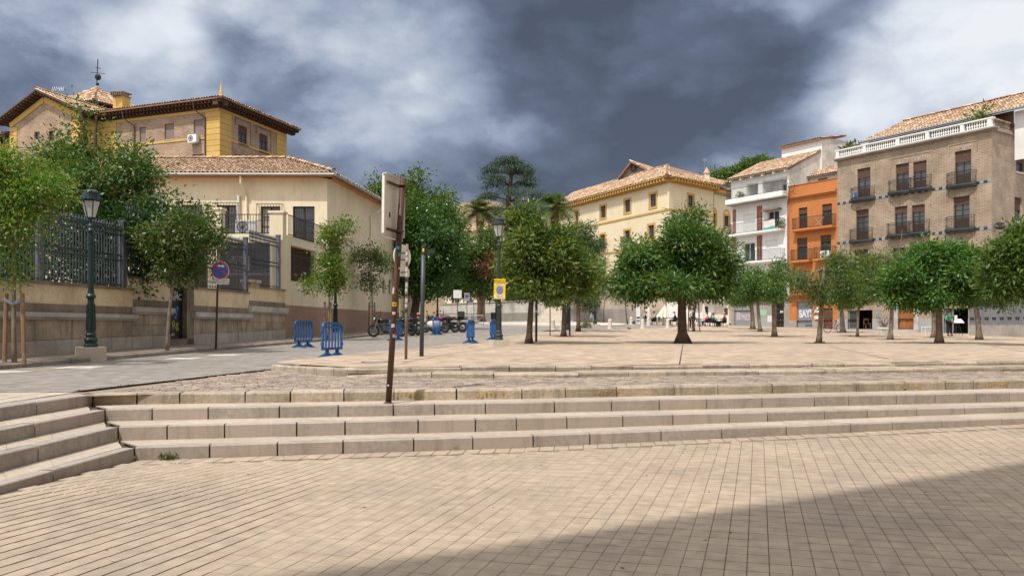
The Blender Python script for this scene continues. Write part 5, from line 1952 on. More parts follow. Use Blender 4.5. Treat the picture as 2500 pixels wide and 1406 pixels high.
# ground floor shutter with lettering, black door
def shutter(b, W, r, o=-.12, n=16):
    mb = MB()
    for k in range(n):
        z0, z1 = lerp(r[2], r[3], k / n), lerp(r[2], r[3], (k + 1) / n)
        mb.face([W.pt(r[0], z0, o), W.pt(r[1], z0, o), W.pt(r[1], z1 - .02, o - .03), W.pt(r[0], z1 - .02, o - .03)])
        mb.face([W.pt(r[0], z1 - .02, o - .03), W.pt(r[1], z1 - .02, o - .03), W.pt(r[1], z1, o), W.pt(r[0], z1, o)])
    return mb.build('roller_shutter', M['shutter'], b)
s = shutter(wh, WW, gsh)
um, zm = (gsh[0] + gsh[1]) / 2, lerp(gsh[2], gsh[3], .58)
text_part('graffiti', 'Rana', 1.05, M['graf_white'], s, wall_M(WW, um, zm, -.105), offset=.07, sx=.9)
text_part('graffiti', 'Rana', 1.05, M['graf_red'], s, wall_M(WW, um, zm, -.100), offset=.02, sx=.9)
text_part('graffiti', 'Rana', 1.05, M['graf_white'], s, wall_M(WW, um, zm, -.095), offset=-.02, sx=.9)
mb = MB(); WW.box(mb, gdr[0], gdr[1], gdr[2], gdr[3], -.2, -.1); d = mb.build('door', M['black_door'], wh)
mb = MB()
for k in range(3):
    for j in range(4):
        mb.ball(WW.pt(lerp(gdr[0], gdr[1], (k + .5) / 3), lerp(gdr[2], gdr[3], (.08, .28, .55, .72)[j]), -.1), .05, 6, 4)
mb.build('door_studs', M['brass'], d)
mb = MB()
for k in range(3):
    WW.box(mb, lerp(gdr[0], gdr[1], .45 + .14 * k), lerp(gdr[0], gdr[1], .55 + .14 * k), lerp(gdr[2], gdr[3], .58), lerp(gdr[2], gdr[3], .66), -.098, -.09)
mb.build('poster', M['sign_white'], d)
for xa, xb, ya, yb, m in ((1843, 1893, 777, 798, 'sign_white'), (1852, 1860, 780, 800, 'graf_green'), (1874, 1887, 770, 786, 'graf_white'), (1855, 1872, 757, 770, 'graf_green')):
    r = WW.rect(xa, ya, xb, yb)
    mb = MB()
    WW.box(mb, r[0], r[1], r[2], r[3], .002, .012 if m != 'sign_white' else .006)
    mb.build('painted_patch', M['grey_plinth'] if m == 'sign_white' else M[m], wh)
ac_unit(wh, WW.pt(*WW.px(1800, 633, .5), .5), .7, .6, .3, WW.rz)

# ---------------------------------------------------------------- orange house
WO = Wall((26.67, 76.39), (29.5, 72.0))
og = thing('orange_house', 'narrow bright orange house with iron balconies between white and brick buildings', 'house', (29, 75, 1.3))
zo_ = CH + 13.55
o1r = [WO.rect(1950, 507, 1971, 559), WO.rect(2007, 498, 2031, 552), WO.rect(1946, 581, 1971, 638), WO.rect(2003, 574, 2029, 630), WO.rect(1943, 661, 1967, 708), WO.rect(1999, 655, 2026, 704)]
osh, odr = WO.rect(1945, 736, 1983, 799), WO.rect(2010, 752, 2033, 803)
mb = MB()
WO.panel(mb, 0.002, WO.len - .002, WO.px(1960, 782)[1], zo_, o1r + [osh, odr], .22)
mb.build('wall', M['orange'], og)
mb = MB()
zgs = WO.px(1960, 782)[1]
WO.panel(mb, 0.002, WO.len - .002, -1, zgs, [(osh[0], osh[1], osh[2], zgs), (odr[0], odr[1], odr[2], zgs)], .2, o=.02)
mb.build('stone_base', M['grey_stone'], og)
for i, r in enumerate(o1r):
    window(og, WO, r, nx=2, zs=(.45, .72), blind=.26 if i in (0, 1, 3) else .34, panel=.42 if i < 2 else .2)
def slab_b(x0, x1, y):
    u0, z = WO.px(x0, y, .5)
    u1 = WO.px(x1, y, .5)[0]
    return balcony(og, WO, max(.03, u0), min(WO.len - .1, u1), z, .62, 'orange', 1.0, .2)
slab_b(1934, 2040, 561); slab_b(1930, 1977, 637); slab_b(1986, 2038, 632); slab_b(1930, 2036, 716)
mb = MB()
zcn = WO.px(1980, 474)[1]
WO.box(mb, -.05, WO.len, zcn - .12, zcn + .12, .002, .3); WO.box(mb, 0, WO.len, zcn - .28, zcn - .122, .002, .15)
zcn = WO.px(1980, 722)[1]
WO.box(mb, -.05, WO.len, zcn - .1, zcn + .12, .002, .32)
WO.box(mb, 0.02, WO.len - .02, zo_, zo_ + .06, -.25, .06)
mb.build('cornice', M['orange'], og)
s = shutter(og, WO, osh, n=24)
um = (osh[0] + osh[1]) / 2
for m_, of, oo in (('graf_blue', .22, -.112), ('graf_white', .10, -.105)):
    text_part('graffiti', 'SAY!', .95, M[m_], s, wall_M(WO, um + .02, lerp(osh[2], osh[3], .52), oo, .04), offset=of * .5, sx=.72)
text_part('graffiti', 'SANRJ', .30, M['ink'], s, wall_M(WO, lerp(osh[0], osh[1], .75), lerp(osh[2], osh[3], .08), -.10))
mb = MB(); WO.box(mb, odr[0], odr[1], odr[2], odr[3], -.2, -.1)
for k in range(2):
    WO.box(mb, lerp(odr[0], odr[1], .1 + .5 * k), lerp(odr[0], odr[1], .4 + .5 * k), lerp(odr[2], odr[3], .08), lerp(odr[2], odr[3], .4), -.1, -.07)
    WO.box(mb, lerp(odr[0], odr[1], .1 + .5 * k), lerp(odr[0], odr[1], .4 + .5 * k), lerp(odr[2], odr[3], .5), lerp(odr[2], odr[3], .9), -.1, -.07)
mb.build('door', M['blind'], og)
for xa, xb, ya, yb in ((1989, 1994, 750, 763), (1996, 2001, 750, 763), (1991, 2000, 771, 779)):
    mb = MB(); r = WO.rect(xa, ya, xb, yb); WO.box(mb, r[0], r[1], r[2], r[3], .002, .15); mb.build('meter_box', M['sign_white'], og)
ac_unit(og, WO.pt(*WO.px(2016, 622, .4), .4), .9, .7, .35, WO.rz)
mb = MB()
for a, b in (((1988, 530), (2005, 551)), ((1990, 551), (2012, 529)), ((1990, 532), (2012, 531))):
    mb.bar(WO.pt(*WO.px(*a, .45), .45), WO.pt(*WO.px(*b, .45), .45), .03)
mb.build('drying_rack', M['sign_white'], og)
# attic storey set back
WO2 = Wall(tuple(WO.pt(0, 0, -3.0))[:2], tuple(WO.pt(WO.len, 0, -3.0))[:2])
za4 = WO2.px(2010, 428)[1]
mb = MB(); WO2.panel(mb, 0, WO2.len, zo_ - 1, za4); mb.build('attic_wall', M['white'], og)
po = [WO2.pt(-.1, za4, .35), WO2.pt(WO2.len, za4, .35), WO2.pt(WO2.len, za4 + 1.3, -2.8), WO2.pt(-.1, za4 + 1.3, -2.8)]
tiled(roof_bed(og, [po], .1), po, cs=.26, tl=.45, eave_single=True, single_max=24)
window(og, WO2, WO2.rect(1998, 436, 2020, 452), nx=1, o=.02, blind=.8)
mb = MB(); mb.box(WO2.pt(4.3, za4 + 1.6, -1.5), (.8, .8, 1.4), WO.rz); mb.build('chimney', M['white_old'], og)

# ---------------------------------------------------------------- brick house with balustrade
WBk = Wall((29.5, 72.0), (36.6, 60.6))
WBs = Wall((36.6, 60.6), (47.2, 67.7))
bk = thing('brick_house', 'tan brick mansion with white roof balustrade and curved iron balconies', 'house', (37, 68, 1.1))
zk = CH + 15.05
top_ = [WBk.rect(2093, 411, 2125, 485), WBk.rect(2187, 400, 2219, 466), WBk.rect(2229, 394, 2262, 463), WBk.rect(2331, 368, 2371, 451)]
mid_ = [WBk.rect(2090, 512, 2121, 587), WBk.rect(2184, 504, 2215, 572), WBk.rect(2226, 500, 2258, 569), WBk.rect(2328, 480, 2367, 559)]
low_ = [WBk.rect(2086, 610, 2119, 690), WBk.rect(2180, 605, 2212, 682), WBk.rect(2222, 602, 2255, 680), WBk.rect(2326, 590, 2363, 680)]
shop = WBk.rect(2070, 757, 2130, 803)
kdr = WBk.rect(2193, 738, 2232, 804)
ent = WBk.rect(2304, 752, 2364, 814)
mb = MB()
zg2 = WBk.px(2180, 778)[1]
WBk.panel(mb, .002, WBk.len, zg2, zk, top_ + mid_ + low_ + [shop, kdr, ent], .28)
mb.build('wall', M['brick_r'], bk)
mb = MB()
sb = [WBs.rect(2481, 372, 2500, 421), WBs.rect(2477, 482, 2494, 541)]
WBs.panel(mb, 0, WBs.len, -1, zk, sb, .25)
mb.build('side_wall', M['brick_grey'], bk)
mb = MB()
WBk.panel(mb, .002, WBk.len, -1, zg2, [(h[0], h[1], h[2], zg2) for h in (shop, kdr, ent)], .25, o=.03)
mb.build('painted_base', M['grey_plinth'], bk)
for r in sb:
    window(bk, WBs, r, nx=1, blind=.5, sill='white')
for row, bl in ((top_, .32), (mid_, .22), (low_, .3)):
    for i, r in enumerate(row):
        window(bk, WBk, r, nx=2, zs=(.42, .60, .80), blind=bl * (.9 if i == 0 else 1), panel=.33, ft=.085)
        # arched brick heads over the paired windows and the raised surround
    for grp in ((row[0],), (row[1], row[2]), (row[3],)):
        u0, u1, z1 = grp[0][0], grp[-1][1], max(g[3] for g in grp)
        mb = MB()
        WBk.box(mb, u0 - .55, u1 + .55, z1 + .55, z1 + .62, 0, .05)
        for u in (u0 - .5, u1 + .42):
            WBk.box(mb, u, u + .07, z1 - .25, z1 + .55, 0, .045)
        n = max(6, int((u1 - u0) / .14))
        for k in range(n):
            ua, ub = lerp(u0, u1, k / n), lerp(u0, u1, (k + 1) / n) - .02
            WBk.box(mb, ua, ub, z1 + .01, z1 + .30, 0, .025)
        mb.build('brick_surround', M['wallstone'], bk)
def curved_balcony(u0, u1, z):
    mb = MB()
    n = 10
    pts = [(lerp(u0, u1, k / n), .35 + .28 * math.sin(math.pi * k / n)) for k in range(n + 1)]
    for (a, oa), (b, ob) in zip(pts, pts[1:]):
        for (h0, h1, sc) in ((-.12, 0, 1.0), (-.24, -.121, .8)):
            mb.hexa([WBk.pt(a, z + h0, oa * sc), WBk.pt(b, z + h0, ob * sc), WBk.pt(b, z + h0, 0), WBk.pt(a, z + h0, 0),
                     WBk.pt(a, z + h1, oa * sc), WBk.pt(b, z + h1, ob * sc), WBk.pt(b, z + h1, 0), WBk.pt(a, z + h1, 0)])
    s = mb.build('balcony', M['greypole'], bk)
    mb = MB()
    m = int((u1 - u0) / .13)
    P3 = []
    for k in range(m + 1):
        f = k / m
        u, oo = lerp(u0 + .05, u1 - .05, f), .31 + .28 * math.sin(math.pi * f)
        mb.bar(WBk.pt(u, z, oo), WBk.pt(u, z + .98, oo), .018)
        P3.append((u, oo))
    for h in (.06, .80, .98):
        for (a, oa), (b, ob) in zip(P3, P3[1:]):
            mb.bar(WBk.pt(a, z + h, oa), WBk.pt(b, z + h, ob), .03)
    for u in (u0 + .05, u1 - .05):
        for h in (.06, .98):
            mb.bar(WBk.pt(u, z + h, 0), WBk.pt(u, z + h, .31), .03)
        mb.bar(WBk.pt(u, z, .15), WBk.pt(u, z + .98, .15), .018)
    mb.build('railing', M['iron'], s)
for row in (top_, mid_, low_):
    curved_balcony(row[0][0] - .5, row[0][1] + .5, row[0][2])
    umid = (row[1][1] + row[2][0]) / 2
    z = (row[1][2] + row[2][2]) / 2
    curved_balcony(row[1][0] - .55, umid, z); curved_balcony(umid, row[2][1] + .5, z)
    curved_balcony(row[3][0] - .55, row[3][1] + .5, row[3][2])
# teal tile bands
for y_ in ((2048, 497.6), (2044, 594.4)):
    z = WBk.px(*y_)[1]
    for k in range(46):
        mb = MB()
        WBk.box(mb, WBk.len * k / 46, WBk.len * (k + 1) / 46 - .02, z - .11, z + .11, 0, .02)
        mb.build('band_tile', M['shutter'] if k % 2 else M['bronze'], bk)
# cornice, balustrade
mb = MB()
WBk.box(mb, -.15, WBk.len + .3, zk, zk + .10, -.3, .22); WBk.box(mb, -.2, WBk.len + .45, zk + .101, zk + .22, -.3, .40)
WBs.box(mb, .3, WBs.len, zk, zk + .20, -.3, .2)
mb.build('cornice', M['concrete'], bk)
zb_, zt_ = zk + .221, CH + 16.02
mb = MB()
WBk.box(mb, -.1, WBk.len + .25, zb_, zb_ + .10, -.05, .25); WBk.box(mb, -.1, WBk.len + .25, zt_ - .10, zt_, -.07, .27)
for f in (0, .2, .43, .62, .83, .985):
    WBk.box(mb, WBk.len * f, WBk.len * f + .3, zb_ + .1, zt_ - .1, -.04, .24)
mb.build('balustrade', M['white'], bk)
mb = MB()
mb.lathe([(.05, 0), (.05, .04), (.035, .07), (.075, .18), (.065, .26), (.035, .36), (.05, .43), (.05, zt_ - zb_ - .2)], n=8)
bme = bpy.data.meshes.new('baluster'); bme.from_pydata(mb.v, [], mb.f); bme.materials.append(M['white'])
bme2 = bme.copy(); bme2.materials.clear(); bme2.materials.append(M['wallstone'])
for k in range(72):
    f = (k + .5) / 72
    if any(abs(f - g - .011) < .016 for g in (0, .2, .43, .62, .83, .985)):
        continue
    o = bpy.data.objects.new('baluster', bme); COL.objects.link(o); o.parent = bk; o.location = WBk.pt(WBk.len * f, zb_ + .1, .1) - ORG[bk.name]
mb = MB()
WBs.box(mb, .3, WBs.len, zb_, zb_ + .1, -.2, .1); WBs.box(mb, .3, WBs.len, zt_ - .1, zt_, -.22, .12)
mb.build('side_balustrade', M['wallstone'], bk)
for k in range(30):
    o = bpy.data.objects.new('baluster', bme2); COL.objects.link(o); o.parent = bk; o.location = WBs.pt(.5 + k * .24, zb_ + .1, -.05) - ORG[bk.name]
# penthouse with tiled roof
ob = -2.3
ue0 = WBk.px(2101, 346, ob)[0]
zpe = WBk.px(2300, 304, ob)[1]
ue1 = WBk.px(2520, 259, ob)[0]
er = [WBk.pt(ue0, zpe, ob), WBk.pt(ue1, zpe, ob), WBk.pt(ue1 - 1.2, zpe + 2.05, ob - 4.2), WBk.pt(ue0 + 1.4, zpe + 2.05, ob - 4.2)]
rk = roof_bed(bk, [er], .12)
tiled(rk, er, cs=.26, tl=.45, eave_single=True, single_max=70)
ridge_tiles(rk, er[3] + Vector((0, 0, .1)), er[2] + Vector((0, 0, .1)), .15, .45)
mb = MB()
WBk.panel(mb, ue0 + .4, WBk.len + .2, zk, zpe, o=ob - .6)
mb.build('penthouse_wall', M['brown_wood'], bk)
mb = MB()
WBk.panel(mb, WBk.len + .22, ue1 + 3, zk - 2, zpe - .1, o=ob - .65)
mb.build('penthouse_white_wall', M['white'], bk)
mb = MB(); mb.tube([WBk.pt(ue0, zpe - .04, ob + .08), WBk.pt(ue1, zpe - .04, ob + .08)], .08, 8); mb.build('gutter', M['gutter'], bk)
# door, shop window, entry
mb = MB()
W_ = WBk
for (a, b) in ((kdr[0] - .45, kdr[0]), (kdr[1], kdr[1] + .4)):
    W_.box(mb, a, b, -.5, kdr[3] + .35, -.1, .09)
W_.box(mb, kdr[0], kdr[1], kdr[3], kdr[3] + .35, -.1, .085)
W_.box(mb, kdr[0] - .6, kdr[1] + .7, -.5, kdr[2], -.1, .5)
mb.build('door_surround', M['moulding'], bk)
mb = MB(); W_.box(mb, kdr[0], kdr[1], kdr[2], kdr[3], -.25, -.15); d = mb.build('door', M['door_wood'], bk)
for k in range(2):
    for (f0, f1) in ((.04, .36), (.40, .97)):
        mb = MB()
        a, b = lerp(kdr[0], kdr[1], .5 * k + .06), lerp(kdr[0], kdr[1], .5 * k + .44)
        W_.box(mb, a, b, lerp(kdr[2], kdr[3], f0), lerp(kdr[2], kdr[3], f1), -.15, -.12)
        mb.build('door_panel', M['door_wood'], d)
for r, nm in ((shop, 'shop_window'), (ent, 'glass_entrance')):
    mb = MB()
    W_.panel(mb, r[0], r[1], r[2], r[3], o=-2.2)
    mb.face([W_.pt(r[0], r[2], -2.2), W_.pt(r[1], r[2], -2.2), W_.pt(r[1], r[2], -.25), W_.pt(r[0], r[2], -.25)])
    for u in (r[0], r[1]):
        mb.face([W_.pt(u, r[2], -2.2), W_.pt(u, r[3], -2.2), W_.pt(u, r[3], -.25), W_.pt(u, r[2], -.25)])
    mb.face([W_.pt(r[0], r[3], -2.2), W_.pt(r[1], r[3], -2.2), W_.pt(r[1], r[3], -.25), W_.pt(r[0], r[3], -.25)])
    mb.build('shop_interior', M['dark_room'], bk)
    window(bk, W_, (r[0], lerp(r[0], r[1], .36), r[2], r[3]), frame='shutter', nx=1, zs=(.3,), name=nm)
mb = MB()
c = W_.pt(lerp(shop[0], shop[1], .62), shop[2], -.6)
for dx in (-.2, .2):
    for dy in (-.2, .2):
        mb.box(c + Vector((dx, dy, .23)), (.05, .05, .46))
    mb.box(c + Vector((dx, .2, .7)), (.05, .05, .5))
mb.box(c + Vector((0, 0, .47)), (.48, .48, .05)); mb.box(c + Vector((0, .2, .85)), (.45, .04, .18))
o = mb.build('wooden_chair', M['stake'])
tag(o, 'small wooden chair inside the shop opening of the brick house', 'chair')
fl_ = WBs.pt(*WBs.px(2441, 552, .4), .4)
mb = MB(); mb.box(fl_, (.62, .35, .42), .3, tilt=Matrix.Rotation(-.4, 3, 'X')); mb.bar(fl_, fl_ + Vector((.3, .5, 0)), .06); mb.build('floodlight', M['black_matte'], bk)
r = WBk.rect(2138, 756, 2151, 775); mb = MB(); WBk.box(mb, r[0], r[1], r[2], r[3], .004, .03); mb.build('wall_plaque', M['shutter'], bk)
# blue stool and plants on the balconies
c = WBk.pt(*WBk.px(2088, 483, .2), .3)
st = thing('plastic_stool', 'blue plastic stool on the top left balcony of the brick house', 'stool', c)
mb = MB(); mb.box(c + Vector((0, 0, .38)), (.34, .34, .04)); mb.build('seat', M['sign_sky'], st)
for dx in (-.13, .13):
    for dy in (-.13, .13):
        mb = MB(); mb.bar(c + Vector((dx, dy, .36)), c + Vector((dx * 1.25, dy * 1.25, 0)), .05); mb.build('leg', M['sign_sky'], st)

# ---------------------------------------------------------------- low white cafe house, grey panel wall, retaining walls, far house
WC = Wall((16.8, 92.5), (22.7, 83.2))
cf = thing('cafe_house', 'low white house behind the cafe tables with curtained doorway', 'house', (21, 88, 1.8))
cw, cd = WC.rect(1719, 748, 1729, 763), WC.rect(1744, 748, 1766, 794)
zcf = CH + 8.9
mb = MB(); WC.panel(mb, 0, WC.len, -1, zcf, [cw, cd], .2); mb.build('wall', M['white'], cf)
window(cf, WC, cw, nx=1, grille=(0, 0, -.02))
mb = MB()
n = 14
for i in range(n):
    a, b = lerp(cd[0], cd[1], i / n), lerp(cd[0], cd[1], (i + 1) / n)
    mb.face([WC.pt(a, cd[2], -.15 + .03 * (i % 2)), WC.pt(b, cd[2], -.15 + .03 * ((i + 1) % 2)), WC.pt(b, cd[3], -.15 + .03 * ((i + 1) % 2)), WC.pt(a, cd[3], -.15 + .03 * (i % 2))])
mb.build('door_curtain', M['canvas'], cf)
r = WC.rect(1769, 752, 1777, 768); mb = MB(); WC.box(mb, r[0], r[1], r[2], r[3], .002, .06); mb.build('menu_board', M['blind'], cf)
zz = WC.px(1760, 730)[1]
mb = MB(); WC.box(mb, lerp(0, WC.len, .5), WC.len - .1, zz - .15, zz, .002, .7); s = mb.build('balcony', M['white'], cf)
railing_mb(WC, lerp(0, WC.len, .5), WC.len - .1, zz, .95, .62).build('railing', M['iron'], s)
pc = [WC.pt(0, zcf, .5), WC.pt(WC.len, zcf, .5), WC.pt(WC.len, zcf + .8, -2), WC.pt(0, zcf + .8, -2)]
tiled(roof_bed(cf, [pc], .12), pc, cs=.3, tl=.5)
railing_mb(WC, 3, WC.len, zcf + .6, 1.0, -1.6).build('roof_railing', M['iron'], cf)
mb = MB(); WC.panel(mb, 3, WC.len, zcf, zcf + 2.2, o=-3.4); mb.build('terrace_wall', M['wallstone'], cf)

gp = thing('panel_fence', 'grey steel panel fence on a concrete base beside the brick house', 'fence', (36, 56, 1.0))
WGp = Wall(((2367 - CX) / F * 58.5, 58.5), ((2600 - CX) / F * 52.5, 52.5))
zgp0, zgp1 = WGp.px(2400, 793)[1], WGp.px(2400, 728)[1]
mb = MB(); WGp.box(mb, 0, WGp.len, -.5, zgp0, -.3, 0.05); mb.build('concrete_base', M['concrete'], gp)
for k in range(12):
    mb = MB()
    a, b = WGp.len * k / 12, WGp.len * (k + 1) / 12 - .05
    mb.hexa([WGp.pt(a, zgp0 - .05, .06), WGp.pt(b, zgp0 - .12, .0), WGp.pt(b, zgp0 - .12, -.04), WGp.pt(a, zgp0 - .05, .02),
             WGp.pt(a, zgp1, .06), WGp.pt(b, zgp1, .0), WGp.pt(b, zgp1, -.04), WGp.pt(a, zgp1, .02)])
    pn = mb.build('fence_panel', M['grey_panel'], gp)
    mb = MB()
    for q in (.3, .6):
        for zf in (.22, .80):
            u, z = lerp(a, b, q), lerp(zgp0, zgp1, zf)
            mb.face([WGp.pt(u - .09, z + .12, .075), WGp.pt(u, z - .14, .07), WGp.pt(u + .09, z + .12, .065)])
    mb.build('punched_notch', M['black_matte'], pn)

def plain_wall(name, label, pa, pb, z1a, z1b, th, m, lower=None, cap=None, zb=-.5):
    W = Wall(pa, pb)
    t = thing(name, label, 'wall', W.pt(W.len / 2, plaza_z(*tuple(W.pt(W.len / 2, 0))[:2])))
    mb = MB()
    mb.hexa([W.pt(0, zb, 0), W.pt(W.len, zb, 0), W.pt(W.len, zb, -th), W.pt(0, zb, -th), W.pt(0, z1a, 0), W.pt(W.len, z1b, 0), W.pt(W.len, z1b, -th), W.pt(0, z1a, -th)])
    mb.build('wall_face', M[m], t)
    if lower:
        h0, h1, lm = lower
        mb = MB()
        mb.hexa([W.pt(0, zb, .10), W.pt(W.len, zb, .10), W.pt(W.len, zb, .002), W.pt(0, zb, .002), W.pt(0, h0, .10), W.pt(W.len, h1, .10), W.pt(W.len, h1, .002), W.pt(0, h0, .002)])
        mb.build('lower_course', M[lm], t)
    if cap:
        mb = MB()
        mb.hexa([W.pt(0, z1a, .08), W.pt(W.len, z1b, .08), W.pt(W.len, z1b, -th - .05), W.pt(0, z1a, -th - .05), W.pt(0, z1a + .12, .08), W.pt(W.len, z1b + .12, .08), W.pt(W.len, z1b + .12, -th - .05), W.pt(0, z1a + .12, -th - .05)])
        mb.build('coping', M[cap], t)
    return W
zr = lambda y, d: CH + (HY - y) / F * d
WR1 = plain_wall('retaining_wall', 'low white rendered retaining wall behind the parked motorcycles', ((1075 - CX) / F * 92, 92), ((1336 - CX) / F * 90, 90), zr(744, 92), zr(733, 90), .5, 'retain', (zr(765, 92), zr(763, 90), 'concrete'), 'moulding')
WR2 = plain_wall('retaining_wall', 'high beige cracked retaining wall sloping behind the staked trees', ((1336 - CX) / F * 90, 90.2), ((1640 - CX) / F * 91, 91.0), zr(706, 90), zr(700, 90), .5, 'retain_beige', (zr(752, 90), zr(756, 90), 'concrete'), 'moulding')
fh = thing('far_house', 'pale house with red tiled roof glimpsed behind the roundabout trees', 'house', (-8, 126, 2))
WH = Wall(((1085 - CX) / F * 128, 128), ((1235 - CX) / F * 122, 122))
zh = zr(566, 125)
hr = [WH.rect(1110 + 32 * i, 600 + 55 * j, 1122 + 32 * i, 630 + 55 * j) for i in range(4) for j in range(3)]
mb = MB(); WH.panel(mb, 0, WH.len, -1, zh, hr, .2); mb.build('wall', M['cream'], fh)
for r in hr:
    window(fh, WH, r, nx=2, ft=.1)
ph = [WH.pt(-.3, zh, .6), WH.pt(WH.len, zh, .6), WH.pt(WH.len, zh + 1.8, -4.5), WH.pt(-.3, zh + 1.8, -4.5)]
tiled(roof_bed(fh, [ph], .15), ph, cs=.36, tl=.6)
# cream building end seen past the clipped tree
mb = MB()
WZ = Wall(((983 - CX) / F * 60, 60), ((1013 - CX) / F * 60.5, 60.5))
pz_ = thing('gate_pillar', 'pale plastered gate pillar with notice board past the cream house', 'pillar', WZ.pt(.4, street(60)))
WZ.box(mb, 0, .75, street(60) - .4, zr(706, 60), -.5, 0); mb.build('shaft', M['convent'], pz_)
mb = MB(); WZ.box(mb, -.1, .85, zr(706, 60), zr(700, 60), -.6, .1); mb.build('cap', M['moulding'], pz_)

# hills
def hill(name, xs, topf, d, depth, m):
    rows = [[P(x, 800, d) for x in xs], [P(x, topf(x), d + depth * .5) for x in xs], [P(x, topf(x) - 3, d + depth) for x in xs], [P(x, 830, d + depth * 2) for x in xs]]
    o = mb_rows(rows).build(name, M[m])
    return tag(o, kind='structure')
hill('hillside', [900 + 30 * i for i in range(20)], lambda x: 506 + 16 * math.sin(x * .02) + (x - 1180) ** 2 / 2600 - 6 * math.sin(x * .11), 230, 120, 'hill')
hill('wooded_hillside', [1600 + 20 * i for i in range(24)], lambda x: 455 - 48 * math.exp(-((x - 1880) / 110) ** 2) + 4 * math.sin(x * .1), 190, 60, 'leaf_dark')

# ---------------------------------------------------------------- building behind the photographer that shades the foreground
def sh_y(X):
    return 5.9 + 0.521 * X
H = 25.0
k = (LIGHT.y - .521 * LIGHT.x) / -LIGHT.z
ya = lambda X: sh_y(X) - k * H
bs = thing('apartment_block', 'tall pale apartment block behind the photographer shading the lower plaza', 'building', (6, -6, 0))
Wq = Wall((34, ya(34)), (-14, ya(-14)))
hq = [(2 + i * 4.2, 3.4 + i * 4.2, 2.0 + j * 3.4, 4.0 + j * 3.4) for i in range(11) for j in range(6)]
mb = MB(); Wq.panel(mb, 0, Wq.len, -.3, H - .3, hq, .25)
mb.build('wall', M['convent'], bs)
for r in hq:
    window(bs, Wq, r, nx=2)
mb = MB()
Wq.box(mb, -.5, Wq.len + .5, H - .299, H, -14, 0.0)
mb.build('roof_slab', M['concrete'], bs)
mb = MB(); Wq.box(mb, 0, Wq.len, -.3, H - .31, -13.5, -13.2); mb.build('rear_wall', M['convent'], bs)
for u in (0, Wq.len):
    mb = MB(); Wq.box(mb, u - .05, u + .05, -.3, H - .31, -13.15, -.01); mb.build('end_wall', M['convent'], bs)
# ---------------------------------------------------------------- trees
def fast_mesh(name, verts, quads, m):
    me = bpy.data.meshes.new(name)
    nv, nf = len(verts), len(quads)
    me.vertices.add(nv)
    me.vertices.foreach_set('co', np.asarray(verts, dtype=np.float32).ravel())
    me.loops.add(nf * 4)
    me.loops.foreach_set('vertex_index', np.asarray(quads, dtype=np.int32).ravel())
    me.polygons.add(nf)
    me.polygons.foreach_set('loop_start', np.arange(0, nf * 4, 4, dtype=np.int32))
    me.materials.append(m)
    me.update()
    me.validate()
    return me

def unit(a):
    return a / (np.linalg.norm(a, axis=1, keepdims=True) + 1e-9)

def crown_points(lobes, nclump, rng, shell=0.5, gaps=0.2, gscale=1.3):
    w = np.array([(l[1][0] * l[1][1] * l[1][2]) ** 0.67 for l in lobes])
    ids = rng.choice(len(lobes), size=nclump * 2, p=w / w.sum())
    C = np.array([tuple(l[0]) for l in lobes])[ids]
    Rr = np.array([l[1] for l in lobes])[ids]
    d = unit(rng.normal(size=(len(ids), 3)))
    r = rng.uniform(0.0, 1.0, size=(len(ids), 1)) ** shell
    wob = 1 + 0.16 * np.sin(d[:, :1] * 5 + C[:, :1] * 3) * np.cos(d[:, 1:2] * 6 + C[:, 2:3] * 2) + 0.12 * np.sin(d[:, 2:3] * 7 + C[:, 1:2])
    p = C + d * Rr * r * wob
    g = np.sin(p[:, 0] * gscale * 2.1 + 1.3) * np.sin(p[:, 1] * gscale * 1.7 + .4) * np.sin(p[:, 2] * gscale * 2.6 + 2.1)
    keep = np.argsort(g + rng.normal(0, .25, len(g)))[int(len(g) * gaps):]
    rng.shuffle(keep)
    return p[keep[:nclump]], d[keep[:nclump]]

def leaves(name, parent, pts, outs, per, leaf, aspect, m, rng, spread=0.32, droop=0.15):
    n = len(pts) * per
    c = np.repeat(pts, per, axis=0)
    o = np.repeat(outs, per, axis=0)
    off_ = rng.normal(size=(n, 3)) * spread * np.array([1, 1, .75])
    p = c + off_
    d = unit(unit(off_) * .8 + rng.normal(size=(n, 3)) * .45 + o * .35 + np.array([0, 0, -droop]))
    nr = unit(rng.normal(size=(n, 3)) * .45 + np.array([0, 0, .55]) + o * .75)
    s = unit(np.cross(d, nr))
    L_ = leaf * rng.uniform(.65, 1.35, size=(n, 1))
    Wd = L_ * aspect
    fold = np.cross(s, d) * Wd * .25
    v = np.stack([p, p + d * L_ * .45 + s * Wd * .5 + fold, p + d * L_, p + d * L_ * .45 - s * Wd * .5 + fold], axis=1).reshape(-1, 3)
    off = ORG.get(parent.name, Vector())
    v = v - np.array(tuple(off))
    me = fast_mesh(name, v, np.arange(n * 4).reshape(-1, 4), m)
    return link_mesh(name, me, parent, off)

def px_lobes(spec, d, deep=0.9):
    out = []
    for l in spec:
        x, y, rx, ry = l[:4]
        dd = l[4] if len(l) > 4 else 0.0
        out.append((P(x, y, d + dd), (rx * d / F, rx * d / F * deep, ry * d / F)))
    return out

def limb(mb, a, b, r0, r1, rng, n=5, bend=.18, seg=6):
    a, b = Vector(a), Vector(b)
    L_ = (b - a).length
    mid = a.lerp(b, .5) + Vector(rng.normal(size=3) * L_ * bend * .5) + Vector((0, 0, L_ * .10))
    pts = []
    for i in range(n + 1):
        t = i / n
        pts.append(a * (1 - t) ** 2 + mid * 2 * t * (1 - t) + b * t * t)
    mb.tube(pts, [lerp(r0, r1, i / n) for i in range(n + 1)], seg, cap=False)

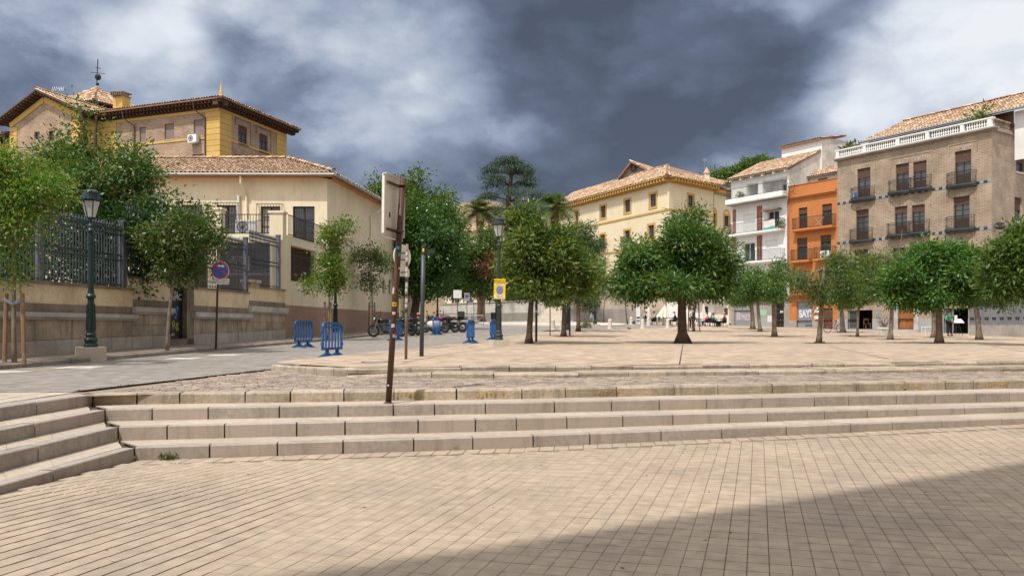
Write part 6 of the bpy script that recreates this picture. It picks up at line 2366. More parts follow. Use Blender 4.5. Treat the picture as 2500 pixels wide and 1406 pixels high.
def tree(name, label, base, d, spec, m='leaf_plaza', trunk_top=None, tr=0.14, bark='bark', clumps=330, per=42, leaf=0.225, aspect=0.33, spread=.25,
         group=None, shell=.5, gaps=.27, nl=34, seed=1, flare=1.5, cat='tree', twigs=0, deep=.9, lump=.72, gscale=1.3):
    rng = np.random.default_rng(seed)
    rnd = random.Random(seed)
    base = Vector(base)
    t = thing(name, label, cat, base, group)
    lobes = px_lobes(spec, d, deep)
    sub = []
    for c_, r_ in lobes:            # each lobe breaks up into uneven leafy boughs
        sub.append((c_, tuple(q * lump for q in r_)))
        if lump < 1:
            for _ in range(7):
                dv = Vector(rng.normal(size=3)).normalized()
                f = rng.uniform(.30, .52)
                sub.append((c_ + Vector((dv.x * r_[0], dv.y * r_[1], dv.z * r_[2])) * rng.uniform(.62, .92), tuple(q * f for q in r_)))
    pts, outs = crown_points(sub, clumps, rng, shell, gaps, gscale)
    cz = np.mean([l[0].z for l in lobes])
    top = Vector(trunk_top) if trunk_top is not None else Vector((base.x + rnd.uniform(-.2, .2), base.y + .1, lerp(base.z, cz, .72)))
    mb = MB()
    n = 7
    bx, by = rnd.uniform(-.06, .06), rnd.uniform(-.06, .06)
    tp, rads = [], []
    for i in range(n + 1):
        f = i / n
        q = base.lerp(top, f) + Vector((bx * math.sin(f * 3.1), by * math.sin(f * 3.1), 0))
        if i == 0:
            q.z -= .05
        tp.append(q)
        rads.append(tr * (lerp(1.0, .62, f) + (flare - 1) * max(0, 1 - f * 7)))
    mb.tube(tp, rads, 10, cap=True)
    tgt = [lobes[i % len(lobes)] for i in range(nl)]
    order = rng.choice(len(pts), size=min(len(pts), nl * 2), replace=False)
    hubs = []
    for li, l in enumerate(lobes):
        e = Vector(l[0]) + Vector(rng.normal(size=3) * .15)
        limb(mb, tp[-1 - (li % 2)], e, tr * .5, tr * .22, rng)
        hubs.append(e)
    for i in order[:nl]:
        q = Vector(pts[i])
        h = min(hubs, key=lambda k: (k - q).length)
        limb(mb, h.lerp(top, .15), q, tr * .22, .012, rng, 4, seg=5)
    mb.build('trunk', M[bark], t, smooth=True)
    if twigs:
        mb = MB()
        for i in range(twigs):
            q = Vector(pts[rng.integers(len(pts))])
            h = min(hubs, key=lambda k: (k - q).length)
            q2 = h + (q - h) * 1.15 + Vector((0, 0, rnd.uniform(-.3, .2)))
            limb(mb, h + Vector(rng.normal(size=3) * .2), q2, .022, .006, rng, 5, .5, 4)
        mb.build('bare_branches', M['twig'], t)
    leaves('crown', t, pts, outs, per, leaf, aspect, M[m], rng, spread)
    return t, lobes

def stakes(bx, by, z, h, dx, label, strap=True):
    """two wooden stakes tied to a young tree"""
    for sgn in (-1, 1):
        s = thing('tree_stake', label[0 if sgn < 0 else 1], 'stake', (bx + sgn * dx, by, z), 'wooden tree stakes')
        mb = MB()
        mb.tube([(bx + sgn * dx * 1.05, by, z - .05), (bx + sgn * dx * .85, by, z + h)], .05, 8)
        mb.build('post', M['stake'], s, smooth=False)
        if strap:
            mb = MB()
            mb.bar((bx + sgn * dx * .87, by - .055, z + h * .91), (bx, by - .055, z + h * .85), .012, .07)
            mb.torus((bx + sgn * dx * .87, by, z + h * .91), .055, .012, 'Z', 12, 5)
            mb.build('strap', M['strap'], s)

G1 = 'young trees along the sidewalk'
b = at(35, 18.6, True)
tree('street_tree', 'young yellow green street tree with reddish tips at the left picture edge', b, 18.6,
     [(60, 490, 95, 90), (20, 420, 80, 70), (105, 440, 50, 60), (25, 590, 50, 70), (-40, 480, 100, 130), (45, 660, 28, 30), (110, 570, 22, 25)], 'leaf_young', trunk_top=P(38, 560, 18.6), tr=.055, bark='bark_pale', clumps=330, per=40, leaf=.10, aspect=.42, spread=.20, seed=3, group=G1, flare=1.1, gaps=.25)
stakes(b.x, b.y, b.z, 1.62, .22, ('left stake of the tree at the left picture edge', 'right slanting stake of the tree at the left picture edge'))
b = at(408, 25, True)
tree('street_tree', 'dark green street tree with leaning thin trunk beside the graffiti door', b, 25,
     [(440, 590, 75, 70), (395, 610, 55, 55), (470, 545, 55, 45), (430, 665, 50, 35), (515, 585, 28, 40), (375, 570, 30, 30)], 'leaf_street', trunk_top=P(428, 660, 25), tr=.06, bark='bark_pale', clumps=190, per=38, leaf=.13, aspect=.40, spread=.20, seed=4, group=G1, flare=1.15, gaps=.25)
b = at(800, 38, True)
tree('street_tree', 'staked young street tree with bright crown in front of the cream house corner', b, 38,
     [(810, 640, 38, 60), (812, 575, 32, 40), (770, 690, 36, 26), (842, 555, 16, 16), (820, 690, 28, 35)], 'leaf_young', trunk_top=P(806, 640, 38), tr=.05, bark='bark_pale', clumps=170, per=36, leaf=.15, aspect=.40, spread=.22, seed=5, group=G1, flare=1.1, gaps=.25)
stakes(b.x, b.y, b.z, 1.75, .16, ('left stake of the young tree by the cream house corner', 'right stake of the young tree by the cream house corner'))
b = at(908, 47, True)
tree('street_tree', 'small sparse staked street tree against the cream side wall', b, 47,
     [(905, 625, 26, 24), (880, 640, 22, 30), (935, 640, 22, 18), (905, 685, 22, 26)], 'leaf_street', trunk_top=P(906, 660, 47), tr=.05, bark='bark_pale', clumps=80, per=34, leaf=.17, aspect=.40, spread=.26, seed=6, group=G1, flare=1.1, gaps=.3)
stakes(b.x, b.y, b.z, 1.8, .18, ('left stake of the sparse tree by the cream side wall', 'right stake of the sparse tree by the cream side wall'))
# garden behind the fence
tree('garden_tree', 'large spreading dark garden tree rising above the iron fence', (P(240, 700, 28).x, 28, 1.2), 28,
     [(230, 425, 125, 82), (150, 410, 90, 62), (320, 405, 60, 72), (240, 485, 150, 56), (190, 315, 22, 26), (350, 455, 46, 56), (90, 470, 60, 66), (185, 262, 12, 12), (235, 288, 10, 10)], 'leaf_street', tr=.2, clumps=420, per=42, leaf=.16, aspect=.42, spread=.26, seed=7, gaps=.3, nl=40)
for i, (sp_, lab) in enumerate((([(60, 600, 110, 110)], 'dark shrub behind the leftmost fence panel'), ([(210, 590, 100, 115)], 'dense dark shrub behind the fence by the nearer street lamp'),
                                ([(350, 590, 90, 110), (430, 560, 50, 80)], 'dark shrub behind the fence left of the graffiti door'))):
    tree('garden_shrub', lab, (P(sp_[0][0], 700, 26.5).x, 26.5, 1.3), 26.5, sp_, 'leaf_dark', tr=.06, clumps=190, per=44, leaf=.15, aspect=.5, spread=.3, seed=20 + i, gaps=.08, nl=10, cat='shrub', group='shrubs behind the fence')
# beyond the cream house
b = at(1008, 57)
tree('clipped_tree', 'dense clipped round evergreen tree with thick trunk beside the road', (b.x, 57, street(57)), 57,
     [(1052, 585, 78, 88), (1030, 680, 62, 48), (1010, 575, 50, 75), (1060, 640, 66, 60)], 'leaf_clip', trunk_top=P(1022, 700, 57), tr=.36, clumps=620, per=48, leaf=.20, aspect=.55, spread=.26, seed=8, gaps=.02, shell=.28, flare=1.3, lump=1.0)
tree('tall_tree', 'tall bright green tree rising behind the clipped evergreen', (P(1000, 800, 76).x, 76, street(76)), 76,
     [(1010, 465, 60, 45), (925, 470, 48, 40), (1075, 495, 40, 35), (1000, 520, 80, 45), (1090, 540, 40, 40)], 'leaf_bright', tr=.3, clumps=380, per=40, leaf=.3, aspect=.5, spread=.45, seed=9, gaps=.15)
tt, lb_ = tree('plane_tree', 'light green tree with a rusty dead patch in front of the far house', (P(1180, 800, 82).x, 82, street(82)), 82,
     [(1170, 620, 55, 60), (1130, 665, 50, 50), (1205, 590, 35, 45), (1185, 690, 62, 38), (1110, 700, 40, 30)], 'leaf_bright', tr=.2, bark='bark_pale', clumps=330, per=40, leaf=.30, aspect=.55, spread=.42, seed=10, gaps=.2)
rg_ = np.random.default_rng(5)
pp, oo = crown_points(px_lobes([(1188, 655, 18, 20, -2.2), (1200, 630, 10, 12, -2.0)], 82), 14, rg_)
leaves('dry_leaves', tt, pp, oo, 40, .3, .5, M['leaf_rust'], rg_, .3)
for i, (x, y, r) in enumerate(((1105, 600, 42), (1235, 640, 45), (1290, 700, 50))):
    tree('background_tree', ('leafy tree left of the tree with the rusty patch', 'leafy tree right of the tree with the rusty patch', 'leafy tree behind the statue pedestal')[i], (P(x, 800, 98).x, 98 + i, street(98)), 98 + i,
         [(x, y, r, r * 1.2), (x + 20, y + 40, r * .8, r * .7)], ('leaf_bright', 'leaf_olive', 'leaf_blue')[i], tr=.18, clumps=170, per=38, leaf=.36, aspect=.5, spread=.5, seed=40 + i, group='trees beyond the roundabout')
# plaza trees
GP_ = 'trees of the plaza'
def ptree(label, x, d, spec, m, seed, tr=.16, clumps=330, per=42, top=None, **k):
    bx = at(x, d)
    o = tree('plaza_tree', label, bx, d, spec, m, trunk_top=P(*top, d) if top else None, tr=tr, clumps=clumps, per=per, seed=seed, group=GP_, **k)
    mb = MB()
    mb.lathe([(.62, .003), (.62, .010), (.1, .022)], c=(bx.x, bx.y, bx.z), n=14)
    mb.build('soil_ring', M['soil'], o[0])
    return o
ptree('broad olive green tree right of the lamp with the yellow notice', 1291, 35.5, [(1320, 605, 88, 78), (1275, 565, 45, 60), (1385, 660, 72, 62), (1290, 688, 66, 38), (1372, 612, 62, 46), (1250, 645, 26, 55), (1340, 700, 70, 30)], 'leaf_olive', 11, .15, 560, top=(1300, 690))
ptree('smaller olive tree behind the broad tree by the lamp', 1376, 46, [(1400, 690, 70, 44), (1350, 705, 52, 34), (1430, 660, 48, 55)], 'leaf_olive', 12, .15, 260, leaf=.18, top=(1378, 720))
ptree('grey green tree behind the olive trees facing the convent', 1412, 56, [(1432, 620, 42, 62), (1452, 690, 30, 46), (1405, 570, 38, 30), (1425, 560, 20, 22), (1420, 720, 50, 28)], 'leaf_blue', 13, .15, 300, leaf=.22, aspect=.28)
ptree('largest plaza tree with thick flared trunk and wide dense crown', 1667, 37.2, [(1650, 610, 110, 62), (1595, 650, 90, 55), (1720, 640, 68, 72), (1665, 555, 50, 40), (1540, 675, 52, 40), (1635, 695, 125, 32), (1702, 535, 16, 28), (1758, 690, 38, 40), (1560, 715, 36, 20), (1690, 700, 70, 30)], 'leaf_plaza', 14, .235, 860, 46, top=(1668, 660), flare=2.0, shell=.55, gaps=.26, nl=80, lump=.66)
b = at(1694, 60)
ptree('low bright young tree with stakes directly behind the largest tree', 1694, 60, [(1690, 715, 50, 22), (1655, 720, 40, 20), (1730, 705, 40, 25)], 'leaf_bright', 15, .09, 150, leaf=.22)
stakes(b.x, b.y, b.z, 2.2, .42, ('left tall stake behind the largest plaza tree', 'right tall stake behind the largest plaza tree'), False)
ptree('low tree with bare twigs before the white house door', 1891, 50, [(1862, 690, 62, 36), (1905, 672, 38, 30), (1822, 705, 46, 32), (1890, 715, 40, 22)], 'leaf_plaza', 16, .15, 260, leaf=.18, twigs=60, top=(1888, 690), bark='bark_pale')
ptree('slightly leaning tree in front of the white house shutter', 1856, 62, [(1840, 700, 42, 30), (1868, 715, 30, 20)], 'leaf_olive', 17, .15, 150, leaf=.2, bark='bark_pale', top=(1848, 720))
ptree('tree left of the leaning one before the white house shutter', 1838, 69, [(1815, 715, 40, 28), (1845, 690, 32, 28)], 'leaf_plaza', 18, .2, 150, leaf=.22, bark='bark_pale')
ptree('half bare tree with pale trunk in front of the orange house', 1999, 37.2, [(1965, 690, 42, 34), (2050, 640, 34, 32), (2045, 700, 44, 44), (1990, 730, 34, 16)], 'leaf_plaza', 19, .125, 150, leaf=.14, twigs=120, top=(2012, 655), bark='bark_pale', flare=1.3)
ptree('tree behind the parked bicycle', 2058, 62, [(2050, 695, 60, 42), (2080, 720, 40, 28)], 'leaf_olive', 21, .2, 220, leaf=.2, bark='bark_pale')
ptree('thin trunked tree before the shop window of the brick house', 2093, 52, [(2100, 670, 66, 50), (2070, 712, 46, 30), (2132, 655, 40, 38), (2095, 722, 44, 24)], 'leaf_olive', 22, .09, 330, leaf=.18, twigs=70, bark='bark_pale')
o_, _ = ptree('sparse tree with one bare upright shoot left of the wooden door', 2173, 46, [(2158, 680, 44, 46), (2175, 640, 24, 26), (2180, 705, 36, 32)], 'leaf_plaza', 23, .14, 170, leaf=.17, twigs=60, bark='bark_pale')
mb = MB(); mb.tube([P(2182, 680, 46), P(2194, 630, 46), P(2203, 560, 46)], [.04, .03, .012], 6); mb.build('bare_shoot', M['twig'], o_)
ptree('dense rounded tree in front of the wooden door', 2293, 37.2, [(2285, 665, 98, 58), (2220, 690, 62, 46), (2362, 675, 74, 50), (2262, 622, 50, 30), (2310, 722, 95, 28), (2325, 632, 56, 34), (2240, 720, 50, 22)], 'leaf_plaza', 24, .165, 720, 44, top=(2292, 690), bark='bark_pale', gaps=.10)
ptree('tree behind the dense rounded tree near the white bench', 2282, 52, [(2270, 710, 46, 28), (2300, 700, 40, 28)], 'leaf_plaza', 25, .2, 120, leaf=.18, bark='bark_pale')
ptree('tree with leaning trunk before the grey panel fence', 2391, 46, [(2405, 690, 62, 40), (2370, 710, 46, 26), (2430, 722, 40, 26)], 'leaf_plaza', 26, .17, 280, leaf=.17, bark='bark_pale', top=(2378, 725))
ptree('bright tree cut off by the right picture edge', 2540, 33, [(2490, 650, 66, 76), (2445, 690, 42, 46), (2500, 590, 44, 40), (2460, 620, 32, 34), (2560, 640, 70, 80)], 'leaf_bright', 27, .17, 520, 44, gaps=.1)
# thin trees by the retaining wall
b = at(1532, 84)
tree('young_tree', 'thin young tree before the beige retaining wall', b, 84, [(1530, 722, 40, 14), (1545, 715, 20, 12)], 'leaf_blue', tr=.07, clumps=60, per=36, leaf=.26, seed=31, spread=.3)
b = at(1474, 86)
tree('young_tree', 'bare curved sapling before the beige retaining wall', b, 86, [(1478, 722, 12, 10)], 'leaf_blue', tr=.06, clumps=8, per=20, leaf=.25, seed=32, twigs=6, trunk_top=P(1476, 735, 86))
b = at(1428, 66)
tree('young_tree', 'small staked shrub beyond the plaza trees', b, 66, [(1428, 795, 12, 9)], 'leaf_olive', tr=.03, clumps=18, per=24, leaf=.16, seed=33, spread=.2, cat='shrub')
stakes(b.x, b.y, b.z, 2.0, .42, ('left stake round the small shrub beyond the trees', 'right stake round the small shrub beyond the trees'), False)

# cedar
def cedar():
    rng = np.random.default_rng(77)
    d = 104
    base = Vector((P(1244, 800, d).x, d, street(d)))
    t = thing('cedar_tree', 'tall dark cedar with flat drooping tiers above the plaza trees', 'tree', base)
    top = P(1250, 375, d)
    mb = MB()
    mb.tube([base, P(1240, 600, d), P(1242, 480, d), P(1250, 420, d), top], [.7, .5, .36, .22, .06], 10)
    P_, O_ = [], []
    for y, ln, nb_ in ((382, 40, 6), (400, 78, 7), (430, 98, 7), (466, 112, 7), (504, 124, 7)):
        for k in range(nb_):
            az = 2 * math.pi * (k + rng.uniform(-.35, .35)) / nb_
            l = ln * rng.uniform(.65, 1.12) * d / F
            if math.cos(az) > .3:
                l *= .85 if y < 465 else 1.25
            a_ = P(1246, y + 26, d)
            h = Vector((math.cos(az), math.sin(az) * .8, 0))
            e_ = a_ + h * l + Vector((0, 0, (26 - 6) * d / F * rng.uniform(.5, 1.0)))
            limb(mb, a_, e_, .10, .03, rng, 5, .10, 5)
            m_ = 18
            f = rng.uniform(.5, 1.06, (m_, 1))
            q = np.array(tuple(a_)) * (1 - f) + np.array(tuple(e_)) * f
            lat = np.array([-h.y, h.x, 0])
            q = q + lat * rng.normal(0, 1, (m_, 1)) * l * .22 * (1.2 - f * .6)
            q[:, 2] += .25 * np.sin(f[:, 0] * 2.4) - .8 * np.clip(f[:, 0] - .75, 0, 1) * 3 + rng.normal(0, .07, m_)
            P_.append(q); O_.append(np.tile(np.array([[0, 0, -.3]]), (m_, 1)))
    mb.build('trunk', M['bark'], t, smooth=True)
    leaves('crown', t, np.concatenate(P_), np.concatenate(O_), 34, .32, .2, M['needle'], rng, .26, .75)
cedar()
def palm(x, y, d, r, seed, label):
    rng = random.Random(seed)
    c = P(x, y, d)
    base = Vector((c.x, d, street(d)))
    t = thing('palm_tree', label, 'palm tree', base, 'palm trees before the convent')
    mb = MB()
    n = 14
    mb.tube([base.lerp(c, i / n) for i in range(n + 1)], [.30 + (.05 if i % 2 else 0) + (.10 if i > 11 else 0) for i in range(n + 1)], 10)
    mb.build('trunk', M['palm_trunk'], t)
    mb = MB()
    V, Q = [], []
    for k in range(46):
        az = rng.uniform(0, 2 * math.pi)
        el = rng.uniform(-.25, 1.35)
        L_ = r * rng.uniform(.8, 1.15)
        h = Vector((math.cos(az), math.sin(az), 0))
        pts = []
        for i in range(9):
            s = i / 8
            pts.append(c + h * (L_ * s * math.cos(el) * (1 - .12 * s)) + Vector((0, 0, L_ * (s * math.sin(el) - .55 * s * s))))
        mb.tube(pts, [.03 * (1 - i / 9) + .006 for i in range(9)], 4, cap=False)
        for i in range(28):
            s = .12 + .88 * i / 28
            f = s * 8
            j = min(7, int(f))
            p = pts[j].lerp(pts[j + 1], f - j)
            tg = (pts[j + 1] - pts[j]).normalized()
            sd = tg.cross(Vector((0, 0, 1))).normalized()
            upv = sd.cross(tg)
            ll = r * .26 * math.sin(math.pi * (.15 + .8 * s)) + .1
            for sg in (-1, 1):
                dr_ = (sd * sg * .8 + tg * .55 + upv * rng.uniform(.0, .35)).normalized()
                w = tg * .035
                b0 = len(V)
                V += [p - w, p + w, p + dr_ * ll + Vector((0, 0, -.12 * ll)) + w * .2, p + dr_ * ll + Vector((0, 0, -.12 * ll)) - w * .2]
                Q.append((b0, b0 + 1, b0 + 2, b0 + 3))
    mb.build('frond_ribs', M['palm'], t)
    me = fast_mesh('fronds', np.array([tuple(v - base) for v in V]), Q, M['palm'])
    link_mesh('fronds', me, t, base)
palm(1172, 520, 88, 3.0, 1, 'palm tree left of the cedar trunk above the far roof')
palm(1354, 508, 84, 3.0, 2, 'palm tree right of the cedar beside the convent corner')
# wood on the hill
rng_ = np.random.default_rng(9)
hx = [(1738, 438, 18, 10), (1765, 432, 22, 12), (1790, 424, 20, 12), (1812, 414, 18, 12), (1835, 402, 20, 13), (1858, 398, 16, 14), (1825, 428, 30, 14), (1862, 425, 36, 18), (1900, 410, 36, 20)]
pp, oo = crown_points(px_lobes(hx, 180), 330, rng_, .5, .2, .4)
wd = thing('hill_wood', 'green wood on the hilltop behind the white house', 'wood', P(1820, 440, 180))
wo = leaves('foliage', wd, pp, oo, 36, .6, .5, M['leaf_bright'], rng_, .7)
wo['kind'] = 'stuff'
# balcony and roof plants
def potplant(label, c, r, m='leaf_bright', pot='terracotta', n=14, leaf=.16, h=.3):
    c = Vector(c)
    t = thing('potted_plant', label, 'plant', c)
    mb = MB(); mb.lathe([(r * .45, 0), (r * .6, h), (r * .52, h), (r * .4, h * .9)], c=c, n=12); mb.build('pot', M[pot], t)
    rg = np.random.default_rng(int(abs(c.x * 13 + c.z * 7)))
    pts = np.array([tuple(c + Vector((0, 0, h + r * .8)))]) + rg.normal(size=(n, 3)) * r * .5
    leaves('foliage', t, pts, unit(pts - np.array(tuple(c))), 16, leaf, .4, M[m], rg, r * .3)
potplant('green plants in a box on the white house balcony', WW.pt(*WW.px(1905, 560, .5), .5), .35)
potplant('small plant on the left of the white house loggia', WW.pt(*WW.px(1806, 488, .6), .6), .3)
potplant('spiky yucca on the roof terrace beside the balustrade', WBk.pt(.5, zk + .3, -1.2), .55, 'palm', leaf=.5)
potplant('leafy bush at the corner of the brick house roof terrace', WBk.pt(WBk.len - 1.2, zk + .3, -1.0), .8, 'leaf_olive', leaf=.35, n=22)
# ---------------------------------------------------------------- street lamps
def lamp_post(name, label, loc, h_shaft, mat_, rz=0.3, plinth=True, seed=0):
    t = thing(name, label, 'street lamp', loc, 'cast iron lantern lamps')
    c = Vector(loc)
    z0 = 0.0
    if plinth:
        mb = MB()
        s, h = .36, .26
        mb.hexa([c + Vector(p) for p in ((-s, -s, -.25), (s, -s, -.25), (s, s, -.25), (-s, s, -.25), (-s + .015, -s + .015, h), (s - .015, -s + .015, h), (s - .015, s - .015, h), (-s + .015, s - .015, h))])
        M4 = Matrix.Translation(c) @ Matrix.Rotation(rz, 4, 'Z') @ Matrix.Translation(-c)
        mb.v = [tuple(M4 @ Vector(v)) for v in mb.v]
        mb.build('plinth', M['plinth'], t)
        z0 = h
    cc = c + Vector((0, 0, z0))
    mb = MB()
    mb.lathe([(.18, 0), (.18, .05), (.155, .08), (.155, .14), (.17, .16), (.17, .20), (.125, .25), (.12, .3), (.14, .33), (.11, .37), (.105, .42), (.085, 1.2), (.082, 1.28), (.12, 1.32), (.12, 1.37), (.085, 1.42), (.078, 1.5)], c=cc, n=12)
    mb.build('base', M[mat_], t, smooth=False)
    for k in range(8):
        a = 2 * math.pi * (k + .5) / 8
        mb = MB()
        mb.bar(cc + Vector((.108 * math.cos(a), .108 * math.sin(a), .45)), cc + Vector((.09 * math.cos(a), .09 * math.sin(a), 1.15)), .022)
        mb.build('flute', M[mat_], t)
    mb = MB()
    H_ = h_shaft
    mb.lathe([(.072, 1.45), (.06, H_ - .25), (.085, H_ - .22), (.085, H_ - .17), (.055, H_ - .12), (.075, H_ - .06), (.03, H_ + .04), (.03, H_ + .10), (.06, H_ + .14)], c=cc, n=12)
    mb.build('shaft', M[mat_], t)
    # lantern
    zl = H_ + .15
    b, tp, hh = .115, .24, .46
    def ring(r, z):
        return [cc + Vector((r * math.cos(math.pi / 3 * k + .2), r * math.sin(math.pi / 3 * k + .2), z)) for k in range(6)]
    lo, hi = ring(b, zl), ring(tp, zl + hh)
    mb = MB()
    for k in range(6):
        mb.bar(lo[k], hi[k], .022)
        mb.bar(lo[k], lo[(k + 1) % 6], .03)
        mb.bar(hi[k], hi[(k + 1) % 6], .035, .04)
    lan = mb.build('lantern_frame', M[mat_], t)
    for k in range(6):
        mb = MB()
        mb.face([lo[k], lo[(k + 1) % 6], hi[(k + 1) % 6], hi[k]])
        mb.build('lantern_pane', M['lantern'], lan)
    mb = MB()
    mb.lathe([(.27, zl + hh), (.275, zl + hh + .03), (.235, zl + hh + .06), (.22, zl + hh + .20), (.235, zl + hh + .22), (.12, zl + hh + .29), (.04, zl + hh + .32), (.05, zl + hh + .36), (.005, zl + hh + .42)], c=cc, n=12)
    for k in range(12):
        a = 2 * math.pi * k / 12
        mb.ball(cc + Vector((.262 * math.cos(a), .262 * math.sin(a), zl + hh + .06)), .025, 5, 4)
        mb.ball(cc + Vector((.228 * math.cos(a), .228 * math.sin(a), zl + hh + .235)), .02, 5, 4)
    mb.build('lantern_cap', M[mat_], t)
    return t
b = at(222, 21.3, True)
lamp_post('street_lamp', 'dark green street lamp on pale plinth before the iron fence', b, 3.30, 'green_iron', .55)
b = at(1218, 31.6)
lamp2 = lamp_post('street_lamp', 'tall grey green street lamp carrying the yellow notice', b, 3.95, 'olive_iron', .35)
L2 = b.copy()
b = at(819, 39.5, True)
lamp_post('street_lamp', 'black street lamp half hidden by the staked tree at the house corner', b, 3.3, 'green_iron')
b = at(1453, 70)
lamp_post('street_lamp', 'far green street lamp on the plaza edge before the convent', b, 3.7, 'green_iron')
b = at(1386, 50)
lamp_post('street_lamp', 'dark street lamp hidden behind the olive trees', b, 3.3, 'green_iron')
b = Vector((P(1068, 800, 62).x, 62, street(62)))
lamp_post('street_lamp', 'far black street lamp behind the parked motorcycles', b, 3.3, 'green_iron', plinth=False)
b = Vector((P(1211, 800, 84).x, 84, street(84)))
lamp_post('street_lamp', 'small distant street lamp by the white retaining wall', b, 3.0, 'green_iron', plinth=False)

def disc(mb, c, ax, up_, r, th, n=28, ry=None):
    """flat disc, ax = facing direction"""
    ax = Vector(ax).normalized()
    sd = Vector(up_).cross(ax).normalized()
    u2 = ax.cross(sd)
    ry = ry or r
    f = [c + ax * th / 2 + sd * r * math.cos(2 * math.pi * k / n) + u2 * ry * math.sin(2 * math.pi * k / n) for k in range(n)]
    bk_ = [p - ax * th for p in f]
    mb.face(f)
    mb.face(bk_[::-1])
    for k in range(n):
        j = (k + 1) % n
        mb.face([bk_[k], bk_[j], f[j], f[k]])
def plate(mb, c, ax, up_, w, h, th, rad=0.04, n=4):
    ax = Vector(ax).normalized()
    sd = Vector(up_).cross(ax).normalized()
    u2 = ax.cross(sd)
    pts = []
    for (sx, sy, a0) in ((1, 1, 0), (-1, 1, 90), (-1, -1, 180), (1, -1, 270)):
        for k in range(n + 1):
            a = R(a0 + 90 * k / n)
            pts.append((sx * (w / 2 - rad) + rad * math.cos(a), sy * (h / 2 - rad) + rad * math.sin(a)))
    f = [c + ax * th / 2 + sd * x + u2 * y for x, y in pts]
    bk_ = [p - ax * th for p in f]
    mb.face(f); mb.face(bk_[::-1])
    for k in range(len(f)):
        j = (k + 1) % len(f)
        mb.face([bk_[k], bk_[j], f[j], f[k]])
def face_M(c, ax, up_, roll=0.0):
    ax = Vector(ax).normalized()
    sd = Vector(up_).cross(ax).normalized()
    u2 = ax.cross(sd)
    m = Matrix((sd, u2, ax)).transposed().to_4x4()
    return Matrix.Translation(c) @ m @ Matrix.Rotation(roll, 4, 'Z')

# ---------------------------------------------------------------- yellow notice on the lamp
ny = P(1220, 706, 31.6) + Vector((0, -.14, 0))
fx = Vector((.06, -1, 0)).normalized()
upn = Vector((.03, 0, 1)).normalized()
nt_ = thing('parking_notice', 'yellow no stopping notice tied to the grey green lamp', 'sign', ny)
mb = MB(); plate(mb, ny, fx, upn, .46, .80, .012, .01); mb.build('board', M['sign_yellow'], nt_)
sd_, u2_ = upn.cross(fx).normalized(), upn
def np_(x, y, o=.009):
    return ny + sd_ * x + u2_ * y + fx * o
for txt, y, s_ in (('SE\u00d1ALIZACION', .325, .072), ('EXCEPCIONAL', .245, .072)):
    text_part('lettering', txt, s_, M['ink'], nt_, face_M(np_(0, y), fx, upn), sx=.92)
for (x, y, w, h) in ((-.03, .18, .36, .055), (.12, .135, .16, .06), (0, -.285, .42, .13)):
    mb = MB(); plate(mb, np_(x, y, .010), fx, upn, w, h, .004, .004); mb.build('white_strip', M['sign_white'], nt_)
text_part('lettering', 'SABADO 27', .045, M['graf_blue'], nt_, face_M(np_(-.03, .18, .014), fx, upn))
text_part('lettering', 'Motivo:', .035, M['graf_red'], nt_, face_M(np_(.12, .125, .014), fx, upn))
text_part('lettering', 'DE 8:00 A 22:00', .045, M['ink'], nt_, face_M(np_(0, -.265, .014), fx, upn))
text_part('lettering', 'Policia Local', .04, M['ink'], nt_, face_M(np_(0, -.325, .014), fx, upn))
cs_ = np_(0, -.045, .012)
mb = MB(); disc(mb, cs_, fx, upn, .135, .004, 28, .16); mb.build('red_disc', M['sign_red'], nt_)
mb = MB(); disc(mb, cs_ + fx * .004, fx, upn, .112, .004, 28, .137); mb.build('blue_disc', M['sign_sky'], nt_)
mb = MB()
for s in (-1, 1):
    mb.bar(cs_ + fx * .008 + sd_ * .085 * s + u2_ * .10, cs_ + fx * .008 - sd_ * .085 * s - u2_ * .10, .024, .004, up=fx)
mb.build('red_cross', M['sign_red'], nt_)

# ---------------------------------------------------------------- large sign seen from behind, leaning pole
pb = Vector((-1.82, 11.69, .491)); pt_ = P(984, 436, 11.69)
ax_p = (pt_ - pb).normalized()
sg = thing('road_sign', 'large road sign seen from behind on a leaning stickered brown pole on the steps', 'sign', pb)
mb = MB(); mb.tube([pb - ax_p * .05, pt_], .045, 14); mb.build('pole', M['rustpole'], sg, smooth=True)
th_ = R(70)
hdir = Vector((math.cos(th_), math.sin(th_), 0))
nb = Vector((math.sin(th_), -math.cos(th_), 0))          # towards the back of the panel, the side we see
pc = P(978, 508, 11.69) - nb * .10 - hdir * .06
upp = (ax_p - nb * ax_p.dot(nb)).normalized()
mb = MB(); plate(mb, pc, nb, upp, .62, .92, .012, .05); pan = mb.build('panel', M['aluminium'], sg)
mb = MB()
sdp = upp.cross(nb).normalized()
k_ = [(-.31, -.46), (.31, -.46), (.31, .46), (-.31, .46)]
for (a, b_) in zip(((-.31, -.41), (-.26, -.46), (.31, -.41), (-.26, .46)), ((-.31, .41), (.26, -.46), (.31, .41), (.26, .46))):
    mb.bar(pc + sdp * a[0] + upp * a[1] + nb * .018, pc + sdp * b_[0] + upp * b_[1] + nb * .018, .012, .04, up=nb)
mb.build('rim', M['aluminium'], pan)
for f in (.34, -.34):
    mb = MB()
    q = pc + upp * f + nb * .03
    mb.bar(q - sdp * .20, q + sdp * .24, .03, .03)
    mb.torus(pb + ax_p * ((q - pb).dot(ax_p)), .055, .014, 'Z', 14, 6)
    mb.build('clamp', M['rustpole'], sg)
mb = MB(); disc(mb, pc - upp * .12 - sdp * .10 + nb * .009, nb, upp, .022, .003, 14, .045); mb.build('stamp', M['greypole'], pan)
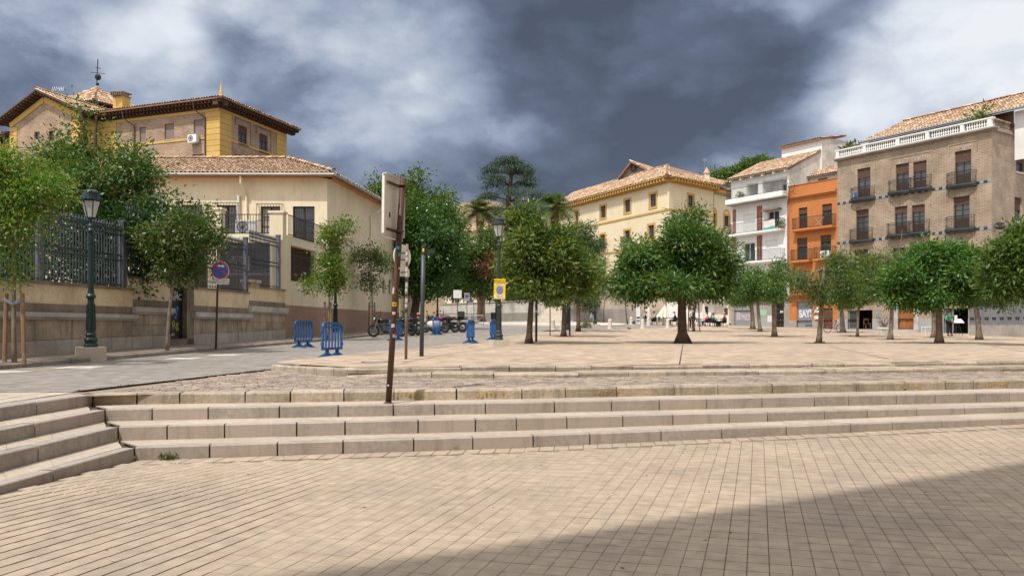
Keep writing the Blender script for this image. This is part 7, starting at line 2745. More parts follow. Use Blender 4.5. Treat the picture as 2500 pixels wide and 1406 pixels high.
def pole_stickers(parent, a, b, r, specs, n=10):
    a, b = Vector(a), Vector(b)
    t = (b - a).normalized()
    for (f, h, a0, a1, m) in specs:
        mb = MB()
        c = a.lerp(b, f)
        sx = t.cross(Vector((0, 1, 0))).normalized(); sy = sx.cross(t)
        for k in range(n):
            q0, q1 = R(lerp(a0, a1, k / n)), R(lerp(a0, a1, (k + 1) / n))
            d0, d1 = (sx * math.cos(q0) - sy * math.sin(q0)) * (r + .002), (sx * math.cos(q1) - sy * math.sin(q1)) * (r + .002)
            j = .15 * h * math.sin(k * 2.3)
            mb.face([c + d0 - t * h / 2, c + d1 - t * (h / 2 + j * .4), c + d1 + t * h / 2, c + d0 + t * (h / 2 + j)])
        mb.build('sticker', M[m], parent)
rs = random.Random(4)
pole_stickers(sg, pb, pt_, .045, [(.30, .05, 100, 165, 'sticker'), (.345, .05, 60, 120, 'sticker'), (.40, .04, 60, 120, 'sticker'), (.44, .055, 50, 130, 'sign_yellow'), (.44, .03, 60, 115, 'ink'),
                                  (.50, .09, 20, 70, 'sticker'), (.66, .05, 100, 170, 'cl_teal'), (.69, .04, 60, 120, 'sign_sky'), (.60, .03, 120, 170, 'sign_yellow'), (.74, .06, 30, 90, 'greypole'), (.08, .02, 60, 90, 'sign_white')])
mb = MB(); mb.lathe([(.075, 0), (.06, .012), (.045, .02)], c=pb, n=12); mb.build('foot', M['rustpole'], sg)

# oval sign from behind and the plain grey pole
c = Vector(ray_ground(991, 877) + (0,)); c.z = plaza_z(c.x, c.y)
d_ = c.y
os_ = thing('road_sign', 'round road sign seen from behind on a thin sticker covered pole', 'sign', c)
tp = P(994, 596, d_)
mb = MB(); mb.tube([c - Vector((0, 0, .05)), tp], .036, 10); mb.build('pole', M['bark_pale'], os_, smooth=True)
nb2 = Vector((.80, -.6, 0))
mb = MB(); disc(mb, P(986, 626, d_) - nb2 * .06, nb2, (0, 0, 1), .30, .02); mb.build('disc', M['aluminium'], os_)
mb = MB(); plate(mb, P(986, 665, d_) - nb2 * .06, nb2, (0, 0, 1), .5, .2, .015, .03); mb.build('plate', M['aluminium'], os_)
mb = MB()
for y in (618, 634, 665):
    mb.bar(P(979, y, d_), P(995, y, d_), .03)
mb.build('clamp', M['greypole'], os_)
pole_stickers(os_, c, tp, .036, [(.42 + .045 * k, .07 + .03 * rs.random(), rs.uniform(10, 60), rs.uniform(110, 170), 'sticker' if k % 3 else 'ink') for k in range(12)])
c = Vector(ray_ground(1029, 870) + (0,)); c.z = plaza_z(c.x, c.y)
gp_ = thing('grey_pole', 'tall plain anthracite pole with small arrow plate near its top', 'pole', c)
tp = P(1034, 602, c.y)
mb = MB(); mb.tube([c - Vector((0, 0, .03)), tp], .058, 14); mb.build('shaft', M['greypole'], gp_, smooth=True)
mb = MB(); mb.lathe([(.062, 0), (.062, .22), (.05, .24)], c=tp - Vector((0, 0, .22)), n=14); mb.build('cap', M['black_matte'], gp_)
mb = MB(); mb.box(tp + Vector((0, -.064, -.10)), (.05, .004, .09)); mb.build('emblem', M['sign_yellow'], gp_)
mb = MB(); mb.box(tp + Vector((.16, .1, -.12)), (.28, .03, .10), .5); mb.build('arrow_plate', M['greypole'], gp_)

# no parking sign
c = Vector((P(527, 800, 27.2).x, 27.2, 0)); c.z = side_z(c.x, c.y)
ns = thing('road_sign', 'round blue and red no parking sign with a plate below it on the sidewalk', 'sign', c)
mb = MB(); mb.tube([c - Vector((0, 0, .05)), P(533, 640, 27.2)], .035, 10); mb.build('pole', M['rustpole'], ns, smooth=True)
fn = Vector((.62, -.78, 0)); ctr = P(536, 660, 27.2) + fn * .05
for nm, r, o, m in (('rim', .315, 0, 'sign_white'), ('red_ring', .295, .008, 'sign_red'), ('blue_field', .235, .016, 'sign_blue')):
    mb = MB(); disc(mb, ctr + fn * o, fn, (0, 0, 1), r, .01); mb.build(nm, M[m], ns)
sdn = Vector((0, 0, 1)).cross(fn).normalized()
mb = MB(); mb.bar(ctr + fn * .024 - sdn * .165 + Vector((0, 0, .165)), ctr + fn * .024 + sdn * .165 - Vector((0, 0, .165)), .05, .006, up=fn); mb.build('red_slash', M['sign_red'], ns)
mb = MB()
ac_ = ctr + fn * .026 + Vector((0, 0, .145)) + sdn * .03
mb.face([ac_ + sdn * x + Vector((0, 0, y)) for x, y in ((-.12, -.025), (.03, -.025), (.03, -.06), (.12, 0), (.03, .06), (.03, .025), (-.12, .025))])
mb.build('white_arrow', M['sign_white'], ns)
pc2 = P(536, 687, 27.2) + fn * .05
mb = MB(); plate(mb, pc2, fn, (0, 0, 1), .62, .20, .012, .03); mb.build('plate', M['sign_white'], ns)
for tx, y in (('AMBOS LADOS', .04), ('EXCEPTO MOTOS', -.045)):
    text_part('lettering', tx, .075, M['ink'], ns, face_M(pc2 + fn * .008 + Vector((0, 0, y)), fn, (0, 0, 1)))

# small far signs
def far_sign(label, x, y, w, h, d, board, face=None, shape='plate', ground=True):
    c = Vector((P(x, 800, d).x, d, street(d) - .012 * max(0, P(x, 800, d).x + 2)))
    t = thing('road_sign', label, 'sign', c, 'small far signs')
    top = P(x, y - h * .5, d)
    mb = MB(); mb.tube([c - Vector((0, 0, .05)), top], .035, 8); mb.build('pole', M['greypole'], t)
    ctr = P(x, y, d) - Vector((0, .06, 0))
    mb = MB()
    if shape == 'plate':
        plate(mb, ctr, (0, -1, 0), (0, 0, 1), w * d / F, h * d / F, .015, .02)
    else:
        disc(mb, ctr, (0, -1, 0), (0, 0, 1), w * d / F / 2, .015)
    mb.build('board', M[board], t)
    if face:
        for k, (m, rr) in enumerate(face):
            mb = MB(); disc(mb, ctr + Vector((0, -.012 - .008 * k, h * d / F * (.1 if shape == 'plate' else 0))), (0, -1, 0), (0, 0, 1), w * d / F * rr, .006); mb.build('disc', M[m], t)
    return t, ctr
far_sign('white square sign back on a pole behind the motorcycles', 1117, 718, 20, 20, 70, 'sign_white')
far_sign('small no parking sign on a grey board behind the motorcycles', 1140, 725, 13, 20, 72, 'shutter', (('sign_red', .36), ('sign_blue', .25)))
far_sign('tiny round no parking sign by the far white wall', 1157, 723, 9, 9, 86, 'sign_red', (('sign_blue', .34),), 'disc')
far_sign('small blue crossing sign beside the clipped tree trunk', 1012, 735, 10, 12, 61, 'sign_blue')
t_, ct_ = far_sign('red and blue direction signs near the cafe terrace', 1574, 729, 10, 8, 84, 'sign_blue')
mb = MB(); disc(mb, ct_ + Vector((0, 0, .42)), (0, -1, 0), (0, 0, 1), .16, .02); mb.build('red_disc', M['sign_red'], t_)
c = at(1309, 38)
t_ = thing('sign_pole', 'dark brown pole with a white sticker beside the broad tree', 'pole', c)
mb = MB(); mb.tube([c - Vector((0, 0, .05)), P(1310, 690, 38)], .06, 10); mb.build('shaft', M['rustpole'], t_)
mb = MB(); mb.box(P(1309, 760, 38) + Vector((0, -.063, 0)), (.06, .004, .12)); mb.build('sticker', M['sign_white'], t_)
for x, d, top in ((1343, 47, 690), (1391, 47.5, 700)):
    c = at(x, d)
    t_ = thing('sign_pole', 'thin brown pole %s the pedestal behind the olive trees' % ('left of' if x == 1343 else 'right of'), 'pole', c)
    mb = MB(); mb.tube([c - Vector((0, 0, .05)), P(x, top, d)], .05 if x == 1391 else .03, 8); mb.build('shaft', M['rustpole'], t_)
# cafe banner
c = at(1558, 80)
bn = thing('cafe_banner', 'tall narrow white roll up banner at the cafe terrace', 'banner', c)
zt_b = P(1558, 738, 80).z
mb = MB(); mb.box(c + Vector((0, 0, (zt_b - c.z) / 2 + .05)), (.40, .03, zt_b - c.z)); pan_ = mb.build('panel', M['sign_white'], bn)
mb = MB(); mb.box(c + Vector((0, .1, .03)), (.44, .3, .06)); mb.build('foot', M['chrome'], bn)
for z, w, h, m in ((.93, .24, .10, 'ink'), (.82, .3, .05, 'ink'), (.30, .34, .14, 'cl_brown'), (.16, .34, .16, 'graf_blue'), (.10, .2, .06, 'orange')):
    mb = MB(); mb.box(c + Vector((0, -.02, .05 + (zt_b - c.z) * z)), (w, .006, h * 1.2)); mb.build('print_patch', M[m], pan_)

# ---------------------------------------------------------------- blue barriers
def barrier_proto():
    t = thing('crowd_barrier', 'b', 'barrier', (0, 0, 0), 'blue plastic crowd barriers')
    Lh, z0, z1 = .56, .27, 1.0
    mb = MB()
    prof = [(-Lh, z0), (-Lh, z1 - .12), (-Lh + .05, z1 - .03), (-Lh + .14, z1), (Lh - .14, z1), (Lh - .05, z1 - .03), (Lh, z1 - .12), (Lh, z0)]
    for (a, b) in zip(prof, prof[1:]):
        mb.bar((a[0], 0, a[1]), (b[0], 0, b[1]), .055, .055, up=(0, 1, 0))
    mb.bar((-Lh - .02, 0, z0), (Lh + .02, 0, z0), .07, .07)
    mb.bar((-Lh, 0, z1 - .12), (Lh, 0, z1 - .12), .03, .05)
    for s in (-1, 1):
        mb.box((s * (Lh + .035), 0, .84), (.05, .06, .16)); mb.box((s * (Lh + .035), 0, .40), (.05, .06, .10))
    mb.build('frame', M['blue'], t)
    for i in range(5):
        mb = MB()
        x = lerp(-Lh, Lh, (i + 1) / 6)
        mb.bar((x, 0, z0), (x, 0, z1 - .02), .045, .035)
        mb.build('slat', M['blue'], t)
    for s in (-1, 1):
        mb = MB()
        x = s * .30
        mb.bar((x, 0, .04), (x, 0, z0), .07, .09)
        for q in (-1, 1):
            mb.hexa([(x - .04, q * .02, .03), (x + .04, q * .02, .03), (x + .035, q * .30, 0), (x - .035, q * .30, 0),
                     (x - .04, q * .02, .17), (x + .04, q * .02, .17), (x + .035, q * .30, .022), (x - .035, q * .30, .022)] if q > 0 else
                    [(x - .035, -.30, 0), (x + .035, -.30, 0), (x + .04, -.02, .03), (x - .04, -.02, .03), (x - .035, -.30, .022), (x + .035, -.30, .022), (x + .04, -.02, .17), (x - .04, -.02, .17)])
        mb.build('foot', M['blue'], t)
    return t
bp = barrier_proto()
used = []
for x, d, a, lab in ((811, 22.9, 75, 'blue barrier nearest the camera at the corner of the plaza'), (741, 30.2, 72, 'blue barrier with a white sticker by the sidewalk kerb'), (965, 38.8, 72, 'blue barrier behind the leaning sign pole before the first motorcycle'),
                     (1066, 47, 74, 'blue barrier in front of the white scooter'), (1149, 35.2, 78, 'blue barrier standing alone on the road edge'), (1204, 40, 78, 'blue barrier half hidden by the lamp with the yellow notice'), (1187, 0, 0, '')):
    if not d:
        continue
    X = (x - CX) / F * d
    on_plaza = X > road_right(d)
    place(bp, used, (X, d, (plaza_z(X, d) if on_plaza else street(d) + .004)), R(a), lab)

# ---------------------------------------------------------------- bollards, bins, railing, pedestal
def bollard_proto():
    t = thing('stone_bollard', 'b', 'bollard', (0, 0, 0), 'stone bollards on the plaza edge')
    mb = MB(); mb.lathe([(.22, -.05), (.22, .03), (.19, .06), (.145, .62), (.16, .64), (.16, .68), (.13, .76), (.06, .80), (.01, .81)], n=14)
    mb.build('shaft', M['marble'], t, world=False, smooth=False)
    return t
bp2 = bollard_proto(); used = []
for x, d, lab in ((1350, 60, 'stone bollard beside the thin pole left of the pedestal'), (1372, 61, 'stone bollard behind the olive tree trunk'), (1489, 64, 'stone bollard right of the far green lamp'), (1569, 66, 'stone bollard left of the cafe banner on the plaza edge'), (1630, 69, 'stone bollard in front of the cafe parasols'),
                  (1541, 80, 'stone bollard between the banner and the beige wall'), (1583, 78, 'stone bollard in front of the seated people by the banner')):
    q = at(x, d)
    place(bp2, used, q, 0, lab)
ped = thing('statue_pedestal', 'stepped pale marble pedestal with a bronze base on the roundabout', 'monument', at(1348, 78))
c = Vector(ORG[ped.name])
for i in range(7):
    mb = MB()
    w = 3.5 - i * .42
    mb.box(c + Vector((0, 0, .16 + i * .27)), (w, w, .268), .1)
    mb.build('step', M['marble'], ped)
mb = MB(); mb.lathe([(.75, 0), (.72, .12), (.55, .3), (.48, 1.0), (.52, 1.1), (.35, 1.3), (.3, 2.6), (.4, 2.8), (.1, 3.4)], c=c + Vector((0, 0, 1.9)), n=16); mb.build('bronze_shaft', M['bronze'], ped)
rb_ = thing('roundabout_island', 'pale paved ring kerb around the statue pedestal', 'traffic island', c)
mb = MB()
for k in range(40):
    a, b_ = 2 * math.pi * k / 40, 2 * math.pi * (k + 1) / 40
    def rp(r, q, z): 
        X, Y = c.x + r * math.cos(q), c.y + r * math.sin(q)
        return Vector((X, Y, street(Y) - .012 * max(0, X + 2) + z))
    mb.face([rp(0.2, a, .12), rp(7.3, a, .12), rp(7.3, b_, .12), rp(.2, b_, .12)])
    mb.face([rp(7.3, a, -.1), rp(7.3, b_, -.1), rp(7.3, b_, .12), rp(7.3, a, .12)])
mb.build('paving', M['marble'], rb_)
for x, d, lab in ((1011, 60, 'grey litter bin beside the clipped tree trunk'), (1204, 86, 'grey litter bin by the white retaining wall')):
    q = Vector((P(x, 800, d).x, d, street(d)))
    t_ = thing('litter_bin', lab, 'bin', q, 'litter bins')
    mb = MB(); mb.lathe([(.25, .25), (.27, .9), (.29, .92), (.29, .96), (.2, 1.0)], c=q, n=14); mb.build('drum', M['greypole'], t_)
    mb = MB(); mb.tube([q - Vector((0, 0, .05)), q + Vector((0, 0, .3))], .05, 8); mb.build('stand', M['greypole'], t_)
q = Vector((P(1095, 800, 66).x, 66, street(66)))
t_ = thing('guard_rail', 'grey tubular guard rail with crossed bars behind the motorcycles', 'railing', q)
for k in range(3):
    X0, X1 = q.x + k * 1.0, q.x + k * 1.0 + .92
    mb = MB()
    for z in (.08, .95):
        mb.tube([(X0, 66, q.z + z), (X1, 66, q.z + z)], .025, 6)
    for X in (X0, X1):
        mb.tube([(X, 66, q.z), (X, 66, q.z + .97)], .025, 6)
    mb.tube([(X0, 66, q.z + .08), (X1, 66, q.z + .95)], .02, 6); mb.tube([(X1, 66, q.z + .08), (X0, 66, q.z + .95)], .02, 6)
    mb.build('panel', M['chrome'], t_)

# ---------------------------------------------------------------- things by the brick house
q = at(2158, 58)
po_ = thing('flower_pot', 'large white plastic pot with a bare plant left of the wooden door', 'plant pot', q)
mb = MB(); mb.lathe([(.26, 0), (.36, .42), (.42, .44), (.42, .52), (.36, .52), (.34, .46)], c=q, n=18); mb.build('pot', M['sign_white'], po_)
text_part('lettering', 'SU', .22, M['greypole'], po_, face_M(q + Vector((-.16, -.33, .26)), (-.35, -1, 0), (0, 0, 1)))
mb = MB()
rgp = np.random.default_rng(3)
for k in range(14):
    limb(mb, q + Vector((0, 0, .45)), q + Vector((rgp.uniform(-.7, .7), rgp.uniform(-.4, .4), rgp.uniform(.9, 1.6))), .03, .012, rgp, 4, .3, 5)
mb.build('branches', M['twig'], po_)
rr_ = rgp.normal(size=(10, 3)) * .16 + np.array(tuple(q + Vector((0, 0, .55))))
leaves('red_flowers', po_, rr_, rr_ * 0 + np.array([0, 0, 1.0]), 10, .1, .6, M['leaf_rust'], rgp, .08)
q = at(2276, 56.5)
wb = thing('white_frame_bench', 'white tubular frame standing left of the dense tree trunk', 'frame', q)
for dy in (0, .5):
    mb = MB()
    mb.tube([q + Vector((-.5, dy, 0)), q + Vector((-.5, dy, .62)), q + Vector((.5, dy, .62)), q + Vector((.5, dy, 0))], .03, 6)
    mb.build('hoop', M['sign_white'], wb)
mb = MB()
for x in (-.5, .5):
    mb.tube([q + Vector((x, 0, .3)), q + Vector((x, .5, .3))], .025, 6)
mb.build('crossbar', M['sign_white'], wb)
q = at(2338, 57.5)
ms = thing('menu_stand', 'white tilted menu board on black legs right of the person in green', 'menu stand', q)
mb = MB()
for s in (-1, 1):
    mb.bar(q + Vector((s * .25, -.2, 0)), q + Vector((s * .05, 0, .95)), .03); mb.bar(q + Vector((s * .25, .25, 0)), q + Vector((s * .05, 0, .95)), .03)
mb.build('legs', M['black_matte'], ms)
mb = MB(); mb.box(q + Vector((0, -.02, 1.05)), (.72, .5, .03), 0, tilt=Matrix.Rotation(R(35), 3, 'X')); mb.build('board', M['sign_white'], ms)
mb = MB(); mb.box(q + Vector((-.1, .05, 1.32)), (.2, .02, .3)); mb.build('card', M['sign_white'], ms)
# weeds and litter
def weed(label, c, r, n):
    c = Vector(c)
    t = thing('weed', label, 'weed', c)
    rg = np.random.default_rng(n)
    pts = rg.normal(size=(n, 3)) * np.array([r, r * .5, r * .45]) + np.array(tuple(c + Vector((0, 0, r * .7))))
    leaves('leaves', t, pts, rg.normal(size=(n, 3)), 6, r * .9, .35, M['weed'], rg, r * .25)
w0 = pl1[1].pos(.4)
weed('green weed growing at the foot of the steps in the corner', (w0.x, w0.y - .05, .01), .045, 24)
weed('tiny weed at the foot of the lowest step near the middle', (-.72, 10.36, .02), .018, 8)
for i, (x, d) in enumerate(((2010, 37.0), (1990, 37.0), (2075, 52), (1300, 35.3))):
    q = at(x, d)
    weed(('grass tuft right of the pale trunk before the orange house', 'grass tuft left of the pale trunk before the orange house', 'grass tuft at the thin trunk before the shop', 'grass tuft at the broad tree by the lamp')[i], q, .055, 16)
mb = MB()
rl = random.Random(8)
for k in range(150):
    X, Y = rl.uniform(-4, 8), rl.uniform(5, 12)
    if Y > y1(X) - .1 or X < x1(min(Y, 9.5)) + .1:
        continue
    z = low_z(X, Y) + .003
    a, r_ = rl.uniform(0, 6.28), rl.uniform(.008, .022)
    mb.face([(X + r_ * math.cos(a), Y + r_ * math.sin(a), z), (X - r_ * .4 * math.sin(a), Y + r_ * .4 * math.cos(a), z + .006), (X - r_ * math.cos(a), Y - r_ * math.sin(a), z), (X + r_ * .4 * math.sin(a), Y - r_ * .4 * math.cos(a), z + .004)], None, k % 3)
lf = mb.build('fallen_leaves', [M['leaf_rust'], M['sign_white'], M['soil']])
tag(lf, 'scattered dry leaves and litter bits on the lower plaza tiles', 'litter', kind='stuff')
# ---------------------------------------------------------------- motorcycles, scooter, bicycle
def wheel(t, x, r, tw, rim_m, y=0.0, spokes=10):
    mb = MB(); mb.torus((x, y, r), r - tw, tw, 'Y', 26, 8); w = mb.build('wheel', M['rubber'], t, smooth=True)
    mb = MB(); mb.torus((x, y, r), r - tw * 2.1, tw * .45, 'Y', 24, 6)
    for k in range(spokes):
        a = math.pi * 2 * k / spokes
        mb.bar((x, y, r), (x + (r - tw * 2) * math.cos(a), y, r + (r - tw * 2) * math.sin(a)), .014)
    mb.tube([(x, y - .06, r), (x, y + .06, r)], .05, 10)
    mb.build('rim', M[rim_m], w)
    return w
def motorcycle(label, body='black_gloss', rim='chrome', enduro=False):
    t = thing('motorcycle', label, 'motorcycle', (0, 0, 0), 'parked motorcycles')
    wheel(t, -.70, .31, .065, rim); wheel(t, .70, .31, .055, rim)
    mb = MB()
    for s in (-1, 1):
        mb.bar((.70, s * .10, .31), (.50, s * .09, .95), .05)
    mb.build('fork', M['chrome'], t)
    mb = MB()
    mb.tube([(.48, 0, .88), (.1, 0, .62), (-.25, 0, .55), (-.70, .1, .31)], .045, 8); mb.tube([(.48, 0, .84), (.28, 0, .40), (-.1, 0, .28), (-.3, 0, .5)], .035, 8); mb.tube([(-.25, 0, .55), (-.72, -.1, .31)], .04, 8)
    mb.build('frame', M['black_matte'], t)
    mb = MB(); mb.box((.08, 0, .42), (.40, .30, .28)); mb.lathe([(.14, 0), (.15, .1), (.12, .22)], c=(.16, 0, .52), n=10); mb.tube([(.02, -.17, .38), (.02, .17, .38)], .12, 12); mb.build('engine', M['greypole'], t)
    mb = MB(); mb.tube([(.28, -.14, .40), (.15, -.17, .25), (-.3, -.18, .28), (-.75, -.20, .42 if not enduro else .62)], [.03, .035, .05, .06], 10); mb.build('exhaust', M['black_matte'], t)
    mb = MB(); mb.ball((.18, 0, .82), (.28, .16, .15), 14, 8); mb.build('tank', M[body], t, smooth=True)
    mb = MB(); mb.ball((-.30, 0, .80), (.36, .14, .075), 14, 6); mb.ball((-.62, 0, .87), (.18, .11, .06), 12, 6); mb.build('seat', M['black_matte'], t, smooth=True)
    mb = MB(); mb.hexa([(-1.0, -.05, .80), (-.5, -.11, .70), (-.5, .11, .70), (-1.0, .05, .80), (-1.02, -.05, .88), (-.5, -.12, .80), (-.5, .12, .80), (-1.02, .05, .88)]); mb.bar((-.95, 0, .80), (-1.08, 0, .52), .10, .02); mb.build('tail', M[body], t)
    mb = MB()
    for k in range(8):
        a0, a1 = R(40 + 14 * k), R(54 + 14 * k)
        mb.hexa([(.70 + .36 * math.cos(a0), -.06, .31 + .36 * math.sin(a0)), (.70 + .36 * math.cos(a1), -.06, .31 + .36 * math.sin(a1)), (.70 + .36 * math.cos(a1), .06, .31 + .36 * math.sin(a1)), (.70 + .36 * math.cos(a0), .06, .31 + .36 * math.sin(a0)),
                 (.70 + .375 * math.cos(a0), -.06, .31 + .375 * math.sin(a0)), (.70 + .375 * math.cos(a1), -.06, .31 + .375 * math.sin(a1)), (.70 + .375 * math.cos(a1), .06, .31 + .375 * math.sin(a1)), (.70 + .375 * math.cos(a0), .06, .31 + .375 * math.sin(a0))])
    mb.build('front_fender', M[body], t)
    mb = MB(); mb.tube([(.38, -.38, 1.06), (.46, -.2, 1.02), (.48, 0, .98), (.46, .2, 1.02), (.38, .38, 1.06)], .018, 8); mb.build('handlebar', M['black_matte'], t)
    mb = MB(); mb.ball((.58, 0, .90), (.10, .11, .12), 12, 8); hl = mb.build('headlight', M['black_gloss'], t, smooth=True)
    mb = MB(); mb.ball((.64, 0, .90), (.05, .085, .09), 12, 8); mb.build('lens', M['lantern'], hl, smooth=True)
    for s in (-1, 1):
        mb = MB(); mb.tube([(.42, s * .24, 1.03), (.42, s * .33, 1.2)], .01, 5); mb.ball((.42, s * .35, 1.23), (.02, .07, .05), 10, 6); mb.build('mirror', M['black_matte'], t)
    return t
def scooter(label):
    t = thing('scooter', label, 'scooter', (0, 0, 0))
    wheel(t, -.60, .24, .06, 'chrome'); wheel(t, .62, .24, .055, 'chrome')
    mb = MB(); mb.hexa([(.28, -.20, .25), (.52, -.16, .28), (.52, .16, .28), (.28, .20, .25), (.40, -.20, .92), (.50, -.13, .95), (.50, .13, .95), (.40, .20, .92)]); mb.build('leg_shield', M['moto_white'], t)
    mb = MB(); mb.box((.05, 0, .27), (.62, .32, .08)); mb.build('footboard', M['black_matte'], t)
    mb = MB(); mb.ball((-.48, 0, .55), (.46, .19, .24), 16, 10); mb.build('rear_body', M['moto_white'], t, smooth=True)
    mb = MB(); mb.ball((-.40, 0, .80), (.40, .15, .075), 14, 6); mb.build('seat', M['black_matte'], t, smooth=True)
    mb = MB(); mb.hexa([(.26, -.15, .34), (.30, -.15, .34), (.30, .15, .34), (.26, .15, .34), (.37, -.15, .85), (.40, -.15, .85), (.40, .15, .85), (.37, .15, .85)]); mb.build('inner_panel', M['moto_red'], t)
    mb = MB(); mb.ball((.44, 0, 1.02), (.13, .16, .10), 12, 8); mb.build('headset', M['moto_red'], t, smooth=True)
    mb = MB(); mb.ball((.50, 0, 1.12), (.08, .12, .07), 12, 8); mb.build('windscreen', M['moto_white'], t, smooth=True)
    mb = MB(); mb.tube([(.36, -.33, 1.06), (.42, 0, 1.03), (.36, .33, 1.06)], .018, 8); mb.build('handlebar', M['black_matte'], t)
    mb = MB()
    for s in (-1, 1):
        mb.bar((.62, s * .07, .24), (.48, s * .05, .7), .04)
    mb.build('fork', M['chrome'], t)
    mb = MB(); mb.ball((.62, 0, .44), (.22, .08, .09), 12, 6); mb.build('front_fender', M['moto_white'], t, smooth=True)
    mb = MB(); mb.ball((-.93, 0, .62), (.04, .10, .06), 10, 6); mb.build('tail_light', M['moto_red'], t)
    return t
def put(t, x, d, a, lean=0.0):
    X = (x - CX) / F * d
    t.location = (X, d, street(d) + .003)
    t.rotation_euler = (R(lean), 0, R(a))
    t.scale = (1.1, 1.1, 1.1)
put(motorcycle('black motorcycle with its front wheel turned to the kerb by the cream house'), 946, 43.6, 205, 6)
put(motorcycle('black motorcycle with rear wheel to the road behind the leaning sign pole', rim='black_matte'), 983, 45.6, 140, 6)
put(motorcycle('grey motorcycle next to the thin stickered pole', 'greypole'), 1001, 46.6, 132, 6)
put(scooter('white and red scooter behind the anthracite pole'), 1040, 48.5, 165, 5)
put(motorcycle('black motorcycle half hidden behind the white and red scooter'), 1062, 50.5, 150, 6)
put(motorcycle('red tanked motorcycle behind the blue barrier', 'moto_red'), 1086, 51, 215, 6)
m5 = motorcycle('black trail motorcycle with luggage case at the right end of the row', 'black_matte', 'black_matte', True)
mb = MB(); mb.box((-.62, 0, 1.05), (.42, .42, .30)); mb.box((-.62, 0, 1.21), (.40, .40, .04)); mb.build('luggage_case', M['black_matte'], m5, world=False)
mb = MB(); mb.bar((-.62, -.22, .92), (-.62, -.22, 1.2), .03, .04); mb.bar((-.5, -.22, .92), (-.5, -.22, 1.2), .03, .04); mb.build('case_strap', M['sign_white'], m5, world=False)
put(m5, 1100, 51.5, 182, 5)

bc = thing('bicycle', 'dark red bicycle leaning by the tree before the orange house', 'bicycle', (0, 0, 0))
for x in (-.52, .52):
    mb = MB(); mb.torus((x, 0, .33), .315, .02, 'Y', 28, 6); w = mb.build('wheel', M['rubber'], bc, smooth=True)
    mb = MB()
    mb.torus((x, 0, .33), .288, .010, 'Y', 28, 5)
    for k in range(14):
        a = math.pi * 2 * k / 14
        mb.bar((x, 0, .33), (x + .29 * math.cos(a), 0, .33 + .29 * math.sin(a)), .005)
    mb.build('spokes', M['chrome'], w)
mb = MB()
bbk, hd, st_, rw_, fw = (.02, 0, .30), (-.36, 0, .82), (.16, 0, .80), (.52, 0, .33), (-.52, 0, .33)
for a, b_ in ((bbk, hd), (bbk, st_), (hd, (.13, 0, .72)), (bbk, rw_), (rw_, (.15, 0, .72)), (hd, (-.34, 0, .92)), (hd, fw)):
    mb.tube([a, b_], .018, 7)
mb.build('frame', M['moto_red'], bc)
mb = MB(); mb.ball((.19, 0, .90), (.14, .07, .035), 10, 5); mb.tube([st_, (.18, 0, .88)], .014, 6); mb.build('saddle', M['black_matte'], bc)
mb = MB(); mb.tube([(-.34, -.28, .99), (-.37, 0, .95), (-.34, .28, .99)], .014, 6); mb.tube([(-.34, 0, .9), (-.37, 0, .95)], .016, 6); mb.build('handlebar', M['black_matte'], bc)
mb = MB(); mb.torus(bbk, .09, .008, 'Y', 16, 4); mb.bar((.02, -.05, .30), (.12, -.06, .17), .018); mb.bar((.02, .05, .30), (-.08, .06, .43), .018); mb.box((.13, -.1, .17), (.09, .08, .02)); mb.build('crank', M['chrome'], bc)
mb = MB(); mb.box((.50, 0, .78), (.42, .14, .015)); mb.bar((.52, .05, .33), (.55, .05, .77), .012); mb.bar((.15, 0, .75), (.3, 0, .78), .012); mb.build('rear_rack', M['black_matte'], bc)
q = at(2036, 60.5)
bc.location = q; bc.rotation_euler = (R(-4), 0, R(8))

# ---------------------------------------------------------------- cafe furniture and people
def chair_proto():
    t = thing('cafe_chair', 'c', 'chair', (0, 0, 0), 'dark cafe chairs')
    mb = MB(); mb.box((0, 0, .44), (.46, .46, .035)); mb.build('seat', M['black_matte'], t)
    mb = MB()
    for k in range(7):
        a = R(-60 + 20 * k)
        x, y = -.24 * math.cos(a) + .02, .24 * math.sin(a)
        mb.bar((x, y, .46), (x * 1.1, y * 1.08, .80), .03)
    for k in range(6):
        a0, a1 = R(-60 + 20 * k), R(-40 + 20 * k)
        mb.bar((-.265 * math.cos(a0) + .02, .26 * math.sin(a0), .80), (-.265 * math.cos(a1) + .02, .26 * math.sin(a1), .80), .04)
    mb.build('backrest', M['black_matte'], t)
    for sx in (-1, 1):
        for sy in (-1, 1):
            mb = MB(); mb.bar((sx * .20, sy * .20, .43), (sx * .25, sy * .24, 0), .03); mb.build('leg', M['black_matte'], t)
    for s in (-1, 1):
        mb = MB(); mb.bar((-.18, s * .25, .66), (.16, s * .25, .64), .04); mb.bar((.14, s * .25, .64), (.16, s * .24, .44), .03); mb.build('armrest', M['black_matte'], t)
    return t
def table_proto():
    t = thing('cafe_table', 't', 'table', (0, 0, 0), 'cafe tables')
    mb = MB(); mb.box((0, 0, .73), (.75, .75, .03)); mb.build('table_top', M['black_matte'], t)
    for sx in (-1, 1):
        for sy in (-1, 1):
            mb = MB(); mb.bar((sx * .33, sy * .33, .72), (sx * .34, sy * .34, 0), .035); mb.build('leg', M['black_matte'], t)
    return t

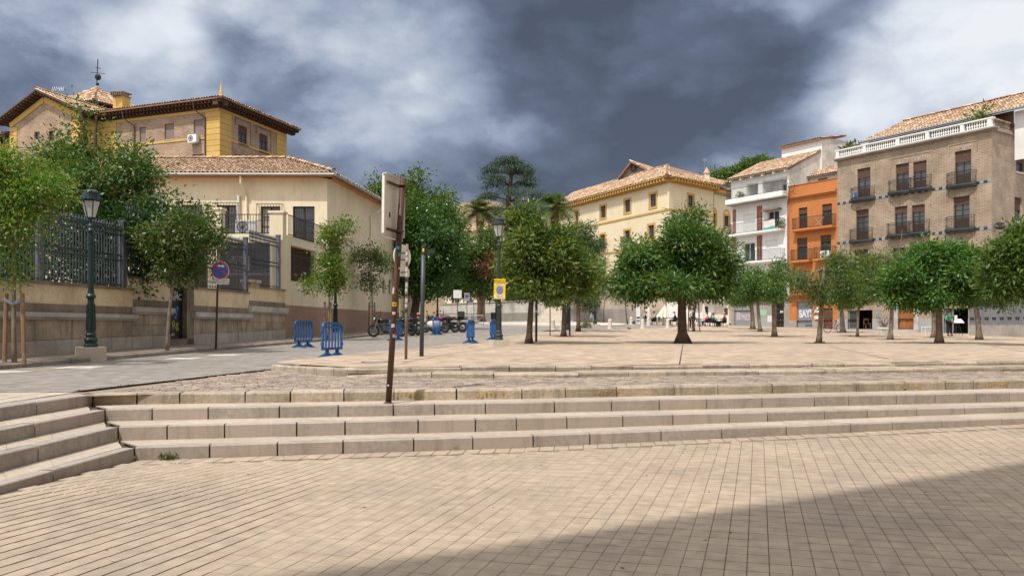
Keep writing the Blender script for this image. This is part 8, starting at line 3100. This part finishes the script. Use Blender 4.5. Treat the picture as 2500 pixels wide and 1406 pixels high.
def skin(name, verts, edges, radii, m, parent, sub=1, extra=None):
    me = bpy.data.meshes.new(name)
    me.from_pydata([tuple(v) for v in verts], edges, [])
    o = bpy.data.objects.new(name, me); COL.objects.link(o)
    md = o.modifiers.new('skin', 'SKIN')
    for i, r in enumerate(radii):
        sv = me.skin_vertices[0].data[i]
        sv.radius = (r, r) if isinstance(r, (int, float)) else r
        sv.use_root = (i == 0)
    md.use_smooth_shade = True
    s = o.modifiers.new('sub', 'SUBSURF'); s.levels = sub; s.render_levels = sub
    dg = bpy.context.evaluated_depsgraph_get()
    nm = bpy.data.meshes.new_from_object(o.evaluated_get(dg))
    bpy.data.objects.remove(o); bpy.data.meshes.remove(me)
    if extra is not None:
        bm = bmesh.new(); bm.from_mesh(nm)
        t2 = bpy.data.meshes.new('x'); t2.from_pydata(extra.v, [], extra.f)
        bm.from_mesh(t2); bm.to_mesh(nm); bm.free(); bpy.data.meshes.remove(t2)
    nm.materials.clear(); nm.materials.append(m)
    nm.polygons.foreach_set('use_smooth', [True] * len(nm.polygons))
    nm.name = name
    return link_mesh(name, nm, parent, Vector())

def hand(mb, w, d):
    """palm and five fingers from wrist w along d"""
    w, d = Vector(w), Vector(d).normalized()
    sd = d.cross(Vector((0, 0, 1)))
    if sd.length < .1:
        sd = Vector((1, 0, 0))
    sd.normalize()
    nn = sd.cross(d)
    mb.ball(w + d * .05, (.038, .038, .045), 8, 5)
    for k, l in enumerate((.065, .078, .072, .058)):
        a = w + d * .085 + sd * (.027 - .018 * k)
        mb.tube([a, a + d * l * .55 - nn * .006, a + d * l - nn * .025], [.009, .0085, .007], 5)
    a = w + d * .035 + sd * .035
    mb.tube([a, a + d * .03 + sd * .022, a + d * .06 + sd * .022], [.011, .010, .008], 5)

def person(label, loc, rz, pose, top, bottom, hair, shoe='cl_black', group=None, skirted=False, cap=None, extra=None, sleeves=True):
    t = thing('person', label, 'person', (0, 0, 0), group)
    V = Vector
    # joints: x forward, y left, z up
    if pose == 'sit':
        pel, che, nek, hed = V((0, 0, .52)), V((-.06, 0, .86)), V((-.03, 0, 1.07)), V((.03, 0, 1.22))
        kn = [V((.45, s * .13, .50)) for s in (1, -1)]; an = [V((.42, s * .14, .08)) for s in (1, -1)]
        el = [V((.05, s * .27, .74)) for s in (1, -1)]; wr = [V((.30, s * .15, .74)) for s in (1, -1)]
    elif pose == 'walk':
        pel, che, nek, hed = V((0, 0, .95)), V((.04, 0, 1.30)), V((.06, 0, 1.50)), V((.10, 0, 1.65))
        kn = [V((.18, .10, .52)), V((-.06, -.10, .50))]; an = [V((.28, .10, .09)), V((-.32, -.10, .14))]
        el = [V((-.14, .25, 1.12)), V((.12, -.25, 1.12))]; wr = [V((-.12, .24, .86)), V((.28, -.22, .96))]
    else:
        pel, che, nek, hed = V((0, 0, .95)), V((0, 0, 1.30)), V((.01, 0, 1.50)), V((.04, 0, 1.65))
        kn = [V((.03, s * .11, .50)) for s in (1, -1)]; an = [V((0, s * .13, .08)) for s in (1, -1)]
        if pose == 'phone':
            el = [V((.06, s * .27, 1.10)) for s in (1, -1)]; wr = [V((.30, s * .09, 1.20)) for s in (1, -1)]
            hed = V((.07, 0, 1.63))
        else:
            el = [V((-.03, s * .27, 1.12)) for s in (1, -1)]; wr = [V((.06, s * .26, .88)) for s in (1, -1)]
    sh_ = [che + V((.0, s * .19, .11)) for s in (1, -1)]
    hp = [pel + V((0, s * .10, -.03)) for s in (1, -1)]
    ft_ = [a + V((.14, 0, -.045)) for a in an]
    vs = [pel, pel.lerp(che, .5), che, nek, hed, hed + V((.005, 0, .09))]
    rd = [.13, .115, .135, .055, .088, .07]
    ed = [(0, 1), (1, 2), (2, 3), (3, 4), (4, 5)]
    for s in (0, 1):
        b = len(vs)
        vs += [sh_[s], el[s], wr[s]]; rd += [.062, .045, .032]; ed += [(2, b), (b, b + 1), (b + 1, b + 2)]
        b = len(vs)
        vs += [hp[s], kn[s], an[s], ft_[s]]; rd += [.095, .062, .042, .035]; ed += [(0, b), (b, b + 1), (b + 1, b + 2), (b + 2, b + 3)]
    ex = MB()
    for s in (0, 1):
        hand(ex, wr[s], (wr[s] - el[s]))
    fwd_ = (hed - nek).normalized()
    ex.ball(hed + V((.092, 0, .015)), (.022, .014, .022), 6, 4)
    for s in (1, -1):
        ex.ball(hed + V((0, s * .086, .02)), (.018, .010, .03), 6, 4)
    skin('body', vs, ed, rd, M['skin'], t, 1, ex)
    # eyes and mouth
    mb = MB()
    for s in (1, -1):
        mb.ball(hed + V((.082, s * .032, .04)), .010, 6, 4)
    mb.box(hed + V((.085, 0, -.035)), (.008, .045, .008))
    mb.build('face_features', M['hair_dark'], t, world=False)
    tv = [pel + V((0, 0, .04)), pel.lerp(che, .5), che, che + (nek - che) * .55]
    trd = [.152, .14, .16, .085]; te = [(0, 1), (1, 2), (2, 3)]
    for s in (0, 1):
        b = len(tv)
        tv += [sh_[s], el[s]] + ([wr[s].lerp(el[s], .12)] if sleeves else [])
        trd += [.082, .062] + ([.048] if sleeves else [])
        te += [(2, b), (b, b + 1)] + ([(b + 1, b + 2)] if sleeves else [])
    skin('top', tv, te, trd, M[top], t)
    bv = [pel]; brd = [.15]; be = []
    for s in (0, 1):
        b = len(bv)
        bv += [hp[s], kn[s], an[s] + V((0, 0, .03))]; brd += [.112, .085, .066]; be += [(0, b), (b, b + 1), (b + 1, b + 2)]
    skin('trousers', bv, be, brd, M[bottom], t)
    mb = MB()
    for s in (0, 1):
        mb.ball(an[s] + V((.06, 0, -.035)), (.15, .055, .05), 10, 6)
    mb.build('shoes', M[shoe], t, smooth=True, world=False)
    mb = MB(); mb.ball(hed + V((-.022, 0, .065)), (.108, .10, .105), 12, 8)
    if hair == 'hair_red':
        mb.ball(hed + V((-.05, 0, -.02)), (.09, .115, .13), 12, 8)
    mb.build('hair', M[hair], t, smooth=True, world=False)
    if cap:
        mb = MB(); mb.ball(hed + V((0, 0, .10)), (.115, .11, .06), 12, 6); mb.box(hed + V((.13, 0, .085)), (.12, .14, .015)); mb.build('cap', M[cap], t, world=False)
    if extra:
        extra(t, pel, che, hed, wr)
    t.location = loc
    t.rotation_euler = (0, 0, rz)
    return t
cp, tp2 = chair_proto(), table_proto()
uc_, ut_ = [], []
GPp = 'people at the cafe'
def seat(x, d, a, chair_label):
    q = at(x, d)
    return place(cp, uc_, q, R(a), chair_label)
# (x, depth, facing angle, chair label, person)
seats = [(1577, 80.5, -10, 'cafe chair holding the person in white trousers by the banner', ('person in brown top and white trousers seated at the leftmost cafe table', 'cl_brown', 'cl_white', 'hair_dark')),
         (1597, 80.5, 175, 'cafe chair of the person in beige beside the first parasol', ('person in a beige top seated facing left at the leftmost cafe table', 'cl_beige', 'cl_black', 'hair_dark')),
         (1613, 80, 5, 'cafe chair under the drooping parasol', None),
         (1647, 80, 178, 'cafe chair of the person in the flat cap', ('person in navy jacket and flat cap seated facing left', 'cl_navy', 'cl_navy', 'hair_grey')),
         (1657, 79.5, 0, 'empty cafe chair just left of the largest tree trunk', None),
         (1706, 77, 10, 'empty cafe chair right of the standing man', None),
         (1727, 77, 180, 'cafe chair of the person in the coral shirt', ('person in coral shirt and jeans seated by the white house wall', 'cl_coral', 'cl_denim', 'hair_dark')),
         (1742, 76, 12, 'cafe chair of the auburn haired person', ('auburn haired person in teal scarf seated with back to the wall', 'cl_teal', 'cl_black', 'hair_red')),
         (1738, 78, -20, 'cafe chair of the grey haired person behind the auburn haired one', ('grey haired person in dark jacket behind the auburn haired person', 'cl_slate', 'cl_black', 'hair_grey')),
         (1768, 76, 178, 'rightmost cafe chair near the house downpipe', ('person in brown coat seated at the rightmost cafe table', 'cl_brown', 'cl_black', 'hair_grey'))]
for x, d, a, cl_, pr_ in seats:
    o = seat(x, d, a, cl_)
    if pr_:
        person(pr_[0], o.location, R(a), 'sit', pr_[1], pr_[2], pr_[3], group=GPp, cap='cl_slate' if 'cap' in pr_[0] else None, shoe='cl_white' if 'coral' in pr_[0] else 'cl_black')
for x, d, lab in ((1587, 80.5, 'leftmost cafe table between the two people by the banner'), (1630, 80, 'cafe table in front of the person in the flat cap'), (1716, 77, 'cafe table left of the person in coral'), (1755, 76, 'rightmost cafe table by the white house')):
    place(tp2, ut_, at(x, d), 0.1, lab)
def bag(t, pel, che, hed, wr):
    mb = MB(); mb.box(che + Vector((-.22, 0, -.05)), (.18, .30, .42)); mb.build('backpack', M['cl_black'], t, world=False)
person('person with backpack and pale trousers walking by the beige wall', at(1446, 84), R(150), 'walk', 'cl_brown', 'cl_lblue', 'hair_dark', extra=bag)
person('standing person in dark blue jacket right of the largest tree trunk', at(1693, 64), R(150), 'stand', 'cl_slate', 'cl_black', 'hair_dark', shoe='cl_lblue')
person('standing person in white shirt behind the one in the blue jacket', at(1685, 70), R(-20), 'stand', 'cl_white', 'cl_black', 'hair_dark')
def phone(t, pel, che, hed, wr):
    mb = MB(); mb.box((wr[0] + wr[1]) / 2 + Vector((.08, 0, .05)), (.02, .075, .15), tilt=Matrix.Rotation(R(-25), 3, 'Y')); mb.build('phone', M['black_gloss'], t, world=False)
    mb = MB()
    for s in (1, -1):
        mb.tube([che + Vector((.03, s * .245, .1)), che + Vector((.04, s * .34, -.15))], .012, 5)
    mb.build('sleeve_stripe', M['cl_white'], t, world=False)
    mb = MB(); mb.ball(pel + Vector((.12, .16, .12)), (.07, .13, .12), 10, 6); mb.build('shoulder_bag', M['cl_beige'], t, world=False)
person('person in green track jacket looking at a phone by the shop entrance', at(2318, 56.2), R(-80), 'phone', 'cl_green', 'cl_black', 'hair_dark', extra=phone)
# parasols, folded and drooping
def parasol(label, x, d, r, zt, zb, lean=0.0):
    q = at(x, d)
    t = thing('parasol', label, 'parasol', q, 'cream cafe parasols')
    top = Vector((q.x + lean, q.y, zt))
    mb = MB(); mb.tube([q, Vector((q.x, q.y, zt + .1))], .03, 8); mb.build('pole', M['sign_white'], t)
    mb = MB()
    n = 20
    rows = []
    for j in range(7):
        f = j / 6
        row = []
        for k in range(n + 1):
            a = 2 * math.pi * k / n
            rr = r * (f ** .8) * (1 + .22 * math.cos(k * math.pi)) + .03
            row.append((q.x + lean * (f - .2) + rr * math.cos(a), q.y + rr * math.sin(a), lerp(zt, zb, f) - .10 * math.cos(k * math.pi) * f))
        rows.append(row)
    m2 = mb_rows(rows); m2.build('canopy', M['canvas'], t)
    mb = MB(); mb.lathe([(.25, 0), (.25, .08), (.05, .1)], c=q, n=12); mb.build('base', M['concrete'], t)
parasol('narrow folded cream parasol beside the banner', 1581, 82, .30, P(1580, 735, 82).z, P(1580, 775, 82).z)
parasol('half open drooping cream parasol over the cafe tables', 1622, 81.5, .62, P(1620, 746, 81.5).z, P(1620, 776, 81.5).z, -.25)
parasol('grey folded parasol against the white house wall', 1718, 80, .22, P(1718, 740, 80).z, P(1718, 785, 80).z)
# pigeons on the road
for x, d, lab in ((1547, 66, 'pigeon flying low over the road near the bollards'), (1536, 62, 'pigeon standing on the plaza edge near the bollards')):
    q = at(x, d) + Vector((0, 0, .35 if 'flying' in lab else 0))
    t = thing('pigeon', lab, 'bird', q, 'pigeons')
    mb = MB(); mb.ball(q + Vector((0, 0, .12)), (.14, .07, .07), 10, 6); mb.ball(q + Vector((-.13, 0, .20)), .04, 8, 5); mb.tube([q + Vector((-.09, 0, .14)), q + Vector((-.13, 0, .2))], .035, 6); mb.hexa([q + Vector(p) for p in ((.10, -.03, .11), (.26, -.05, .09), (.26, .05, .09), (.10, .03, .11), (.10, -.03, .13), (.26, -.05, .10), (.26, .05, .10), (.10, .03, .13))])
    mb.build('body', M['greypole'], t, smooth=True)
    mb = MB()
    if 'flying' in lab:
        for s in (-1, 1):
            mb.hexa([q + Vector(p) for p in ((-.06, s * .04, .14), (.08, s * .04, .14), (.10, s * .30, .27), (-.02, s * .30, .27), (-.06, s * .04, .155), (.08, s * .04, .155), (.10, s * .30, .28), (-.02, s * .30, .28))])
        mb.build('wings', M['iron_grey'], t)
    else:
        for s in (-1, 1):
            mb.tube([q + Vector((0, s * .03, .07)), q + Vector((0, s * .03, 0))], .008, 5)
        mb.build('legs', M['graf_red'], t)
